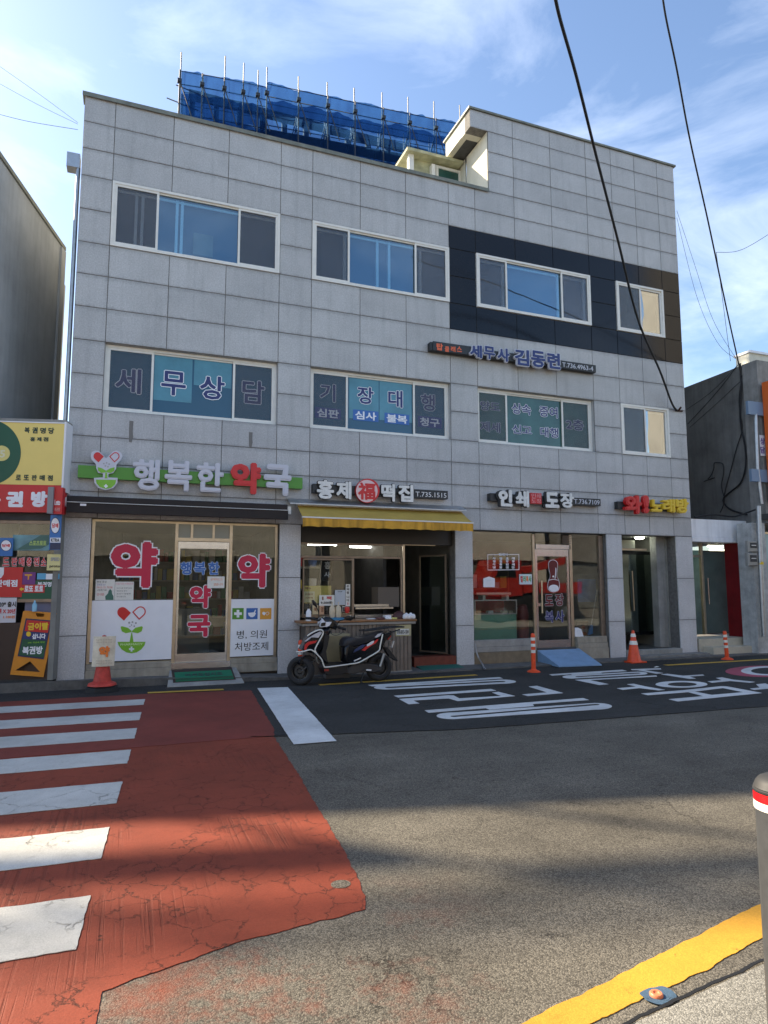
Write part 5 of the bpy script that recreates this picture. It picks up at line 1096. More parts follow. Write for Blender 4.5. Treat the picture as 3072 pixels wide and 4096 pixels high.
# ================================================================== STREET THINGS
# scooter (heading left, parked along the kerb)
YC = -1.20
def SP(x, y, Y=YC): return P('S', x, y, Y)
sc = thing('scooter', (3.4, YC, 0), 'black scooter with red accents and a white tubular guard parked by the kerb', 'scooter')
def wheel(cx, cy, r, ang, nm):
    X, Z = SP(cx, cy); Z = r+.001
    ax = (math.sin(R(ang)), math.cos(R(ang)), 0)
    tyre_r = .052
    prof = [(r-tyre_r+tyre_r*math.cos(t), tyre_r*1.05*math.sin(t)) for t in [2*math.pi*i/14 for i in range(15)]]
    w = part(nm, MB().lathe((X, YC, Z), prof, 36, ax), rubber, sc)
    rim = MB().lathe((X, YC, Z), [(r-.10, -.03), (r-.085, -.035), (r-.075, -.03), (r-.075, .03), (r-.085, .035), (r-.10, .03), (r-.10, -.03)], 32, ax)
    dirv = Vector((math.cos(R(ang)), -math.sin(R(ang)), 0))
    for i in range(5):
        t = 2*math.pi*i/5+.3; d = dirv*math.cos(t)+Vector((0, 0, 1))*math.sin(t)
        rim.tube([Vector((X, YC, Z))+d*.03, Vector((X, YC, Z))+d*(r-.09)], .014, 6)
    rim.lathe((X, YC, Z), [(0, -.05), (.035, -.05), (.035, .05), (0, .05)], 14, ax)
    rim.lathe((X, YC, Z), [(0, .02), (.15, .02), (.15, .03), (0, .03)], 20, ax)
    part('rim', rim, mat('dark_alloy', (.05, .05, .05), .35, .6), w)
    part('brake_disc', MB().lathe((X, YC, Z), [(.05, -.056), (.085, -.056), (.085, -.052), (.05, -.052)], 24, ax), MATS['dark_alloy'], w)
    return X, Z
fx0, fz0 = wheel(310, 1040, .235, 34, 'front_wheel'); rx_, rz_ = wheel(1250, 962, .235, 0, 'rear_wheel')
def body(name, pts, w, m, ins=.85, dy=0.0): return part(name, MB().prof([SP(x, y) for x, y in pts], YC+dy, w, ins), m, sc)
body('front_fender', [(265, 900), (300, 850), (360, 815), (420, 815), (470, 850), (480, 900), (440, 880), (380, 872), (320, 890), (285, 930)], .075, black_gloss)
body('front_cowl', [(300, 745), (330, 690), (370, 610), (420, 560), (500, 505), (560, 490), (640, 480), (650, 520), (615, 600), (600, 640), (560, 720), (500, 800), (430, 790), (360, 770)], .17, black_gloss, .78)
body('leg_shield', [(560, 520), (625, 560), (610, 640), (598, 700), (580, 760), (592, 860), (605, 915), (560, 890), (500, 810), (540, 720)], .19, black_p)
body('handlebar_cowl', [(540, 370), (590, 345), (640, 350), (700, 390), (745, 430), (735, 480), (720, 510), (650, 490), (570, 480), (530, 440)], .12, black_gloss, .7)
# headlight and cowl trims on the street side
def trim(name, pts, yo, m, d=.012): return part(name, MB().prism([SP(x, y, YC-yo) for x, y in pts], YC-yo-d, YC-yo), m, sc)
body('headlight', [(528, 430), (545, 365), (575, 405), (672, 408), (640, 460), (600, 478), (545, 476)], .135, mat('headlamp', (.70, .72, .78), .12), .8)
trim('headlight_bezel', [(553, 445), (560, 425), (612, 420), (606, 462), (555, 468)], .137, black_gloss, .006)
trim('silver_trim', [(352, 650), (400, 610), (480, 560), (545, 530), (565, 545), (520, 605), (440, 600), (375, 650)], .165, mat('silver_paint', (.55, .58, .66), .3, .3))
trim('red_trim', [(350, 750), (360, 690), (400, 655), (505, 638), (490, 665), (410, 690), (385, 720), (375, 755)], .172, red_letter, .01)
body('floorboard', [(570, 905), (610, 912), (800, 900), (850, 905), (860, 1010), (760, 1040), (620, 1050), (560, 1030), (540, 960)], .17, black_p, .9)
body('under_seat_body', [(790, 720), (830, 680), (900, 700), (1100, 650), (1200, 600), (1290, 560), (1300, 640), (1260, 740), (1120, 830), (1000, 900), (850, 930), (800, 880)], .165, black_gloss, .85)
body('seat', [(785, 700), (795, 640), (830, 602), (880, 592), (980, 600), (1080, 570), (1180, 545), (1290, 520), (1290, 560), (1180, 620), (1060, 670), (930, 705), (830, 725)], .15, mat('seat_vinyl', (.02, .021, .026), .55, bscale=15, bstr=.2), .8)
body('rear_cowl', [(1060, 700), (1200, 620), (1310, 545), (1385, 520), (1385, 560), (1310, 640), (1260, 760), (1120, 800)], .13, black_gloss, .8)
trim('red_trim', [(1045, 755), (1110, 700), (1195, 650), (1235, 620), (1245, 630), (1215, 670), (1140, 715), (1080, 765)], .167, red_letter, .008)
trim('navy_trim', [(945, 785), (960, 750), (1050, 690), (1100, 690), (1040, 740)], .167, mat('navy_paint', (.02, .04, .12), .3), .008)
trim('badge', [(1105, 690), (1165, 650), (1195, 640), (1190, 668), (1160, 690), (1112, 712)], .176, letter_white, .003)
trim('silver_trim', [(1200, 600), (1240, 560), (1285, 548), (1265, 585), (1225, 605)], .16, MATS['silver_paint'], .01)
trim('badge', [(945, 880), (1030, 842), (1036, 852), (952, 892)], .15, letter_white, .02)
trim('badge', [(594, 985), (650, 982), (650, 1008), (594, 1010)], .172, mat('dull_red_badge', (.3, .03, .02), .5), .003)
trim('badge', [(1100, 985), (1160, 988), (1158, 1005), (1098, 1002)], .15, letter_white, .02)
body('engine_case', [(860, 930), (980, 900), (1100, 900), (1230, 920), (1290, 960), (1270, 1010), (1180, 1020), (1060, 1000), (940, 1040), (850, 1040), (760, 1030)], .09, mat('engine_grey', (.04, .04, .042), .45, .4, bscale=30, bstr=.5), .85)
part('fork', MB().tube([(fx0, YC-.06, fz0), (*[SP(470, 870)[0]], YC-.06, SP(470, 870)[1])], .018, 10).tube([(fx0, YC+.06, fz0), (*[SP(470, 870)[0]], YC+.06, SP(470, 870)[1])], .018, 10), mat('fork_grey', (.08, .08, .08), .35, .7), sc)
part('shock_absorber', MB().tube([(rx_-.01, YC-.10, rz_+.02), (SP(1290, 790)[0], YC-.10, SP(1290, 790)[1])], [.02, .028], 10), galv, sc)
part('rear_mudguard', MB().prism([SP(1300, 715), SP(1345, 720), SP(1410, 800), SP(1470, 882), SP(1455, 884), SP(1370, 830)], YC-.06, YC+.06), black_p, sc)
def gtube(pts, r=.0115, n=8, yo=-.185): return [(*[SP(x, y, YC+yo)[0]], YC+yo, SP(x, y, YC+yo)[1]) for x, y in pts]
gm_ = mat('white_tube', (.74, .73, .66), .3, .1)
def smooth(pts, n=6):
    pts = [Vector(p) for p in pts]; out = []
    for i in range(len(pts)-1):
        p0, p1, p2, p3 = pts[max(i-1, 0)], pts[i], pts[i+1], pts[min(i+2, len(pts)-1)]
        for k in range(n):
            t = k/n; out.append(.5*((2*p1)+(-p0+p2)*t+(2*p0-5*p1+4*p2-p3)*t*t+(-p0+3*p1-3*p2+p3)*t**3))
    out.append(pts[-1]); return out
part('guard_bar', MB().tube(smooth(gtube([(390, 582), (450, 545), (520, 515), (560, 513), (578, 530), (575, 570), (520, 670), (485, 745), (500, 795), (560, 865), (590, 945), (615, 962), (760, 945), (900, 925), (1010, 905), (1130, 840), (1250, 765), (1270, 700), (1300, 562)])), .0115, 8)
     .tube(smooth(gtube([(255, 775), (300, 778), (350, 770), (420, 752), (460, 765), (500, 800)])), .0115, 8), gm_, sc)
part('guard_bar', MB().tube(smooth([(p[0]+.02, YC+.185, p[2]) for p in gtube([(560, 865), (590, 945), (760, 945), (900, 925), (1010, 905), (1250, 765), (1300, 562)])]), .0115, 8), gm_, sc)
rk = MB()
for yo in (-.11, 0, .11): rk.tube([(*[SP(1040, 520)[0]], YC+yo, SP(1040, 520)[1]), (SP(1180, 505)[0], YC+yo, SP(1180, 505)[1]), (SP(1340, 480)[0], YC+yo, SP(1340, 480)[1]), (SP(1530, 465)[0], YC+yo, SP(1530, 470)[1])], .012, 8)
for x, y in ((1100, 515), (1250, 495), (1400, 478), (1500, 470)): X, Z = SP(x, y); rk.box(X-.03, X+.03, YC-.12, YC+.12, Z-.008, Z+.008)
rk.tube([(SP(1045, 560)[0], YC-.11, SP(1045, 560)[1]), (SP(1042, 500)[0], YC-.11, SP(1042, 495)[1])], .012, 8).tube([(SP(1300, 560)[0], YC-.11, SP(1300, 560)[1]), (SP(1480, 505)[0], YC-.1, SP(1480, 500)[1])], .012, 8)
part('rear_rack', rk, black_p, sc)
part('tail_light', MB().prism([SP(1335, 600), SP(1375, 565), SP(1385, 580), SP(1345, 630)], YC-.08, YC+.08), mat('tail_red', (.4, .01, .01), .2), sc)
part('handlebar', MB().tube([(SP(430, 365)[0]-.02, YC-.02, SP(430, 365)[1]), (SP(540, 400)[0], YC+.0, SP(540, 400)[1]), (SP(740, 470)[0], YC-.02, SP(740, 470)[1]), (SP(835, 500)[0], YC-.06, SP(835, 500)[1])], .016, 8), black_p, sc)
part('grip', MB().tube([(SP(405, 370)[0]-.05, YC+.02, SP(405, 370)[1]), (SP(480, 375)[0], YC, SP(480, 375)[1])], .022, 10), rubber, sc)
part('grip', MB().tube([(SP(755, 480)[0], YC-.03, SP(755, 480)[1]), (SP(840, 502)[0], YC-.08, SP(840, 502)[1])], .022, 10), rubber, sc)
part('mirror', MB().prof([SP(445, 160), SP(455, 148), SP(480, 160), SP(505, 195), SP(512, 235), SP(500, 240), SP(460, 205)], YC+.02, .02, .8).tube([(SP(505, 230)[0], YC+.02, SP(505, 230)[1]), (SP(530, 300)[0], YC+.02, SP(530, 300)[1]), (SP(530, 360)[0], YC, SP(530, 360)[1])], .008, 6), black_gloss, sc)
part('mirror', MB().prof([SP(815, 380), SP(835, 345), SP(870, 332), (SP(930, 350)), SP(928, 370), SP(890, 398), SP(840, 392)], YC-.10, .02, .8).tube([(SP(820, 380)[0], YC-.1, SP(820, 380)[1]), (SP(765, 400)[0], YC-.06, SP(765, 400)[1]), (SP(745, 440)[0], YC-.02, SP(745, 440)[1])], .008, 6), black_gloss, sc)
part('brake_cable', MB().tube(smooth([(SP(760, 470)[0], YC-.02, SP(760, 470)[1]), (SP(790, 520)[0], YC-.14, SP(790, 525)[1]), (SP(700, 560)[0], YC-.16, SP(700, 570)[1]), (SP(640, 520)[0], YC-.10, SP(640, 540)[1])]), .005, 6).tube(smooth([(SP(560, 400)[0], YC-.02, SP(560, 400)[1]), (SP(500, 440)[0], YC-.12, SP(500, 450)[1]), (SP(520, 520)[0], YC-.1, SP(520, 520)[1]), (SP(430, 860)[0], YC-.08, SP(430, 860)[1])]), .005, 6), black_p, sc)
part('number_plate', MB().obox((SP(1400, 680)[0], YC, SP(1400, 680)[1]), (1, 0, -.35), (0, 1, 0), (.35, 0, 1), .004, .10, .055), paper, sc)
part('kickstand', MB().tube([(SP(1050, 1030)[0], YC-.07, SP(1050, 1020)[1]), (SP(1010, 1120)[0], YC-.11, .012), (SP(1035, 1128)[0], YC-.12, .008)], .012, 8), black_p, sc)
part('exhaust', MB().tube([(SP(870, 1010)[0], YC+.08, SP(870, 1000)[1]), (SP(1050, 980)[0], YC+.11, SP(1050, 980)[1]), (SP(1330, 900)[0], YC+.12, SP(1330, 900)[1])], [.02, .045, .05], 12), steel, sc)

# orange delineator posts
def post(x, y, h, label, tilt=0):
    t = thing('delineator_post', (x, y, 0), label, 'bollard', 'orange delineator posts along the far kerb')
    part('base', MB().lathe((x, y, 0), [(.125, .0), (.125, .012), (.10, .03), (.055, .045), (.045, .06)], 24), orange_p, t)
    part('post', MB().lathe((x, y, .045), [(.042, 0), (.040, h-.09), (.038, h-.07), (.025, h-.05), (0, h-.045)], 20), orange_p, t)
    for k in range(3): part('reflective_band', MB().lathe((x, y, h-.135-.115*k), [(.0425, 0), (.0425, .055)], 20), refl_white, t)
    if tilt: t.rotation_euler = (0, R(tilt), 0)
    return t
b1 = Gd(1153, 1452); b2 = Gd(1571, 1425)
p1_ = post(b1[0], b1[1], .72, 'orange striped post beside the blue ramp plate')
post(b2[0], b2[1], .62, 'orange striped post in front of the white steps', -3)
y_ = -.55; x_ = P('S', 306, 800, y_)[0]; post(x_, y_, .68, 'orange striped post half hidden behind the scooter front wheel')
# right traffic cone
cx_, cy_ = Gd(1370, 1431)
tcn = thing('traffic_cone', (cx_, cy_, 0), 'orange traffic cone with two white bands in front of the stair entrance', 'traffic cone')
part('base', MB().bbox(cx_-.19, cx_+.19, cy_-.17, cy_+.17, .002, .03, .008), orange_p, tcn)
part('cone', MB().lathe((cx_, cy_, .03), [(.15, 0), (.135, .03), (.028, .62), (.018, .635), (0, .635)], 28), orange_p, tcn)
for a, b in ((.34, .42), (.50, .57)):
    f_ = lambda z: .138-(z)*.17+.004
    part('reflective_band', MB().lathe((cx_, cy_, .03), [(.1405-(a-.03)*.1814+.001, a), (.1405-(b-.03)*.1814+.001, b)], 28), refl_white, tcn)
# left cone with paper notice on a weighted base
lx, ly = Q('H', 140, 1470, .03)
lc = thing('traffic_cone', (lx, ly, 0), 'worn red traffic cone wearing a paper pharmacy notice in front of the pharmacy', 'traffic cone')
base = [(.26*math.cos(R(22.5+45*i)), .22*math.sin(R(22.5+45*i))) for i in range(8)]
mb = MB(); vs_ = [(lx+x, ly+y, .006) for x, y in base]+[(lx+x*.95, ly+y*.95, .07) for x, y in base]+[(lx+x*.6, ly+y*.6, .11) for x, y in base]
mb.add(vs_, [tuple(range(16, 24))]+[(i+8*j, (i+1) % 8+8*j, (i+1) % 8+8*j+8, i+8*j+8) for j in range(2) for i in range(8)])
part('base', mb, rubber, lc)
part('cone', MB().lathe((lx, ly, .10), [(.21, 0), (.20, .03), (.13, .06), (.03, .75), (0, .76)], 26), mat('worn_red_plastic', (.50, .05, .035), .6, nscale=10, namt=.3), lc)
X0, X1, z0, z1 = XZ('H', 62, 1028, 250, 1278, ly-.13)
n_ = 8; vs_, fs_ = [], []
for i in range(n_+1):
    for j in range(n_+1):
        t, s_ = i/n_, j/n_; bulge = .05*(1-(2*t-1)**2); vs_.append((X0+(X1-X0)*t+.012*(s_-.5), ly-.08-bulge+.006*math.sin(9*s_+4*t), z0+(z1-z0)*s_))
for i in range(n_):
    for j in range(n_): q = i*(n_+1)+j; fs_.append((q, q+n_+1, q+n_+2, q+1))
part('paper_notice', MB().add(vs_, fs_, True), mat('creased_paper', (.70, .64, .50), .8, nscale=14, namt=.15, bscale=18, bstr=.8), lc)
ftext('H', '약', 112, 208, 1108, 1200, ly-.142, orange_t, lc, name='letter', depth=.002, bold=.07)
for yy in (1050, 1072, 1225, 1245): ftext('H', '처방전 조제 안내', 90, 222, yy, yy+11, ly-.136, mat('faint_print', (.42, .34, .25), .7), lc, depth=.001)
# entrance mat of the pharmacy
ma = thing('door_mat', (1.2, -.35, .1), 'green ribbed rubber mat on the sloping step of the pharmacy door', 'mat')
def stepz(y): return .20-(.05-y)/.67*.18
mx0, mx1 = mx('H', 745, 1300, -.2), mx('H', 1215, 1300, -.2)
def slab(x0, x1, ya, yb, dz0, dz1): return MB().add([(x0, ya, stepz(ya)+dz1), (x1, ya, stepz(ya)+dz1), (x1, yb, stepz(yb)+dz1), (x0, yb, stepz(yb)+dz1), (x0, ya, stepz(ya)+dz0), (x1, ya, stepz(ya)+dz0), (x1, yb, stepz(yb)+dz0), (x0, yb, stepz(yb)+dz0)], [(0, 1, 2, 3), (4, 7, 6, 5), (3, 2, 6, 7), (0, 4, 5, 1), (0, 3, 7, 4), (1, 5, 6, 2)])
part('mat_border', slab(mx0-.04, mx1+.03, 0.02, -.50, .002, .012), mat('brown_mat', (.05, .035, .028), .9), ma)
part('mat_surface', slab(mx0, mx1, -.13, -.49, .0125, .022), mat('green_mat', (.01, .17, .085), .8), ma)
for i in range(4): part('mat_rib', slab(mx0, mx1, -.40-.022*i, -.408-.022*i, .0225, .028), dark_green, ma)
text('lettering', '어서오십시오', (mx0+.16, -.34, stepz(-.34)+.0225), (1, 0, 0), (0, .966, .259), (mx1-mx0)*.66, .14, .002, blk_t, ma, .03)
# blue recycling thing left out: A-board by the lottery shop
AB = thing('a_board', (-1.55, .0, .15), 'orange plastic A board advertising gold teeth buying, leaning by the lottery shop', 'sign board')
d0 = 1.35*0  # plane of the board leans back
def LB(x, y, Y=-.05): return P('L', x, y, Y)
def abp(name, loops, Y, d, m, par=AB): return fill(name, [[P('L', x, y, Y) for x, y in lp] for lp in loops], ((0, Y, 0), (1, 0, 0), (0, 0, 1)), d, m, par)
Yb = -.12
org = mat('board_orange', (.66, .25, .02), .45, nscale=4, namt=.12)
abp('panel', [[(190, 1598), (205, 1592), (460, 1612), (352, 2125), (85, 2105)], [(290, 1618), (298, 1612), (352, 1617), (360, 1628), (352, 1642), (300, 1642)][::-1], [(125, 2072), (245, 1998), (328, 2087)][::-1]], Yb, .05, org)
abp('back_panel', [[(300, 1600), (460, 1612), (440, 1800), (380, 2125), (352, 2125)]], Yb+.25, .03, org)
Ya_ = Yb-.052
abp('poster_frame', [[(208, 1655), (415, 1672), (352, 1985), (142, 1960)]], Ya_, .006, mat('poster_navy', (.02, .03, .08), .4))
abp('poster_band', [[(216, 1668), (402, 1682), (385, 1772), (198, 1757)]], Ya_-.007, .002, red_sign)
abp('poster_band', [[(196, 1762), (384, 1777), (374, 1832), (184, 1817)]], Ya_-.007, .002, mat('poster_blue', (.02, .03, .15), .4))
abp('poster_band', [[(182, 1822), (373, 1837), (348, 1970), (152, 1950)]], Ya_-.007, .002, dark_green)
for s, a, b, c, d, m_ in (('금이빨', 222, 390, 1690, 1750, letter_yellow), ('삽니다', 258, 368, 1778, 1822, white_board), ('복권방', 178, 345, 1880, 1945, white_board)):
    ftext('L', s, a, b, c, d, Ya_-.010, m_, AB, depth=.002, bold=.06)
fshape('dot', 'L', [circ(230, 1782, 20, 20, 16)], Ya_-.010, .002, letter_yellow, AB)
ftext('L', '24K 귀금속 매입', 222, 358, 1842, 1856, Ya_-.010, lime, AB, depth=.002, bold=.03)

# ================================================================== LEFT: lottery shop and concrete building
exL = Vector((.9719, -.2351, 0)); eyL = Vector((.2351, .9719, 0))
LS = thing('lottery_shop', (-2.0, .5, 0), 'single storey lottery shop with a yellow and red fascia sign at the left edge', 'shop')
cor = Vector((-1.03, -.30, 0))                            # right front corner of the shop sign
def fl(s, d, z): q = cor+exL*s+eyL*d; return (q.x, q.y, z)   # s along the front (negative = left), d depth
def lbox(mb, s0, s1, d0, d1, z0, z1):
    c = cor+exL*(s0+s1)/2+eyL*(d0+d1)/2; return mb.obox((c.x, c.y, (z0+z1)/2), exL, eyL, (0, 0, 1), abs(s1-s0)/2, abs(d1-d0)/2, abs(z1-z0)/2)
def Lp(x, y, d=0.0):                                      # photo px (crop L) -> (s, z) on the shop's front plane
    dr = ray(*nat('L', x, y)); o = cor+eyL*d; nrm = -eyL; t = (o-CAMPOS).dot(nrm)/dr.dot(nrm); q = CAMPOS+dr*t; return (q-cor).dot(exL), q.z
def Ltext(s, a, b, c, d, m_, par, dp=0.0, depth=.004, bold=.04, name='lettering', grow=0, gm=None):
    s0, z0 = Lp((a), d, dp); s1, z1 = Lp(b, c, dp); z0 = Lp((a+b)/2, d, dp)[1]; z1 = Lp((a+b)/2, c, dp)[1]
    O = cor+exL*s0+eyL*dp; O.z = z0
    if gm: text(name+'_outline', s, O, exL, (0, 0, 1), s1-s0, z1-z0, depth*.5, gm, par, bold, grow)
    return text(name, s, O, exL, (0, 0, 1), s1-s0, z1-z0, depth, m_, par, bold)
def Lboard(a, b, c, d, m_, par, dp, name='poster', th=.004):
    s0, s1 = Lp(a, (c+d)/2, dp)[0], Lp(b, (c+d)/2, dp)[0]; z0, z1 = Lp((a+b)/2, d, dp)[1], Lp((a+b)/2, c, dp)[1]
    return part(name, lbox(MB(), s0, s1, dp, dp+th, z0, z1), m_, par)
zs_ = [Lp(480, y)[1] for y in (75, 585, 805)]             # top of yellow, yellow/red line, bottom of red
part('shop_body', lbox(lbox(MB(), -6, .0, 4.2, 4.3, 0, zs_[0]-.05), -6, 0, .3, 4.2, zs_[0]-.12, zs_[0]-.02), concrete_dark, LS)
part('side_wall', lbox(MB(), -.10, -.02, .1, 4.2, .15, zs_[0]-.13), mid_in, LS); part('side_wall', lbox(MB(), -3.9, -3.8, .1, 4.2, .15, zs_[0]-.13), mid_in, LS)
part('shop_floor', lbox(MB(), -6, -.1, .1, 4.2, .02, .165), dark_in, LS)
part('roof_edge', lbox(MB(), -6, .02, .0, .35, zs_[0]-.01, zs_[0]+.035), concrete, LS)
sg = thing('lottery_sign', (-1.8, -.2, 3.4), 'yellow and red fascia sign box of the lottery shop with a dark green disc', 'sign')
part('sign_box', lbox(MB(), -5, 0, .0, .30, zs_[1], zs_[0]-.012), yellow_sign, sg); part('sign_box', lbox(MB(), -5, -.01, -.004, .30, zs_[2], zs_[1]-.002), red_sign, sg)
part('edge_trim', lbox(lbox(MB(), 0.001, .03, -.01, .31, zs_[1]-.1, zs_[0]), -5, 0, -.012, -.001, zs_[0]-.03, zs_[0]-.0125), white_paint, sg)
def Lfill(name, lp, dp, th, m_, par):
    q = cor+eyL*dp; return fill(name, [[Lp(x, y, dp) for x, y in l_] for l_ in lp], ((q.x, q.y, 0), exL, (0, 0, 1)), th, m_, par)
Lfill('green_disc', [circ(-90, 320, 258, 262, 64)], -.0015, .003, dark_green, sg); Lfill('yellow_ball', [circ(12, 328, 68, 62, 32)], -.005, .003, mat('ball_yellow', (.72, .62, .2), .4), sg)
Ltext('45', -55, 44, 300, 362, mat('ball_digit', (.75, .72, .5), .5), sg, -.009, .002, .04)
for s, a, b, c, d in (('복', 196, 240, 118, 165), ('권', 258, 305, 118, 168), ('명', 322, 370, 122, 170), ('당', 388, 437, 122, 172), ('홍', 242, 285, 198, 232), ('제', 296, 335, 198, 232), ('점', 348, 390, 198, 232)): Ltext(s, a, b, c, d, mat('green_black', (.02, .05, .03), .5), sg, -.002, .004, .05)
for i, ch in enumerate('로또판매점'): Ltext(ch, 125+i*64, 170+i*64, 500+i, 545+i, mat('green_black', (.02, .05, .03), .5), sg, -.002, .004, .055)
for s, a, b in (('복', -140, 10), ('권', 45, 192), ('방', 245, 385)): Ltext(s, a, b, 632, 762, white_board, sg, -.006, .006, .07)
# little projecting cigarette signs
pj = thing('projecting_sign', (-1.2, -.5, 3), 'small red box sign projecting from the corner of the lottery fascia', 'sign')
a = Lp(425, 700, -.35); part('sign_box', lbox(MB(), Lp(385, 700, -.35)[0], Lp(492, 700, -.35)[0], -.30, -.18, Lp(430, 815, -.3)[1], Lp(430, 602, -.3)[1]), red_sign, pj)
part('side_panel', lbox(MB(), Lp(383, 700, -.35)[0]-.005, Lp(425, 700, -.35)[0], -.345, -.302, Lp(430, 815, -.3)[1], Lp(430, 602, -.3)[1]), mat('grey_panel', (.22, .22, .23), .5), pj)
Ltext('Lotto', 438, 486, 700, 745, white_board, pj, -.302, .003, .04); Ltext('복권방', 438, 484, 765, 795, mat('pink_seal', (.65, .3, .3), .5), pj, -.302, .003, .03)
def tobacco(a, b, c, d, dp, label, sub=True):
    o = thing('tobacco_sign', tuple(cor+exL*Lp(a, c, dp)[0]), label, 'sign'); mm = mat('tobacco_blue', (.03, .16, .45), .4)
    Lboard(a, b, c, d, mm, o, dp, 'sign_panel', .02); cx, cy = (a+b)/2, c+(d-c)*(.42 if not sub else .30); rx = (b-a)*.42; ry = rx*(1.0 if not sub else 1.75)
    Lfill('oval', [circ(cx, cy, rx, ry, 28)], dp-.003, .002, blk_t, o); Lfill('oval', [circ(cx, cy, rx*.88, ry*.93, 28)], dp-.006, .002, white_board, o)
    Ltext('담배', cx-rx*.72, cx+rx*.72, cy-ry*.28, cy+ry*.3, red_t, o, dp-.007, .002, .06)
    if sub:
        Lboard(a+2, b-2, c+(d-c)*.65, c+(d-c)*.79, white_board, o, dp-.003, 'name_strip', .002); Ltext('KTRA', a+10, b-10, c+(d-c)*.67, c+(d-c)*.77, blk_t, o, dp-.005, .002, .04)
        Lboard(a+2, b-2, c+(d-c)*.80, d-3, mat('poster_navy', (.02, .03, .08), .4), o, dp-.003, 'name_strip', .002)
    return o
tobacco(400, 488, 825, 1105, -.12, 'tall blue tobacco sign hanging at the corner beside the granite pillar')
tobacco(-5, 102, 1008, 1155, .05, 'square blue tobacco sign on the lottery shop window', False)
# window with its stickers
YL = .12
lw_ = part('shop_window', lbox(lbox(lbox(MB(), -4, -.03, YL, YL+.05, Lp(300, 895, YL)[1], Lp(300, 870, YL)[1]), -4, -.03, YL, YL+.05, Lp(300, 1500, YL)[1]-.05, Lp(300, 1500, YL)[1]), -.10, -.03, YL-.01, YL+.06, .2, Lp(300, 870, YL)[1]), alu_brown, LS)
part('pane', lbox(MB(), -4, -.10, YL+.02, YL+.026, Lp(300, 1500, YL)[1], Lp(300, 895, YL)[1]), shop_glass, lw_)
part('lower_panel', lbox(MB(), -4, -.10, YL+.0, YL+.05, .16, Lp(300, 1690, YL)[1]), mat('brown_panel', (.05, .028, .02), .5), LS)
part('fascia_underside', lbox(MB(), -4, -.02, .10, .20, Lp(300, 868, YL)[1], zs_[2]), dark_in, LS)
dS = YL-.005
teal_p = mat('teal_poster', (.14, .30, .34), .4, nscale=3, namt=.4)
Lboard(100, 395, 985, 1110, teal_p, lw_, dS, 'poster', .003); Lfill('poster_shape', [[(130, 1105), (330, 985), (395, 985), (395, 1060), (330, 1095)]], dS-.003, .002, mat('poster_green', (.05, .14, .12), .4), lw_)
Ltext('스포츠토토', 235, 375, 1030, 1068, mat('lime_text', (.45, .6, .15), .5), lw_, dS-.005, .002, .05)
for s, a, b in (('카', -40, 0), ('드', 20, 78), ('판', 90, 142), ('매', 150, 200), ('충', 212, 258), ('전', 268, 318), ('소', 328, 375)): Ltext(s, a, b, 1165, 1235, red_t, lw_, dS, .004, .05, grow=.035, gm=white_board)
Lboard(-60, 180, 1245, 1485, red_sign, lw_, dS, 'poster', .003); Ltext('판매점', -40, 142, 1345, 1402, white_board, lw_, dS-.003, .002, .05)
Lfill('shield_logo', [[(-20, 1245), (33, 1245), (30, 1300), (10, 1330), (-20, 1340)]], dS-.004, .002, white_board, lw_)
Lboard(178, 285, 1285, 1382, mat('purple', (.16, .03, .20), .4), lw_, dS, 'poster', .003); Lfill('letter_logo', [[(200, 1300), (258, 1300), (258, 1312), (236, 1314), (232, 1345), (222, 1345), (224, 1314), (200, 1312)]], dS-.003, .002, mat('orange_print', (.72, .33, .04), .5), lw_)
Lboard(298, 368, 1293, 1342, mat('sky_print', (.10, .38, .60), .4), lw_, dS, 'poster', .003); Lboard(369, 438, 1297, 1342, white_board, lw_, dS, 'poster', .003); Lboard(439, 478, 1297, 1340, MATS['sky_print'], lw_, dS, 'poster', .003)
Lboard(165, 440, 1352, 1500, dark_green, lw_, dS+.004, 'poster', .003); Ltext('복권명당', 300, 458, 1362, 1402, white_board, lw_, dS, .002, .04)
Lboard(150, 358, 1385, 1450, red_sign, lw_, dS-.004, 'poster', .003); Ltext('로또 토토', 195, 350, 1393, 1440, white_board, lw_, dS-.007, .002, .06); Lfill('arrow', [[(155, 1420), (175, 1405), (175, 1413), (192, 1413), (192, 1428), (175, 1428), (175, 1437)]], dS-.008, .002, letter_yellow, lw_)
Lboard(378, 485, 1140, 1270, mat('pale_yellow', (.68, .62, .28), .5), lw_, dS-.06, 'poster', .003); Ltext('proto', 398, 484, 1228, 1252, blk_t, lw_, dS-.063, .002, .03); Ltext('SPEED', 408, 480, 1165, 1195, mat('grey_dot', (.35, .35, .35), .5), lw_, dS-.063, .002, .06)
Lboard(-60, 130, 1490, 1690, mat('white_poster', (.62, .62, .66), .5), lw_, dS-.01, 'poster', .003)
for s, a, b, c, d, m_ in (('20* 출시', -10, 130, 1520, 1565, blk_t), ('팩 X 20년', -20, 125, 1578, 1618, red_t), ('1.100원', 25, 120, 1632, 1656, orange_t)): Ltext(s, a, b, c, d, m_, lw_, dS-.013, .002, .04)
Lboard(200, 438, 1508, 1608, mat('lilac_box', (.16, .17, .26), .5), lw_, dS+.06, 'poster', .05)
X, Z = Lp(272, 1600, 0.0); q = cor+exL*X+eyL*.02; solid('bottle', MB().lathe((q.x, q.y, Z), [(0, 0), (.035, 0), (.037, .1), (.015, .14), (.013, .17), (0, .17)], 12), mat('blue_bottle', (.25, .5, .65), .2), 'pale blue plastic bottle standing behind the orange A board', 'bottle')
part('inner_wall', lbox(MB(), -4, -.1, 1.6, 1.7, .17, 3.5), dark_in, LS)
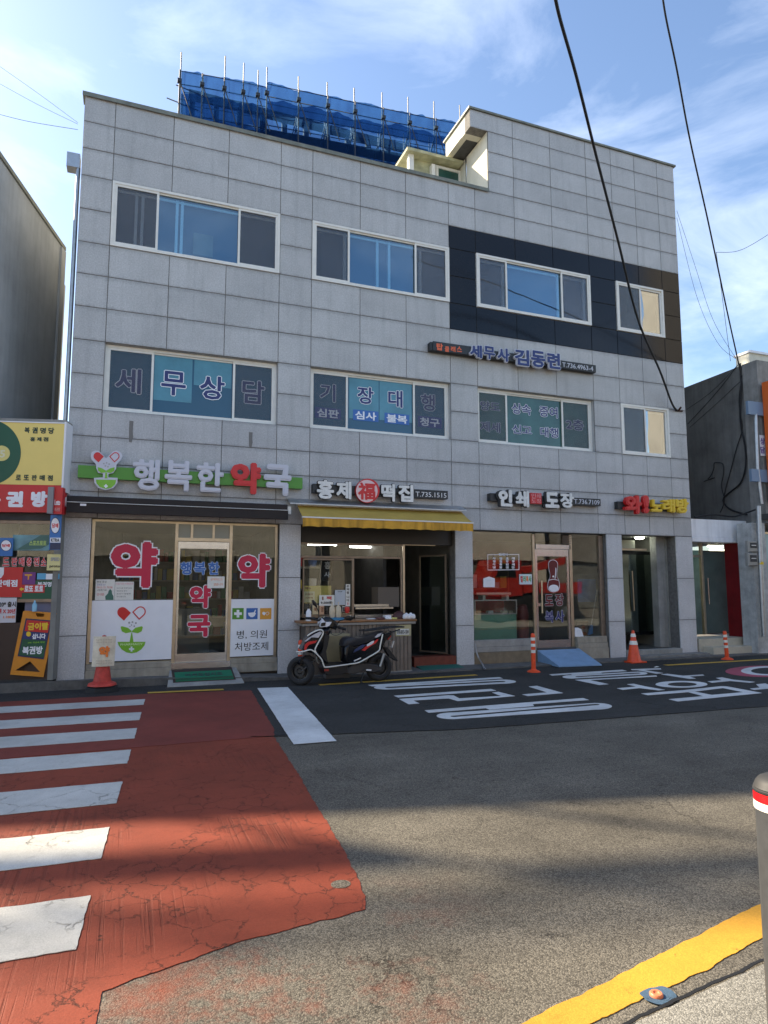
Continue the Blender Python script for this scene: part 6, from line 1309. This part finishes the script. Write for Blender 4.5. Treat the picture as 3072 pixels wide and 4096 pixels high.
# low rubble kerb stones at the far left
CB = thing('concrete_building', (-2.2, 0, 0), 'weathered grey concrete building rising behind the lottery shop at the left edge', 'building')
far = Vector((-1.50, 3.0, 0)); dW = Vector((math.sin(R(13.6)), math.cos(R(13.6)), 0)); dF = Vector((math.cos(R(13.6)), -math.sin(R(13.6)), 0))
def cb(mb, a0, a1, s0, s1, z0, z1):     # a along the side wall (0 = far corner, negative towards the street), s to the left
    c = far+dW*(a0+a1)/2-dF*(s0+s1)/2; return mb.obox((c.x, c.y, (z0+z1)/2), dF, dW, (0, 0, 1), abs(s1-s0)/2, abs(a1-a0)/2, abs(z1-z0)/2)
part('side_wall', cb(MB(), -3.4, 0, 0, 14, 0, 8.70), concrete_left, CB)
part('parapet_cap', cb(cb(MB(), -3.45, .02, -.03, .2, 8.701, 8.78), -3.45, -3.2, .2, 14, 8.701, 8.78), coping_m, CB)
part('corner_rib', cb(cb(MB(), -.25, -.01, -.045, -.001, 3.5, 8.66), -.0, 1.2, .35, 6, 0, 8.45), concrete_left, CB)
# added unseen bars above that roof, shaped to throw the soft bands across the road
rt = thing('shadow_bars', tuple(far+Vector((-4, -2, 8.7))), 'added unseen shadow bars above the concrete building', 'shadow caster')
rk_ = MB()
cb(rk_, -2.9, -2.7, 7.8, 13, 10.65, 11.12)
for i_ in range(10): cb(rk_, -2.83, -2.81, .8, 13 if i_ > 2 else 7.8, 11.22+.13*i_, (11.31 if i_ < 4 else 11.268)+.13*i_)
cb(rk_, -2.4, -2.35, .9, 6.2, 12.6, 12.72)
for s_ in (1.0, 3.2, 5.4, 7.6, 10.2, 12.6): cb(rk_, -2.86, -2.78, s_, s_+.05, 8.78, 12.4)
for s_ in (1.2, 3.9): cb(rk_, -2.40, -2.34, s_, s_+.06, 8.78, 12.6)
part('shadow_bar_frame', rk_, galv, rt)

# ================================================================== RIGHT: white fronted shop and concrete building
WS = thing('white_front_shop', (13.2, .3, 0), 'small shop with a white fascia, frosted glass door and red side wall', 'shop')
fz1, fz0_, fz2 = P('W', 160, 1195, .05)[1], P('W', 160, 1322, .05)[1], P('W', 160, 1357, .05)[1]
xr_ = mx('W', 545, 1260, .05)
part('fascia', MB().bbox(12.45, xr_, .05, .3, fz0_, fz1, .006).bbox(12.45, mx('W', 483, 1340, .04), .03, .28, fz2, fz0_-.004, .006), mat('white_fascia', (.86, .87, .88), .6, nscale=3, namt=.08, streak=.15), WS)
xrw = mx('W', 430, 1600, .3)
redp = mat('red_wall_paint', (.20, .006, .010), .35, nscale=3, namt=.2)
part('red_wall', MB().add([(xrw, .45, .3), (xrw, .45, fz2), (mx('W', 500, 1600, .08), .08, fz2), (mx('W', 510, 1900, .08), .08, .3), (mx('W', 548, 1400, .0), .0, fz0_), (mx('W', 597, 1950, .0), -.02, .3)], [(0, 1, 2, 3), (3, 2, 4, 5)]), redp, WS)
part('back_wall', MB().box(12.45, xrw+.6, 3.0, 3.1, .3, 3.1).box(12.45, xrw+.6, .5, 3.0, 2.9, 3.0), mid_in, WS)
wd = part('glass_door', MB().ring(mx('W', 228, 1700, .45), mx('W', 462, 1700, .45), .42, 2.45, .03, .43, .47), mat('dark_frame2', (.09, .08, .07), .4, .4), WS)
part('pane', MB().box(mx('W', 228, 1700, .45)+.03, mx('W', 462, 1700, .45)-.03, .445, .452, .45, 2.42), mat('frosted_green', (.10, .135, .125), .22, nscale=2, namt=.2), wd)
part('pane', MB().box(12.45, mx('W', 225, 1700, .45), .445, .452, .42, 2.45), frost_glass, wd)
part('door_handle', MB().tube([(mx('W', 268, 1620, .38), .38, P('W', 268, 1615, .38)[1]), (mx('W', 278, 1800, .38), .38, P('W', 278, 1800, .38)[1])], .015, 8), steel, wd)
part('transom_pane', MB().box(12.45, mx('W', 430, 1400, .45), .455, .465, 2.45, fz2), shop_glass, wd)
part('door_post', MB().bbox(mx('W', 212, 1500, .45), mx('W', 226, 1500, .45), .40, .47, .42, fz2), alu, wd)
part('transom', MB().bbox(12.45, mx('W', 225, 1460, .45), .41, .47, P('W', 190, 1468, .45)[1], P('W', 190, 1452, .45)[1]), alu, wd)
part('transom_tube', MB().tube([(mx('W', 225, 1410, 1.2), 1.0, 2.6), (mx('W', 330, 1410, 1.2), 1.0, 2.6)], .03, 8).tube([(mx('W', 240, 1440, 1.2), 1.0, 2.5), (mx('W', 370, 1440, 1.2), 1.0, 2.5)], .03, 8), mat('shop_tube', (.9, .85, .7), .4, emit=(1, .9, .7, 3)), WS)
zs1 = P('W', 400, 2030, .2)[1]; zs2 = P('W', 450, 2095, -.1)[1]
stm = mat('cream_step_stone', (.50, .46, .36), .6, nscale=5, namt=.12)
part('step', MB().bbox(12.45, mx('W', 610, 2060, 0), -.02, .6, .02, .36, .006), stm, WS)
part('step', MB().bbox(mx('W', 303, 2110, -.3), mx('W', 620, 2110, -.3), -.32, -.022, .02, .19, .006), stm, WS)
nt = solid('notice', MB().box(*XZ('W', 497, 1412, 548, 1497, .02)[:2], .0, .012, *XZ('W', 497, 1412, 548, 1497, .02)[2:]), mat('notice_yellow', (.55, .45, .06), .5), 'yellow and blue permit sticker on the red wall', 'notice')
board('W', 497, 1470, 548, 1500, -.008, blue_film, nt, 'blue_band', .004); board('W', 497, 1412, 548, 1432, -.008, blue_film, nt, 'blue_band', .004)

conc_r = mat('side_concrete', (.17, .168, .158), .9, nscale=1.3, namt=.30, bscale=25, bstr=.3, streak=.25)
RB = thing('corner_building', (16, 2, 0), 'two storey dark concrete building with blue sign brackets at the right edge', 'building')
XC = 13.75
ztop = P('d', 1634, 777, -.55)[1]; xcn = P('d', 1634, 777, -.55)[0]
zt2 = P('d', 1485, 822, 4.2)[1]
print('corner', xcn, ztop, P('d', 1485, 822, 3)[1], P('d', 1485, 822, 5), P('W', 560, 1180, -.4), P('W', 640, 2060, -.5))
xs0 = P('W', 600, 1600, -.5)[0]
sw = MB(); tl = math.tan(R(4.0))
def rbx(Y): return xcn+(Y+.55)*tl
for (a, b, z0, z1, off) in ((-.13, 9, fz1-.1, ztop, 0),):
    sw.add([(rbx(a), a, z0), (rbx(b), b, z0), (rbx(b), b, z1), (rbx(a), a, z1), (rbx(a)+6, a, z0), (rbx(b)+6, b, z0), (rbx(b)+6, b, z1), (rbx(a)+6, a, z1)], [(0, 1, 2, 3), (3, 2, 6, 7), (0, 3, 7, 4), (4, 5, 6, 7), (0, 4, 5, 1)])
part('side_wall', sw, conc_r, RB)
part('front_corner', MB().box(rbx(-.55), rbx(-.55)+.5, -.55, -.135, fz1-.1, ztop-.002).box(rbx(-.55)+.5, rbx(-.55)+7, -.35, -.135, ztop-1.2, ztop-.002), mat('pier_concrete', (.26, .255, .24), .9, nscale=2.5, namt=.3, bscale=30, bstr=.3, streak=.3), RB)
part('lower_pier', MB().box(xs0-.02, xs0+.42, -.5, -.1, .02, fz1-.102), mat('chipped_white_paint', (.42, .43, .42), .7, nscale=5, namt=.3, streak=.2), RB)
part('upper_front', MB().box(rbx(-.55)+.5, rbx(-.55)+7, -.30, -.135, fz1, ztop-1.21), mat('pale_front', (.35, .34, .31), .8, nscale=2, namt=.2), RB)
gw = part('shop_window', MB().ring(xs0+.45, xs0+4, .3, fz1-.3, .05, -.42, -.36), alu, RB); part('pane', MB().box(xs0+.5, xs0+3.95, -.40, -.39, .35, fz1-.35), mat('pale_teal_glass', (.30, .46, .46), .1), gw)
part('canopy', MB().box(xs0+.4, xs0+5, -.7, -.3, fz1-.02, fz1+.12), concrete_dark, RB)
for (x0, y0, x1, y1) in ((555, 365, 645, 458), (580, 845, 680, 932)):
    X0, X1, z0, z1 = XZ('W', x0, y0, x1, y1, -.62); part('sign_bracket', MB().box(X0, X1+.1, -.62, -.551, z0, z1), mat('bracket_blue', (.17, .25, .36), .5), RB)
og = thing('orange_sign', (15, -.9, 5), 'tall orange vertical sign at the right edge', 'sign')
X0, z1 = P('W', 645, 205, -.64)[0]+.02, P('W', 645, 205, -.85)[1]; X1 = X0+.9; z0 = P('W', 694, 1060, -.85)[1]
part('sign_box', MB().bbox(X0, X1, -.85, -.63, z0, z1, .01), mat('orange_sign_face', (.68, .13, .02), .4), og)
for i, ch in enumerate('부동산'):
    zz = P('W', 690, 310+i*28, -.86)[1]; text('lettering', ch, (X0+.12, -.852, zz-.0), (1, 0, 0), (0, 0, 1), .16, .12, .004, white_board, og)
ws_ = solid('window_banner', MB().box(*XZ('W', 637, 605, 672, 750, -.56)[:2], -.57, -.552, *XZ('W', 637, 605, 672, 750, -.56)[2:]), white_board, 'narrow white banner beside the orange sign', 'banner')
for i, ch in enumerate('상담'): ftext('W', ch, 642, 670, 622+i*62, 670+i*62, -.573, mat('purple_print', (.12, .06, .3), .5), ws_, depth=.002, bold=.05)
# drain pipe of the corner building
dp2 = thing('downpipe', (14, -.7, 0), 'pale grey drain pipe on the corner building at the right edge', 'pipe')
p_ = [P('W', x, y, -.6) for x, y in ((625, 1105), (640, 1500), (660, 1900), (668, 2030))]
part('pipe', MB().tube([(x, -.6, z) for x, z in p_], .055, 14), galv, dp2)
p_ = [P('W', x, y, -.58) for x, y in ((605, 455), (618, 830), (650, 1090))]; part('pipe', MB().tube([(x, -.58, z) for x, z in p_], .045, 12), galv, dp2)
part('joint_collar', MB().tube([(P('W', 642, 1512, -.6)[0], -.6, P('W', 642, 1520, -.6)[1]), (P('W', 642, 1500, -.6)[0], -.6, P('W', 642, 1500, -.6)[1])], .062, 14), letter_yellow, dp2)
em = None
for i, (y0, y1, lb) in enumerate(((1350, 1432, 'upper grey electricity meter on the white pier'), (1437, 1530, 'lower grey electricity meter on the white pier'))):
    X0, X1, z0, z1 = XZ('W', 557, y0, 625, y1, -.6); t = thing('electricity_meter', (X0, -.6, z0), lb, 'meter', 'electricity meters on the white pier')
    part('casing', MB().bbox(X0, X1, -.60, -.505, z0, z1, .025), mat('meter_grey', (.28, .28, .26), .4), t); part('window', MB().bbox(X0+.05, X1-.05, -.612, -.601, z0+.10, z1-.05, .004), dark_in, t); part('dial', MB().box(X0+.08, X1-.08, -.616, -.613, z0+.17, z1-.12), paper, t)
# pale house far behind
ph = thing('pale_house', (24, 12, 0), 'pale cream house roof showing above the corner building', 'building')
a = P('d', 1618, 762, 12); part('wall', MB().box(a[0], a[0]+12, 12, 12.8, 0, a[1]), cream, ph); part('roof', MB().box(a[0]-.05, a[0]+12.2, 11.9, 12.9, a[1]+.001, a[1]+.12), white_paint, ph)

# ================================================================== CABLES
def sag(p, q, s, n=24): 
    p, q = Vector(p), Vector(q); return [p.lerp(q, i/n)-Vector((0, 0, 4*s*(i/n)*(1-i/n))) for i in range(n+1)]
def at(u, v, Y): d = ray(u/1659*3072, v/1659*3072); t = (Y-CAMPOS.y)/d.y; return CAMPOS+d*t
def wire(name, path, r, label, n=8):
    pts = smooth([at(*p) for p in path], n); o = solid(name, MB().tube(pts, r, 8), cable_m, label, 'cable'); return o
wire('power_cable', [(1190, -60, -5.6), (1207, 30, -5.2), (1245, 165, -4.5), (1290, 345, -3.4), (1335, 520, -2.2), (1378, 690, -1.2), (1425, 800, -.55), (1450, 868, -.18), (1462, 887, -.03)], .024, 'thick black power cable running down to the rusty hook on the granite wall')
wire('power_cable', [(1425, -60, -4.8), (1437, 30, -4.5), (1462, 150, -4.0), (1490, 300, -3.3), (1530, 480, -2.4), (1568, 660, -1.4), (1590, 760, -.8), (1600, 805, -.62)], .016, 'twisted black cable running down to the corner building')
wire('thin_wire', [(1462, 455, .0), (1500, 570, -.2), (1540, 690, -.4), (1590, 775, -.6)], .004, 'upper thin wire between the granite and corner buildings')
wire('thin_wire', [(1462, 470, .0), (1505, 640, -.2), (1550, 740, -.4), (1590, 775, -.6)], .004, 'lower sagging thin wire between the granite and corner buildings')
wire('thin_wire', [(1547, 545, -2.2), (1590, 543, -2.2), (1630, 525, -2.2), (1700, 480, -2.2)], .005, 'thin wire curving off the twisted cable towards the right edge')
wire('thin_wire', [(1547, 545, -2.2), (1560, 640, -1.6), (1578, 780, -.8)], .005, 'straight thin wire beside the twisted cable')
wire('thin_wire', [(-20, 130, 1), (80, 200, .6), (168, 265, .1)], .003, 'upper faint wire crossing the sky at the left edge')
wire('thin_wire', [(-20, 170, 1), (80, 225, .6), (168, 268, .1)], .003, 'middle faint wire crossing the sky at the left edge')
wire('thin_wire', [(-20, 242, 1), (60, 262, .6), (168, 280, .1)], .004, 'lowest dark wire crossing the sky at the left edge')
hk = P('d', 1464, 887, 0); hkt = thing('cable_hook', (hk[0], -.02, hk[1]), 'rusty steel hook plate holding the thick cable on the granite wall', 'hook')
part('hook', MB().box(hk[0]-.09, hk[0]+.13, -.03, -.004, hk[1]-.025, hk[1]+.015).tube([(hk[0], -.03, hk[1]), (hk[0]-.02, -.12, hk[1]+.05)], .022, 8), rust, hkt)
# bundle on the dark side wall
def wallc(pts, r, label, nm='wall_cable'):
    out = []
    for x, y in pts:
        d = ray(*nat('W', x, y)); # meet the side wall plane x = rbx(Y) - gap
        # (cx + t dx) = xcn + (cy + t dy + .55) tl - .03
        t = (xcn-.03-r+(CAMPOS.y+.55)*tl-CAMPOS.x)/(d.x-d.y*tl); out.append(CAMPOS+d*t)
    return solid(nm, MB().tube(smooth(out, 5), r, 6), cable_m, label, 'cable')
wallc([(497, 95), (500, 180), (505, 260), (495, 420), (505, 560), (530, 680), (535, 820), (500, 940), (420, 1010), (380, 1050), (385, 1090), (430, 1130), (500, 1155), (545, 1165)], .022, 'thick cable bundle snaking down the dark side wall')
wallc([(510, 180), (490, 330), (492, 430), (510, 560), (470, 700), (430, 850), (395, 980), (380, 1050)], .012, 'thin cable falling diagonally left of the bundle on the dark wall')
wallc([(345, 795), (375, 810), (380, 870), (365, 960), (385, 1060), (370, 1120), (355, 1150)], .010, 'short looped cable in the lower part of the dark wall')
wallc([(350, 797), (315, 800), (310, 840), (290, 890), (270, 915), (315, 905), (240, 930)], .012, 'tangle of old cable ends on the dark wall')
wallc([(480, 105), (300, 290), (120, 420)], .006, 'upper straight wire slanting across the dark wall')
wallc([(480, 105), (330, 300), (125, 525)], .008, 'middle straight wire slanting across the dark wall')
wallc([(495, 225), (340, 370), (140, 548)], .006, 'lower straight wire slanting across the dark wall')
pts = [at(*q) for q in ((1500, 1117, 0.02), (1540, 1112, 0.0), (1580, 1116, 0.0), (1600, 1112, -.1), (1640, 1098, -.5))]
solid('wall_cable', MB().tube(smooth(pts, 5), .02, 8), cable_m, 'cable lying along the top of the white fascia', 'cable')

# ================================================================== ROOFTOP SCAFFOLD BEHIND
SY = 20.0
netm, N_, L_, b_ = nodes('blue_net')
N_.remove(b_)
tr = N_.new('ShaderNodeBsdfTransparent'); tr.inputs[0].default_value = (.28, .48, .74, 1)
df = N_.new('ShaderNodeBsdfDiffuse'); df.inputs[0].default_value = (.012, .045, .15, 1); tl_ = N_.new('ShaderNodeBsdfTranslucent'); tl_.inputs[0].default_value = (.02, .075, .21, 1)
m1 = N_.new('ShaderNodeMixShader'); m1.inputs[0].default_value = .55; L_.new(df.outputs[0], m1.inputs[1]); L_.new(tl_.outputs[0], m1.inputs[2])
m2_ = N_.new('ShaderNodeMixShader'); m2_.inputs[0].default_value = .60; L_.new(tr.outputs[0], m2_.inputs[1]); L_.new(m1.outputs[0], m2_.inputs[2]); L_.new(m2_.outputs[0], N_['Material Output'].inputs['Surface'])
sf = thing('scaffold', (10, SY, 0), 'steel scaffold wrapped in blue net rising behind the roof parapet', 'scaffold')
def Z_(u, v, Y=SY): return P('d', u, v, Y)
fr = MB(); fr2 = MB()
left = [392, 440, 487, 527, 558]; right = [577, 645, 707, 765, 825, 881, 937, 993]
top_l = [113, 160, 121, 136, 152]; top_r = [145, 165, 178, 190, 200, 210, 219, 227]
zlo = 17.0
for us, ts in ((left, top_l), (right, top_r)):
    for u, v in zip(us, ts):
        x, z = Z_(u, v); fr.tube([(x, SY, zlo), (x, SY, z)], .03, 6); fr.tube([(x+.15, SY+1.0, zlo), (x+.15, SY+1.0, z-1.5)], .028, 6)
def zline(pts, u):
    for (a, va), (b, vb) in zip(pts, pts[1:]):
        if a <= u <= b: return va+(vb-va)*(u-a)/(b-a)
    return pts[-1][1]
TL = [(392, 155), (470, 168), (577, 190)]; TR = [(577, 182), (700, 208), (825, 235), (998, 270)]
for dz in (0, .7, 1.5, 2.3, 3.2, 4.2):
    for us, T in (((392, 577), TL), ((577, 998), TR)):
        pts = []
        for i in range(7):
            u = us[0]+(us[1]-us[0])*i/6; x, z = Z_(u, zline(T, u)); pts.append((x, SY-.04, z-dz))
        fr.tube(pts, .026, 6); fr.tube([(p[0]+.15, SY+1.0, p[2]-.3) for p in pts], .024, 6)
for u in (360, 380):
    x, z = Z_(u, 213 if u == 360 else 185); fr.tube([(x, SY-.05, z), (x+1.5, SY-.05, z-.25)], .03, 6)
for i in range(len(right)-1):
    xa, za = Z_(right[i], zline(TR, right[i])); xb, zb = Z_(right[i+1], zline(TR, right[i+1]))
    fr.tube([(xb, SY, zb-1.2), (xb-.5, SY+.5, zb-3.6)], .03, 6); fr.tube([(xb+.1, SY, zb-.9), (xb-.1, SY+.6, zb-2.4)], .03, 6)
part('scaffold_pole', fr, mat('scaffold_steel', (.16, .155, .14), .55, .3), sf, kind='stuff')
plk = MB()
for dz in (2.4, 4.4):
    for us, T in (((392, 577), TL), ((577, 998), TR)):
        (xa, za), (xb, zb) = Z_(us[0], zline(T, us[0])), Z_(us[1], zline(T, us[1]))
        plk.add([(xa, SY+.1, za-dz), (xb, SY+.1, zb-dz), (xb, SY+.9, zb-dz), (xa, SY+.9, za-dz), (xa, SY+.1, za-dz-.06), (xb, SY+.1, zb-dz-.06), (xb, SY+.9, zb-dz-.06), (xa, SY+.9, za-dz-.06)], [(0, 1, 2, 3), (4, 7, 6, 5), (0, 4, 5, 1)])
fd = MB()
for dz in (.75, 1.9, 3.1, 4.3):
    for us, T in (((384, 577), TL), ((577, 998), TR)):
        fd.tube([(Z_(us[0]+(us[1]-us[0])*i/5, zline(T, max(392, us[0]+(us[1]-us[0])*i/5)))[0], SY-.5, Z_(0, zline(T, max(392, us[0]+(us[1]-us[0])*i/5)))[1]-dz) for i in range(6)], .03, 6)
for us, T in ((left, TL), (right, TR)):
    for u in us:
        x, z = Z_(u, zline(T, u)); fd.tube([(x-.1, SY-.5, z-.3), (x-.1, SY-.5, zlo)], .03, 6); fd.tube([(x-.1, SY-.55, z-.9), (x+.55, SY-.5, z-2.7)], .025, 6); fd.box(x-.2, x, SY-.6, SY-.4, z-.98, z-.82)
part('scaffold_pole', fd, mat('scaffold_dark', (.035, .04, .05), .6, .2), sf, kind='stuff')
part('scaffold_deck', plk, mat('deck_steel', (.12, .12, .11), .6), sf)
def net(us, T, dtop, dbot, Y, name, holes=(), amp=.12, seed=0):
    nx, nz = 110, 24; vs_, fs_ = [], []
    for i in range(nx+1):
        u = us[0]+(us[1]-us[0])*i/nx; x, z = Z_(u, zline(T, u))
        for j in range(nz+1):
            s_ = j/nz; zz = z-dtop-(dbot-dtop)*s_ - (.10*math.sin(math.pi*((u*.0165) % 1)) if j == 0 else 0)
            dy = amp*noise.noise(Vector((x*.9, zz*.5, seed)))+.10*noise.noise(Vector((x*3.1, zz*1.1, seed)))+.06*abs(math.sin(x*1.15+seed))
            vs_.append((x, Y+dy, zz))
    for i in range(nx):
        for j in range(nz):
            q = i*(nz+1)+j
            if any(a <= i/nx <= b and c <= j/nz <= d for a, b, c, d in holes): continue
            fs_.append((q, q+1, q+nz+2, q+nz+1))
    return part(name, MB().add(vs_, fs_, True), netm, sf)
net((392, 577), TL, -.02, 2.9, SY-.15, 'net', amp=.2, seed=1)
net((392, 577), TL, 1.25, 7, SY-.35, 'net', holes=((.15, .22, .25, .6), (.78, .86, .2, .55), (.36, .42, .42, .5), (.44, .5, .46, .52), (.58, .64, .5, .56)), seed=2)
net((577, 998), TR, -.05, 1.6, SY-.15, 'net', amp=.25, seed=3)
net((577, 998), TR, 1.0, 7.5, SY-.3, 'net', amp=.3, seed=4)
net((577, 998), TR, 1.7, 7.5, SY+1.2, 'net', amp=.3, seed=5)
net((392, 577), TL, 1.4, 7.5, SY+1.2, 'net', holes=((.15, .22, .22, .6), (.78, .86, .18, .55)), seed=6)
# frame of the building under construction behind the net
cf = thing('building_frame', (10, 23, 0), 'dark steel frame of the building under construction behind the blue net', 'building')
cfm = MB(); xa = Z_(392, 160, 22.5)[0]+.6; xb = Z_(998, 270, 22.5)[0]
nb = 14
for i in range(nb):
    x = xa+(xb-xa)*i/(nb-1); cfm.box(x-.14, x+.14, 22.4, 22.7, 14, 27.9); cfm.box(x-.14, x+.14, 27, 27.3, 14, 26.2)
for z in (20.6, 23.2, 25.4, 27.6): cfm.box(xa-.2, xb+.4, 22.35, 22.75, z, z+.32)
for i in range(nb*2):
    x = xa+(xb-xa)*i/(nb*2-1); cfm.box(x-.05, x+.05, 22.75, 27, 24.6, 24.75)
part('frame', cfm, mat('frame_blue', (.045, .055, .08), .6), cf); part('slab', MB().box(xa-.2, xb+.4, 22.76, 30, 23.25, 23.45).box(xa-.2, xb+.4, 26.5, 27.0, 14, 27.4), mat('slab_dark', (.05, .05, .055), .8), cf)
part('lower_storeys', MB().box(xa-.2, xb+.4, 22.8, 30, 0, 18), concrete, cf)

# ================================================================== NEAR STEEL BOLLARD AND FLOOR MARKER
bz_ = .95; dirb = ray(1659*3072/1659, 1700*3072/1659)
# left silhouette passes photo x=1628 at the collar and x=1642 at the frame foot; collar centre lies a little beyond the right edge
dcam = Vector((.905, .785, 0)).normalized(); bw = .075
dl = ray(1629*3072/1659, 1740/1659*3072); t_ = (.98-1.64)/dl.z
gx = CAMPOS+dl*((.99-1.64)/dl.z)
side = Vector((dl.y, -dl.x, 0)).normalized()
bc = Vector((gx.x, gx.y, 0))+side*bw
nbz = thing('steel_bollard', (bc.x, bc.y, 0), 'grey steel bollard with red and white reflective bands at the right edge', 'bollard')
part('post', MB().lathe((bc.x, bc.y, .012), [(bw*1.0, 0), (bw*.97, .978)], 40), mat('bollard_steel', (.075, .08, .085), .5, .35, nscale=20, namt=.15), nbz)
part('red_band', MB().lathe((bc.x, bc.y, .972), [(bw*1.02, .042), (bw*1.02, .066)], 40), mat('red_reflector', (.75, .01, .015), .25), nbz)
part('white_band', MB().lathe((bc.x, bc.y, .972), [(bw*1.02, .019), (bw*1.02, .041)], 40), refl_white, nbz)
part('cap', MB().lathe((bc.x, bc.y, 1.038), [(bw*1.0, 0), (bw*1.03, .003), (bw*1.03, .008), (bw*.99, .010), (bw*1.0, .013), (bw*.97, .016), (bw*.93, .026), (bw*.8, .038), (bw*.55, .047), (bw*.3, .051), (0, .052)], 40), mat('cap_steel', (.035, .036, .038), .6, .1), nbz)
mk_ = Gd(1418, 2155)
mt_ = thing('survey_marker', (mk_[0], mk_[1], 0), 'orange ringed survey stud in a patch of blue paint beside the yellow line', 'marker')
pts = [(mk_[0]+.012+.058*(1+.22*noise.noise(Vector((math.cos(a)*1.5, math.sin(a)*1.5, 3))))*math.cos(a)*1.25, mk_[1]+.058*(1+.3*noise.noise(Vector((math.cos(a)*1.5, math.sin(a)*1.5, 7))))*math.sin(a)) for a in [2*math.pi*i/40 for i in range(40)]]
fill('blue_paint', [pts], ((0, 0, .0075), (1, 0, 0), (0, 1, 0)), .001, painted('blue_spray', (.06, .11, .17), .8, .2), mt_)
part('stud', MB().lathe((mk_[0], mk_[1], .0085), [(.0265, 0), (.0265, .006), (.022, .011), (.013, .011), (.010, .006), (0, .005)], 28), mat('orange_stud', (.75, .22, .10), .4), mt_)

# ================================================================== ACROSS THE STREET (seen in reflections, bounces sunlight)
def opp(x0, x1, h, m_, label, rows, colsn):
    t = thing('opposite_building', ((x0+x1)/2, -15, 0), label, 'building')
    part('wall', MB().box(x0, x1, -17, -14.4, 0, h), m_, t); part('parapet', MB().box(x0-.1, x1+.1, -14.6, -14.3, h+.001, h+.3), concrete, t)
    for r_ in range(rows):
        for c_ in range(colsn):
            xx = x0+(x1-x0)*(c_+.5)/colsn; zz = 4.2+r_*3.1
            if zz+1.5 > h: continue
            w = part('window', MB().ring(xx-.8, xx+.8, zz, zz+1.3, .07, -14.40, -14.33), pvc, t); part('pane', MB().box(xx-.73, xx+.73, -14.39, -14.37, zz+.07, zz+1.23), black_gloss, w)
    part('shop_window', MB().box(x0+.5, x1-.5, -14.399, -14.35, .5, 2.5), mat('dull_shutter', (.10, .10, .095), .5, nscale=2, namt=.4), t)
    part('shop_fascia', MB().box(x0+.3, x1-.3, -14.399, -14.15, 2.7, 3.4), m_, t)
    return t
opp(-14, -3, 6.5, mat('beige_render', (.50, .48, .42), .8, nscale=1, namt=.15), 'low beige building across the street, reflected in the pharmacy glass', 1, 4)
opp(-2.5, 7.5, 5.2, mat('warm_grey_render', (.48, .46, .41), .8, nscale=1, namt=.15), 'single storey warm grey building across the street behind the viewer', 0, 3)
opp(8, 18.5, 5.5, mat('brick_render', (.36, .33, .29), .8, nscale=1, namt=.15), 'brown two storey building across the street behind the viewer', 1, 4)
opp(27.2, 44, 22, mat('cream_tower', (.40, .38, .335), .8, nscale=1, namt=.12), 'tall cream building across the street reflected in the right upper windows', 6, 5)
opp(19.2, 26.6, 5.0, mat('dark_render', (.14, .13, .12), .8, nscale=1, namt=.15), 'low dark grey building across the street behind the viewer', 0, 3)
tk = thing('parked_truck', (16.5, -13.2, 0), 'red truck parked across the street and mirrored in the print shop glass', 'truck')
tred = mat('truck_red', (.28, .014, .01), .3)
part('cab', MB().prism([(14.2, 1.15), (15.9, 1.15), (15.9, 2.65), (14.7, 2.65), (14.35, 1.9), (14.2, 1.8)], -14.0, -12.4), tred, tk)
part('side_window', MB().prism([(14.6, 1.9), (15.6, 1.9), (15.6, 2.5), (14.85, 2.5)], -12.399, -12.38), black_gloss, tk)
part('cargo_bed', MB().box(16.0, 19.0, -14.0, -12.4, 1.25, 1.7), tred, tk); part('chassis', MB().box(14.3, 18.9, -13.8, -12.5, .55, 1.14), black_p, tk)
part('crane_arm', MB().obox((17.2, -13.2, 2.4), (1, 0, .2), (0, 1, 0), (-.22, 0, 1), 1.6, .14, .14), tred, tk)
for x_ in (14.95, 18.0):
    w_ = part('wheel', MB().lathe((x_, -12.5, .47), [(0, -.1), (.2, -.1), (.43, -.1), (.46, -.06), (.46, .06), (.43, .1), (.2, .1), (0, .1)], 20, (0, 1, 0)), rubber, tk)
    part('rim', MB().lathe((x_, -12.5, .47), [(0, .102), (.18, .102), (.18, .105), (0, .107)], 16, (0, 1, 0)), steel, w_)
bpy.data.scenes.remove(TMP)
